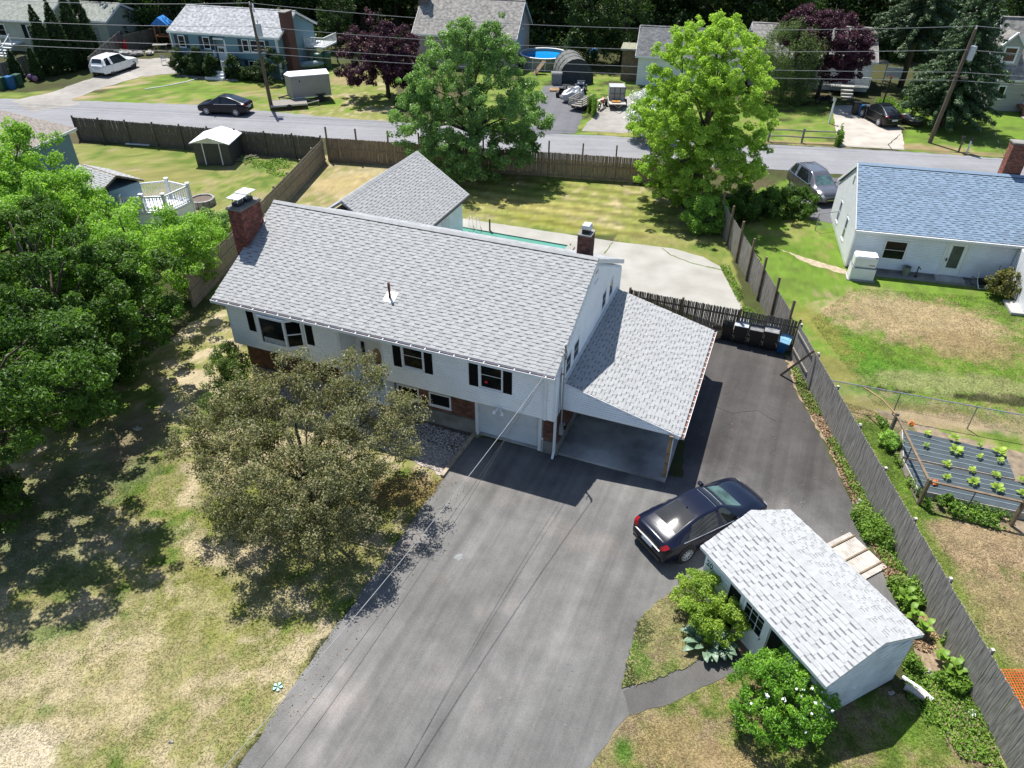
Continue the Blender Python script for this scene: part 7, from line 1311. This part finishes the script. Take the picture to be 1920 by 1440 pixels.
def wire(name, label, a, b, sag, r, mat, n=24, cat='cable', group=None):
    a, b = Vector(a), Vector(b); t = tag(MB().tube([a.lerp(b, i / n) - Vector((0, 0, 4 * sag * (i / n) * (1 - i / n))) for i in range(n + 1)], r, 5).build(name, mat), label, cat, group); return t
for i, (za, zb, sg, lab) in enumerate(((8.65, 8.75, .95, 'topmost power line between the two utility poles'), (6.9, 7.1, .8, 'second power line from the top between the two utility poles'), (5.35, 5.5, .5, 'third line from the top between the two utility poles'), (4.75, 4.9, .5, 'lowest line between the two utility poles'))):
    wire('power_line', lab, (-22.1, 67.5, za), (34.3, 59.8, zb), sg, .022, cable_light)
    wire('power_line', lab.replace('between the two utility poles', 'running left from the pole before the blue house'), (-22.1, 67.5, za), (-62, 72.5, za + .3), sg * .6, .022, cable_light); wire('power_line', lab.replace('between the two utility poles', 'running right from the leaning pole'), (34.3, 59.8, zb), (75, 53, zb + .3), sg * .6, .022, cable_light)
wire('service_cable', 'thick twisted service cable from the roof mast across the driveway', HW(14.844, .58) + (5.33,), (-7.83, 2.67, 5.16), .72, .0105, cable_light, 40)
wire('phone_line', 'thin black wire from the gutter corner across the driveway', HW(14.35, -.05) + (4.25,), (-7.3, 2.6, 4.55), .70, .006, cable, 40); wire('phone_line', 'thinnest black wire sagging just below the other driveway wires', HW(14.2, -.05) + (4.2,), (-6.9, 2.5, 4.35), .95, .006, cable, 40)
gw = root('guy_wire', 'guy wire with pale marker strips beside the leaning pole', 'cable', 34.2, 59.8); e = Vector((38.30, 56.44, 0)) - Vector((34.2, 59.8, 0)); MB().tube([(0.2, 0, 6.6), e], .012, 5).build('strand', cable, gw)
mk = MB()
for k in range(3, 28, 2): f = k / 28; mk.tube([Vector((.2, 0, 6.6)).lerp(e, f), Vector((.2, 0, 6.6)).lerp(e, f + .028)], .022, 5)
tag(mk.build('marker', wood_pale, gw), kind='stuff')
# pool, tent and vehicles by the far driveway
t = root('round_pool', 'round above-ground pool with bright blue water beside the tan house', 'pool', 3.2, 85.0); MB().lathe([(2.55, 0), (2.55, 1.2), (2.72, 1.22), (2.72, 1.27), (2.45, 1.27), (2.45, .8)], n=32).build('pool_wall', pbr('pool_wall', (.30, .29, .26), .6, .08, 3), t); MB().cyl((0, 0, .75), 2.44, .22, 32).build('water', pool_blue, t); MB().lathe([(2.50, 1.275), (2.74, 1.28), (2.74, 1.22)], n=32).build('rim', white_trim, t)
for k in range(12): a = k * PI / 6; MB().cbox((2.58 * math.cos(a), 2.58 * math.sin(a), .6), .08, .12, 1.2, a).build('upright', metal_light, t)
t = root('pool_steps', 'small brown wooden steps against the round blue pool', 'steps', 2.51, 80.99); MB().bar((-.5, 0, 0), (.6, .6, 1.2), .7, .08).build('ramp', wood_brown, t); MB().bar((-.3, -.3, 0), (-.3, -.3, .9), .08).build('post', wood_brown, t)
t = root('tent_shelter', 'dark rounded fabric tent shelter at the end of the far driveway', 'tent', 6.2, 77.6, 0, .12); pr = [(1.75 * math.cos(PI * k / 12), 2.3 * math.sin(PI * k / 12) ** .85) for k in range(13)]
m = MB(); 
for y0_, y1_ in ((0, 4.2),): m.add([(a, y0_, b) for a, b in pr] + [(a, y1_, b) for a, b in pr], [(k, k + 1, 14 + k, 13 + k) for k in range(12)])
m.build('cover', fabric_mottle, t); MB().add([(a, .02, b) for a, b in pr], [tuple(range(13))]).build('door_panel', fabric_dark, t)
for y in (0, 1.4, 2.8, 4.2): MB().tube([(a * 1.01, y, b * 1.01) for a, b in pr], .03, 5).build('hoop', metal_dark, t)
def atv(label, x, y, rz, mat):
    t = root('quad_bike', label, 'quad bike', x, y, 0, rz)
    MB().box(-.5, .55, -.22, .22, .42, .62).build('chassis', metal_dark, t); MB().prism([(-.75, .68), (-.5, .80), (-.15, .70), (.25, .72), (.55, .88), (.85, .70), (.85, .64), (-.75, .62)], -.34, .34, 0, 'y').build('fairing', mat, t, bevel=.03); MB().box(-.45, .1, -.15, .15, .78, .88).build('seat', plastic_black, t, bevel=.03)
    MB().tube([(.3, -.42, 1.02), (.36, -.15, 1.05), (.36, .15, 1.05), (.3, .42, 1.02)], .02, 6).bar((.38, 0, .85), (.36, 0, 1.05), .04).build('handlebar', metal_dark, t); MB().box(-.85, -.5, -.38, .38, .83, .86).box(.55, .95, -.36, .36, .90, .93).build('rack', metal_dark, t)
    for a in (-.62, .62):
        for s in (-1, 1): MB().cyl((a, s * .48 - .12, .29), .29, .24, 14, axis='y').build('wheel', rubber, t)
atv('dark quad bike before the tent shelter, left of the silver cover', 4.78, 72.91, -1.9, plastic_black); atv('blue quad bike before the tent shelter', 6.43, 74.48, -1.7, plastic_blue)
t = root('covered_machine', 'vehicle under a crumpled silver cover on the far driveway', 'covered vehicle', 5.44, 71.10, 0, .5); m = MB().ball((0, 0, .55), 1.25, .62, .62, 16, 10); rr_ = random.Random(3); m.V = [(x * (1 + rr_.uniform(-.06, .06)), y * (1 + rr_.uniform(-.06, .06)), max(.02, z * (1 + rr_.uniform(-.12, .12)))) for x, y, z in m.V]; m.ball((.45, 0, 1.0), .4, .3, .35, 10, 6); m.build('cover', tarp_grey, t)
t = root('stake_trailer', 'small grey slatted stake trailer beside the silver cover', 'trailer', 6.04, 68.85, 0, 1.05)
MB().box(-1.2, 1.2, -.65, .65, .45, .52).build('bed', wood_grey, t)
for s in (-1, 1):
    for z in (.62, .80, .98): MB().box(-1.2, 1.2, s * .65 - .02, s * .65 + .02, z, z + .11).build('slat', wood_pale, t)
    for a in (-1.15, 0, 1.15): MB().box(a - .03, a + .03, s * .69 - .02, s * .69 + .02, .45, 1.12).build('stake', wood_dark, t)
    MB().cyl((0, s * .78 - .07, .28), .28, .14, 14, axis='y').build('wheel', rubber, t)
for z in (.62, .80, .98): MB().box(-1.22, -1.18, -.65, .65, z, z + .11).build('slat', wood_pale, t)
t = root('storage_box', 'grey plastic storage box beside the quad bikes', 'box', 4.20, 77.20); MB().box(-.5, .5, -.35, .35, 0, 1.05).build('box_body', plastic_grey, t); MB().prism([(-.4, 1.05), (.4, 1.05), (.3, 1.18), (-.3, 1.18)], -.55, .55, 0, 'x').build('lid', lid_grey, t)
t = root('tan_pallet', 'tan wooden pallet on the grass beside the quad bike', 'pallet', 3.94, 74.79)
for i in range(5): MB().box(-.5, .5, -.45 + i * .2, -.45 + i * .2 + .15, .12, .15).build('slat', wood_tan, t)
for a in (-.42, 0, .42): MB().box(a - .04, a + .04, -.45, .5, 0, .12).build('bearer', wood_tan, t)
t = root('box_trailer', 'flat trailer carrying a grey framed cabinet on the gravel drive', 'trailer', 9.38, 69.47, 0, 1.55)
MB().box(-1.3, 1.3, -.75, .75, .5, .58).build('bed', wood_pale, t); MB().bar((-1.3, .4, .5), (-2.1, 0, .45), .08).bar((-1.3, -.4, .5), (-2.1, 0, .45), .08).build('tongue', metal_dark, t); MB().box(-.1, 1.25, -.7, .7, .58, 1.75).build('cabinet', pbr('cabinet_grey', (.33, .34, .34), .5, .06, 2), t)
for y in (-.7, -.25, .25, .7): MB().bar((-.25, y, .58), (-.25, y, 1.75), .05).build('bar', metal_dark, t)
MB().bar((-.25, -.7, 1.75), (-.25, .7, 1.75), .05).bar((-.25, -.7, 1.2), (-.25, .7, 1.2), .04).build('top_bar', metal_dark, t); MB().box(-.9, -.4, -.3, .5, .58, .70).build('orange_bag', pbr('orange_bag', (.5, .22, .03), .7, .1, 5), t)
for s in (-1, 1): MB().cyl((.2, s * .88 - .08, .33), .33, .16, 16, axis='y').build('wheel', rubber, t)
t = root('dirt_bike', 'orange and white dirt bike standing beside the box trailer', 'motorbike', 8.00, 68.91, 0, 1.1)
for a in (-.65, .65): w_ = MB().lathe([(.24, -.04), (.32, -.04), (.34, 0), (.32, .04), (.24, .04)], (a, 0, .34), 18, axis='y').build('wheel', rubber, t); MB().cyl((a, -.02, .34), .06, .04, 8, axis='y').build('hub', metal_grey, w_)
MB().bar((.65, 0, .34), (.42, 0, 1.05), .05).bar((-.65, 0, .34), (0, 0, .45), .05).bar((0, 0, .45), (.42, 0, .9), .07).build('frame', metal_grey, t); MB().prism([(-.75, .82), (0, .78), (.35, .9), (.30, .62), (-.05, .5), (-.2, .72)], -.1, .1, 0, 'y').build('bodywork', pbr('orange_plastic', (.55, .12, .04), .4, .1, 5), t); MB().prism([(-.95, .86), (-.2, .82), (-.2, .88), (-.9, .92)], -.09, .09, 0, 'y').build('seat', plastic_white, t); MB().bar((.4, -.35, 1.08), (.4, .35, 1.08), .04).build('handlebar', metal_dark, t)
t = root('blue_toy', 'blue plastic play shell in the shade behind the tent shelter', 'toy', 8.97, 88.97); MB().ball((0, 0, .5), .5, .4, .55, 10, 6).build('shell', tarp_blue, t)
# concrete driveway corner
def bin_small(label, x, y, mat, h=1.0): t = root('rubbish_bin', label, 'bin', x, y, 0, -.2); MB().add([(-.24, -.28, 0), (.24, -.28, 0), (.24, .28, 0), (-.24, .28, 0), (-.3, -.34, h), (.3, -.34, h), (.3, .34, h), (-.3, .34, h)], [(3, 2, 1, 0), (0, 1, 5, 4), (1, 2, 6, 5), (2, 3, 7, 6), (3, 0, 4, 7)]).build('bin_body', mat, t); MB().prism([(-.36, h), (.36, h), (.3, h + .09), (-.3, h + .09)], -.32, .32, 0, 'x').build('lid', mat, t)
bin_small('dark grey bin left of the blue bin by the porch steps', 30.79, 67.78, plastic_black); bin_small('blue bin by the porch of the white gabled house', 31.20, 67.47, plastic_blue, .8); bin_small('grey bin beside the black sedan on the concrete driveway', 31.41, 66.51, pbr('dark_grey_bin', (.05, .055, .05), .5, .1, 4), 1.05)
for px, py, m_, lab in ((-49.39, 73.38, plastic_green, 'green bin at the left photo edge before the grey fence'), (-48.84, 73.79, plastic_blue, 'blue-lidded bin second from the left before the grey fence'), (-48.50, 74.59, plastic_green, 'dark green bin nearest the small arborvitae')): bin_small(lab, px, py, m_, 1.05)
t = root('basketball_hoop', 'portable basketball hoop with grey backboard beside the black sedan', 'basketball hoop', 33.99, 69.72); MB().bar((0, 0, 0), (.2, .2, 2.8), .10).build('pole', metal_dark, t); MB().cbox((.1, -.25, 3.2), 1.3, .06, .85, -.3).build('backboard', pbr('backboard', (.30, .33, .33), .4, .1, 3), t); MB().box(-.5, .5, -.35, .35, 0, .2).build('base', plastic_black, t); MB().tube([(-.25 + .22 * math.cos(k * PI / 6), -.55 + .22 * math.sin(k * PI / 6), 2.95) for k in range(13)], .012, 5).build('ring', red_plastic, t)
t = root('jet_ski', 'grey and white jet ski on the grass beside the black sedan', 'jet ski', 34.39, 65.04, 0, 2.1); MB().prism([(-1.2, -.4), (.6, -.42), (1.3, 0), (.6, .42), (-1.2, .4)], .1, .45).build('hull', plastic_black, t, bevel=.05); MB().prism([(-1.1, .45), (.9, .45), (.6, .72), (.1, .80), (-.3, .66), (-1.1, .62)], -.25, .25, 0, 'y').build('deck', pbr('grey_hull', (.35, .36, .38), .35, .1, 5), t, bevel=.04); MB().box(-.9, -.2, -.16, .16, .64, .74).build('seat', metal_dark, t); MB().bar((.2, -.3, .9), (.2, .3, .9), .04).build('handlebar', metal_dark, t)
t = root('lamp_post', 'white lamp post at the corner of the concrete driveway', 'lamp post', 27.51, 64.99); MB().box(-.06, .06, -.06, .06, 0, 1.85).build('post', white, t); MB().prism([(-.09, -.09), (.09, -.09), (.13, .13), (-.13, .13)], 1.88, 2.15).build('lantern', pbr('lantern_glass', (.5, .5, .48), .3, .1, 4), t); MB().lathe([(.15, 2.15), (.0, 2.28)], n=4).build('lantern_cap', metal_dark, t)
for px, py, mm_, lab in ((35.30, 57.72, wood_dark, 'black mailbox on a dark leaning post by the road'), (35.76, 57.35, white, 'black mailbox on a white post by the road')):
    t = root('mailbox', lab, 'mailbox', px, py, 0, -.15); MB().box(-.05, .05, -.05, .05, 0, 1.05).build('post', mm_, t); MB().prism([(-.11, 0), (.11, 0), (.11, .15), (.06, .22), (-.06, .22), (-.11, .15)], -.28, .22, 0, 'y').build('box', plastic_black, t).location = (0, 0, 1.05)
t = root('motorcycle', 'parked motorcycle in the shade before the white gabled house', 'motorbike', 29.06, 70.79, 0, .2)
for a in (-.7, .7): MB().lathe([(.2, -.06), (.31, -.06), (.33, 0), (.31, .06), (.2, .06)], (a, 0, .33), 16, axis='y').build('wheel', rubber, t)
MB().prism([(-.6, .55), (-.2, .72), (.3, .85), (.45, .7), (.1, .35), (-.3, .35)], -.12, .12, 0, 'y').build('body', black_car, t); MB().bar((.7, 0, .33), (.45, 0, 1.0), .05).bar((.4, -.35, 1.02), (.4, .35, 1.02), .03).build('fork', chrome, t)
# around the blue house and the far left
t = root('picnic_bench', 'small wooden table on the grass left of the blue house', 'table', -40.77, 90.22, 0, .2); MB().box(-.8, .8, -.4, .4, .68, .73).build('top', wood_grey, t)
for a in (-.6, .6): MB().bar((a, -.4, 0), (a, .3, .68), .07).bar((a, .4, 0), (a, -.3, .68), .07).build('leg', wood_grey, t)
t = root('playset', 'orange wooden playset with blue canopy behind the left corner of the blue house', 'playset', -41.17, 93.01)
for a in (-.8, .8):
    for b in (-.7, .7): MB().bar((a, b, 0), (a * .9, b * .9, 2.5), .12).build('post', pbr('orange_cedar', (.34, .12, .05), .8, .2, 5), t)
MB().box(-.85, .85, -.75, .75, 1.1, 1.2).build('platform', MATS['orange_cedar'], t); MB().prism([(-1, 2.4), (0, 3.2), (1, 2.4)], -.9, .9, 0, 'y').build('canopy', tarp_blue, t)
t = root('red_toy_slide', 'red plastic toy by the grey fence behind the white suv', 'toy', -44.47, 89.53); MB().prism([(-.25, 0), (.25, 0), (.18, 1.0), (.05, 1.35), (-.15, 1.0)], -.2, .2, 0, 'y').build('body', red_plastic, t, bevel=.04)
t = root('trampoline_ring', 'round white hoop frame leaning behind the white suv', 'trampoline', -44.78, 86.38); MB().tube([(1.2 * math.cos(k * PI / 10), .9 * math.sin(k * PI / 10), .6) for k in range(21)], .05, 6).build('ring', metal_light, t)
for k in range(5): a = k * 2 * PI / 5; MB().bar((1.2 * math.cos(a), .9 * math.sin(a), 0), (1.2 * math.cos(a), .9 * math.sin(a), .6), .05).build('leg', metal_grey, t)
for i, (px, py, s, lab) in enumerate(((-43.41, 87.20, .7, 'grey boulder at the edge of the worn driveway, largest of the row'), (-42.39, 87.76, .5, 'flat grey boulder right of the largest boulder by the worn driveway'), (-41.35, 88.32, .45, 'tan boulder at the right end of the row by the worn driveway'))):
    t = root('boulder', lab, 'rock', px, py, 0, i, 'boulders at the worn driveway'); rr_ = np.random.default_rng(i + 60); m = MB().ball((0, 0, s * .5), s * 1.3, s, s * .6, 10, 6); m.V = [tuple(np.array(v) * (1 + .08 * rr_.normal())) for v in m.V]; m.build('stone_body', stone if i < 2 else wood_pale, t)
t = root('folding_chair', 'folding chair on the worn driveway left of the blue house', 'chair', -37.86, 83.68, 0, .4); MB().box(-.25, .25, -.22, .22, .43, .46).build('seat', metal_grey, t); MB().box(-.25, .25, .22, .25, .6, .95).build('backrest', metal_grey, t)
for a in (-.24, .24): MB().bar((a, -.3, 0), (a, .25, .95), .03).bar((a, .3, 0), (a, -.2, .45), .03).build('leg', metal_grey, t)
t = root('junk_trailer', 'small silver boat on a trailer partly hidden by the white suv', 'trailer', -45.62, 83.39, 0, .3); MB().prism([(-1.5, -.5), (1.0, -.5), (1.7, 0), (1.0, .5), (-1.5, .5)], .4, .85).build('hull', metal_grey, t); MB().box(-1.3, .8, -.42, .42, .85, .9).build('deck', metal_dark, t)
for s in (-1, 1): MB().cyl((-.4, s * .55 - .06, .25), .25, .12, 14, axis='y').build('wheel', rubber, t)
t = root('garden_hose', 'pale hose lying across the lawn before the blue house', 'hose', -35.95, 73.84); MB().tube([(0, 0, .04), (1.6, 1.3, .04), (3.0, 2.9, .04), (3.6, 4.2, .04)], .05, 6).build('hose_line', plastic_white, t)
for px, py, r_, lab in ((-20.80, 82.43, .55, 'green plastic tank at the right end of the blue house'), (-20.11, 82.92, .5, 'second green tank beside the rubble right of the blue house')): t = root('water_tank', lab, 'tank', px, py); MB().lathe([(r_, 0), (r_, 1.4), (r_ * .8, 1.6), (.15, 1.7), (0, 1.7)], n=18).build('tank_body', plastic_green, t); MB().cyl((0, 0, 1.68), .16, .08, 10).build('lid', plastic_black, t)
t = root('canoe', 'upturned grey canoe leaning beside the green tank', 'boat', -21.55, 81.48, 0, .5); m = MB().ball((0, 0, .7), 1.6, .4, .35, 14, 8); m.build('hull', pbr('canoe_grey', (.16, .22, .24), .4, .1, 3), t); MB().bar((-.8, 0, 0), (-.8, 0, .6), .08).bar((.8, 0, 0), (.8, 0, .6), .08).build('stand', wood_dark, t)
t = root('pink_toys', 'purple and pink toy pile before the small arborvitae', 'toy', -48.33, 76.62); MB().ball((0, 0, .35), .5, .35, .35, 8, 5).build('bag', pbr('plum_plastic', (.08, .03, .10), .6, .2, 5), t); MB().ball((.4, -.2, .3), .3, .25, .3, 8, 5).build('pillow', pbr('pink_plastic', (.35, .15, .25), .6, .2, 5), t)
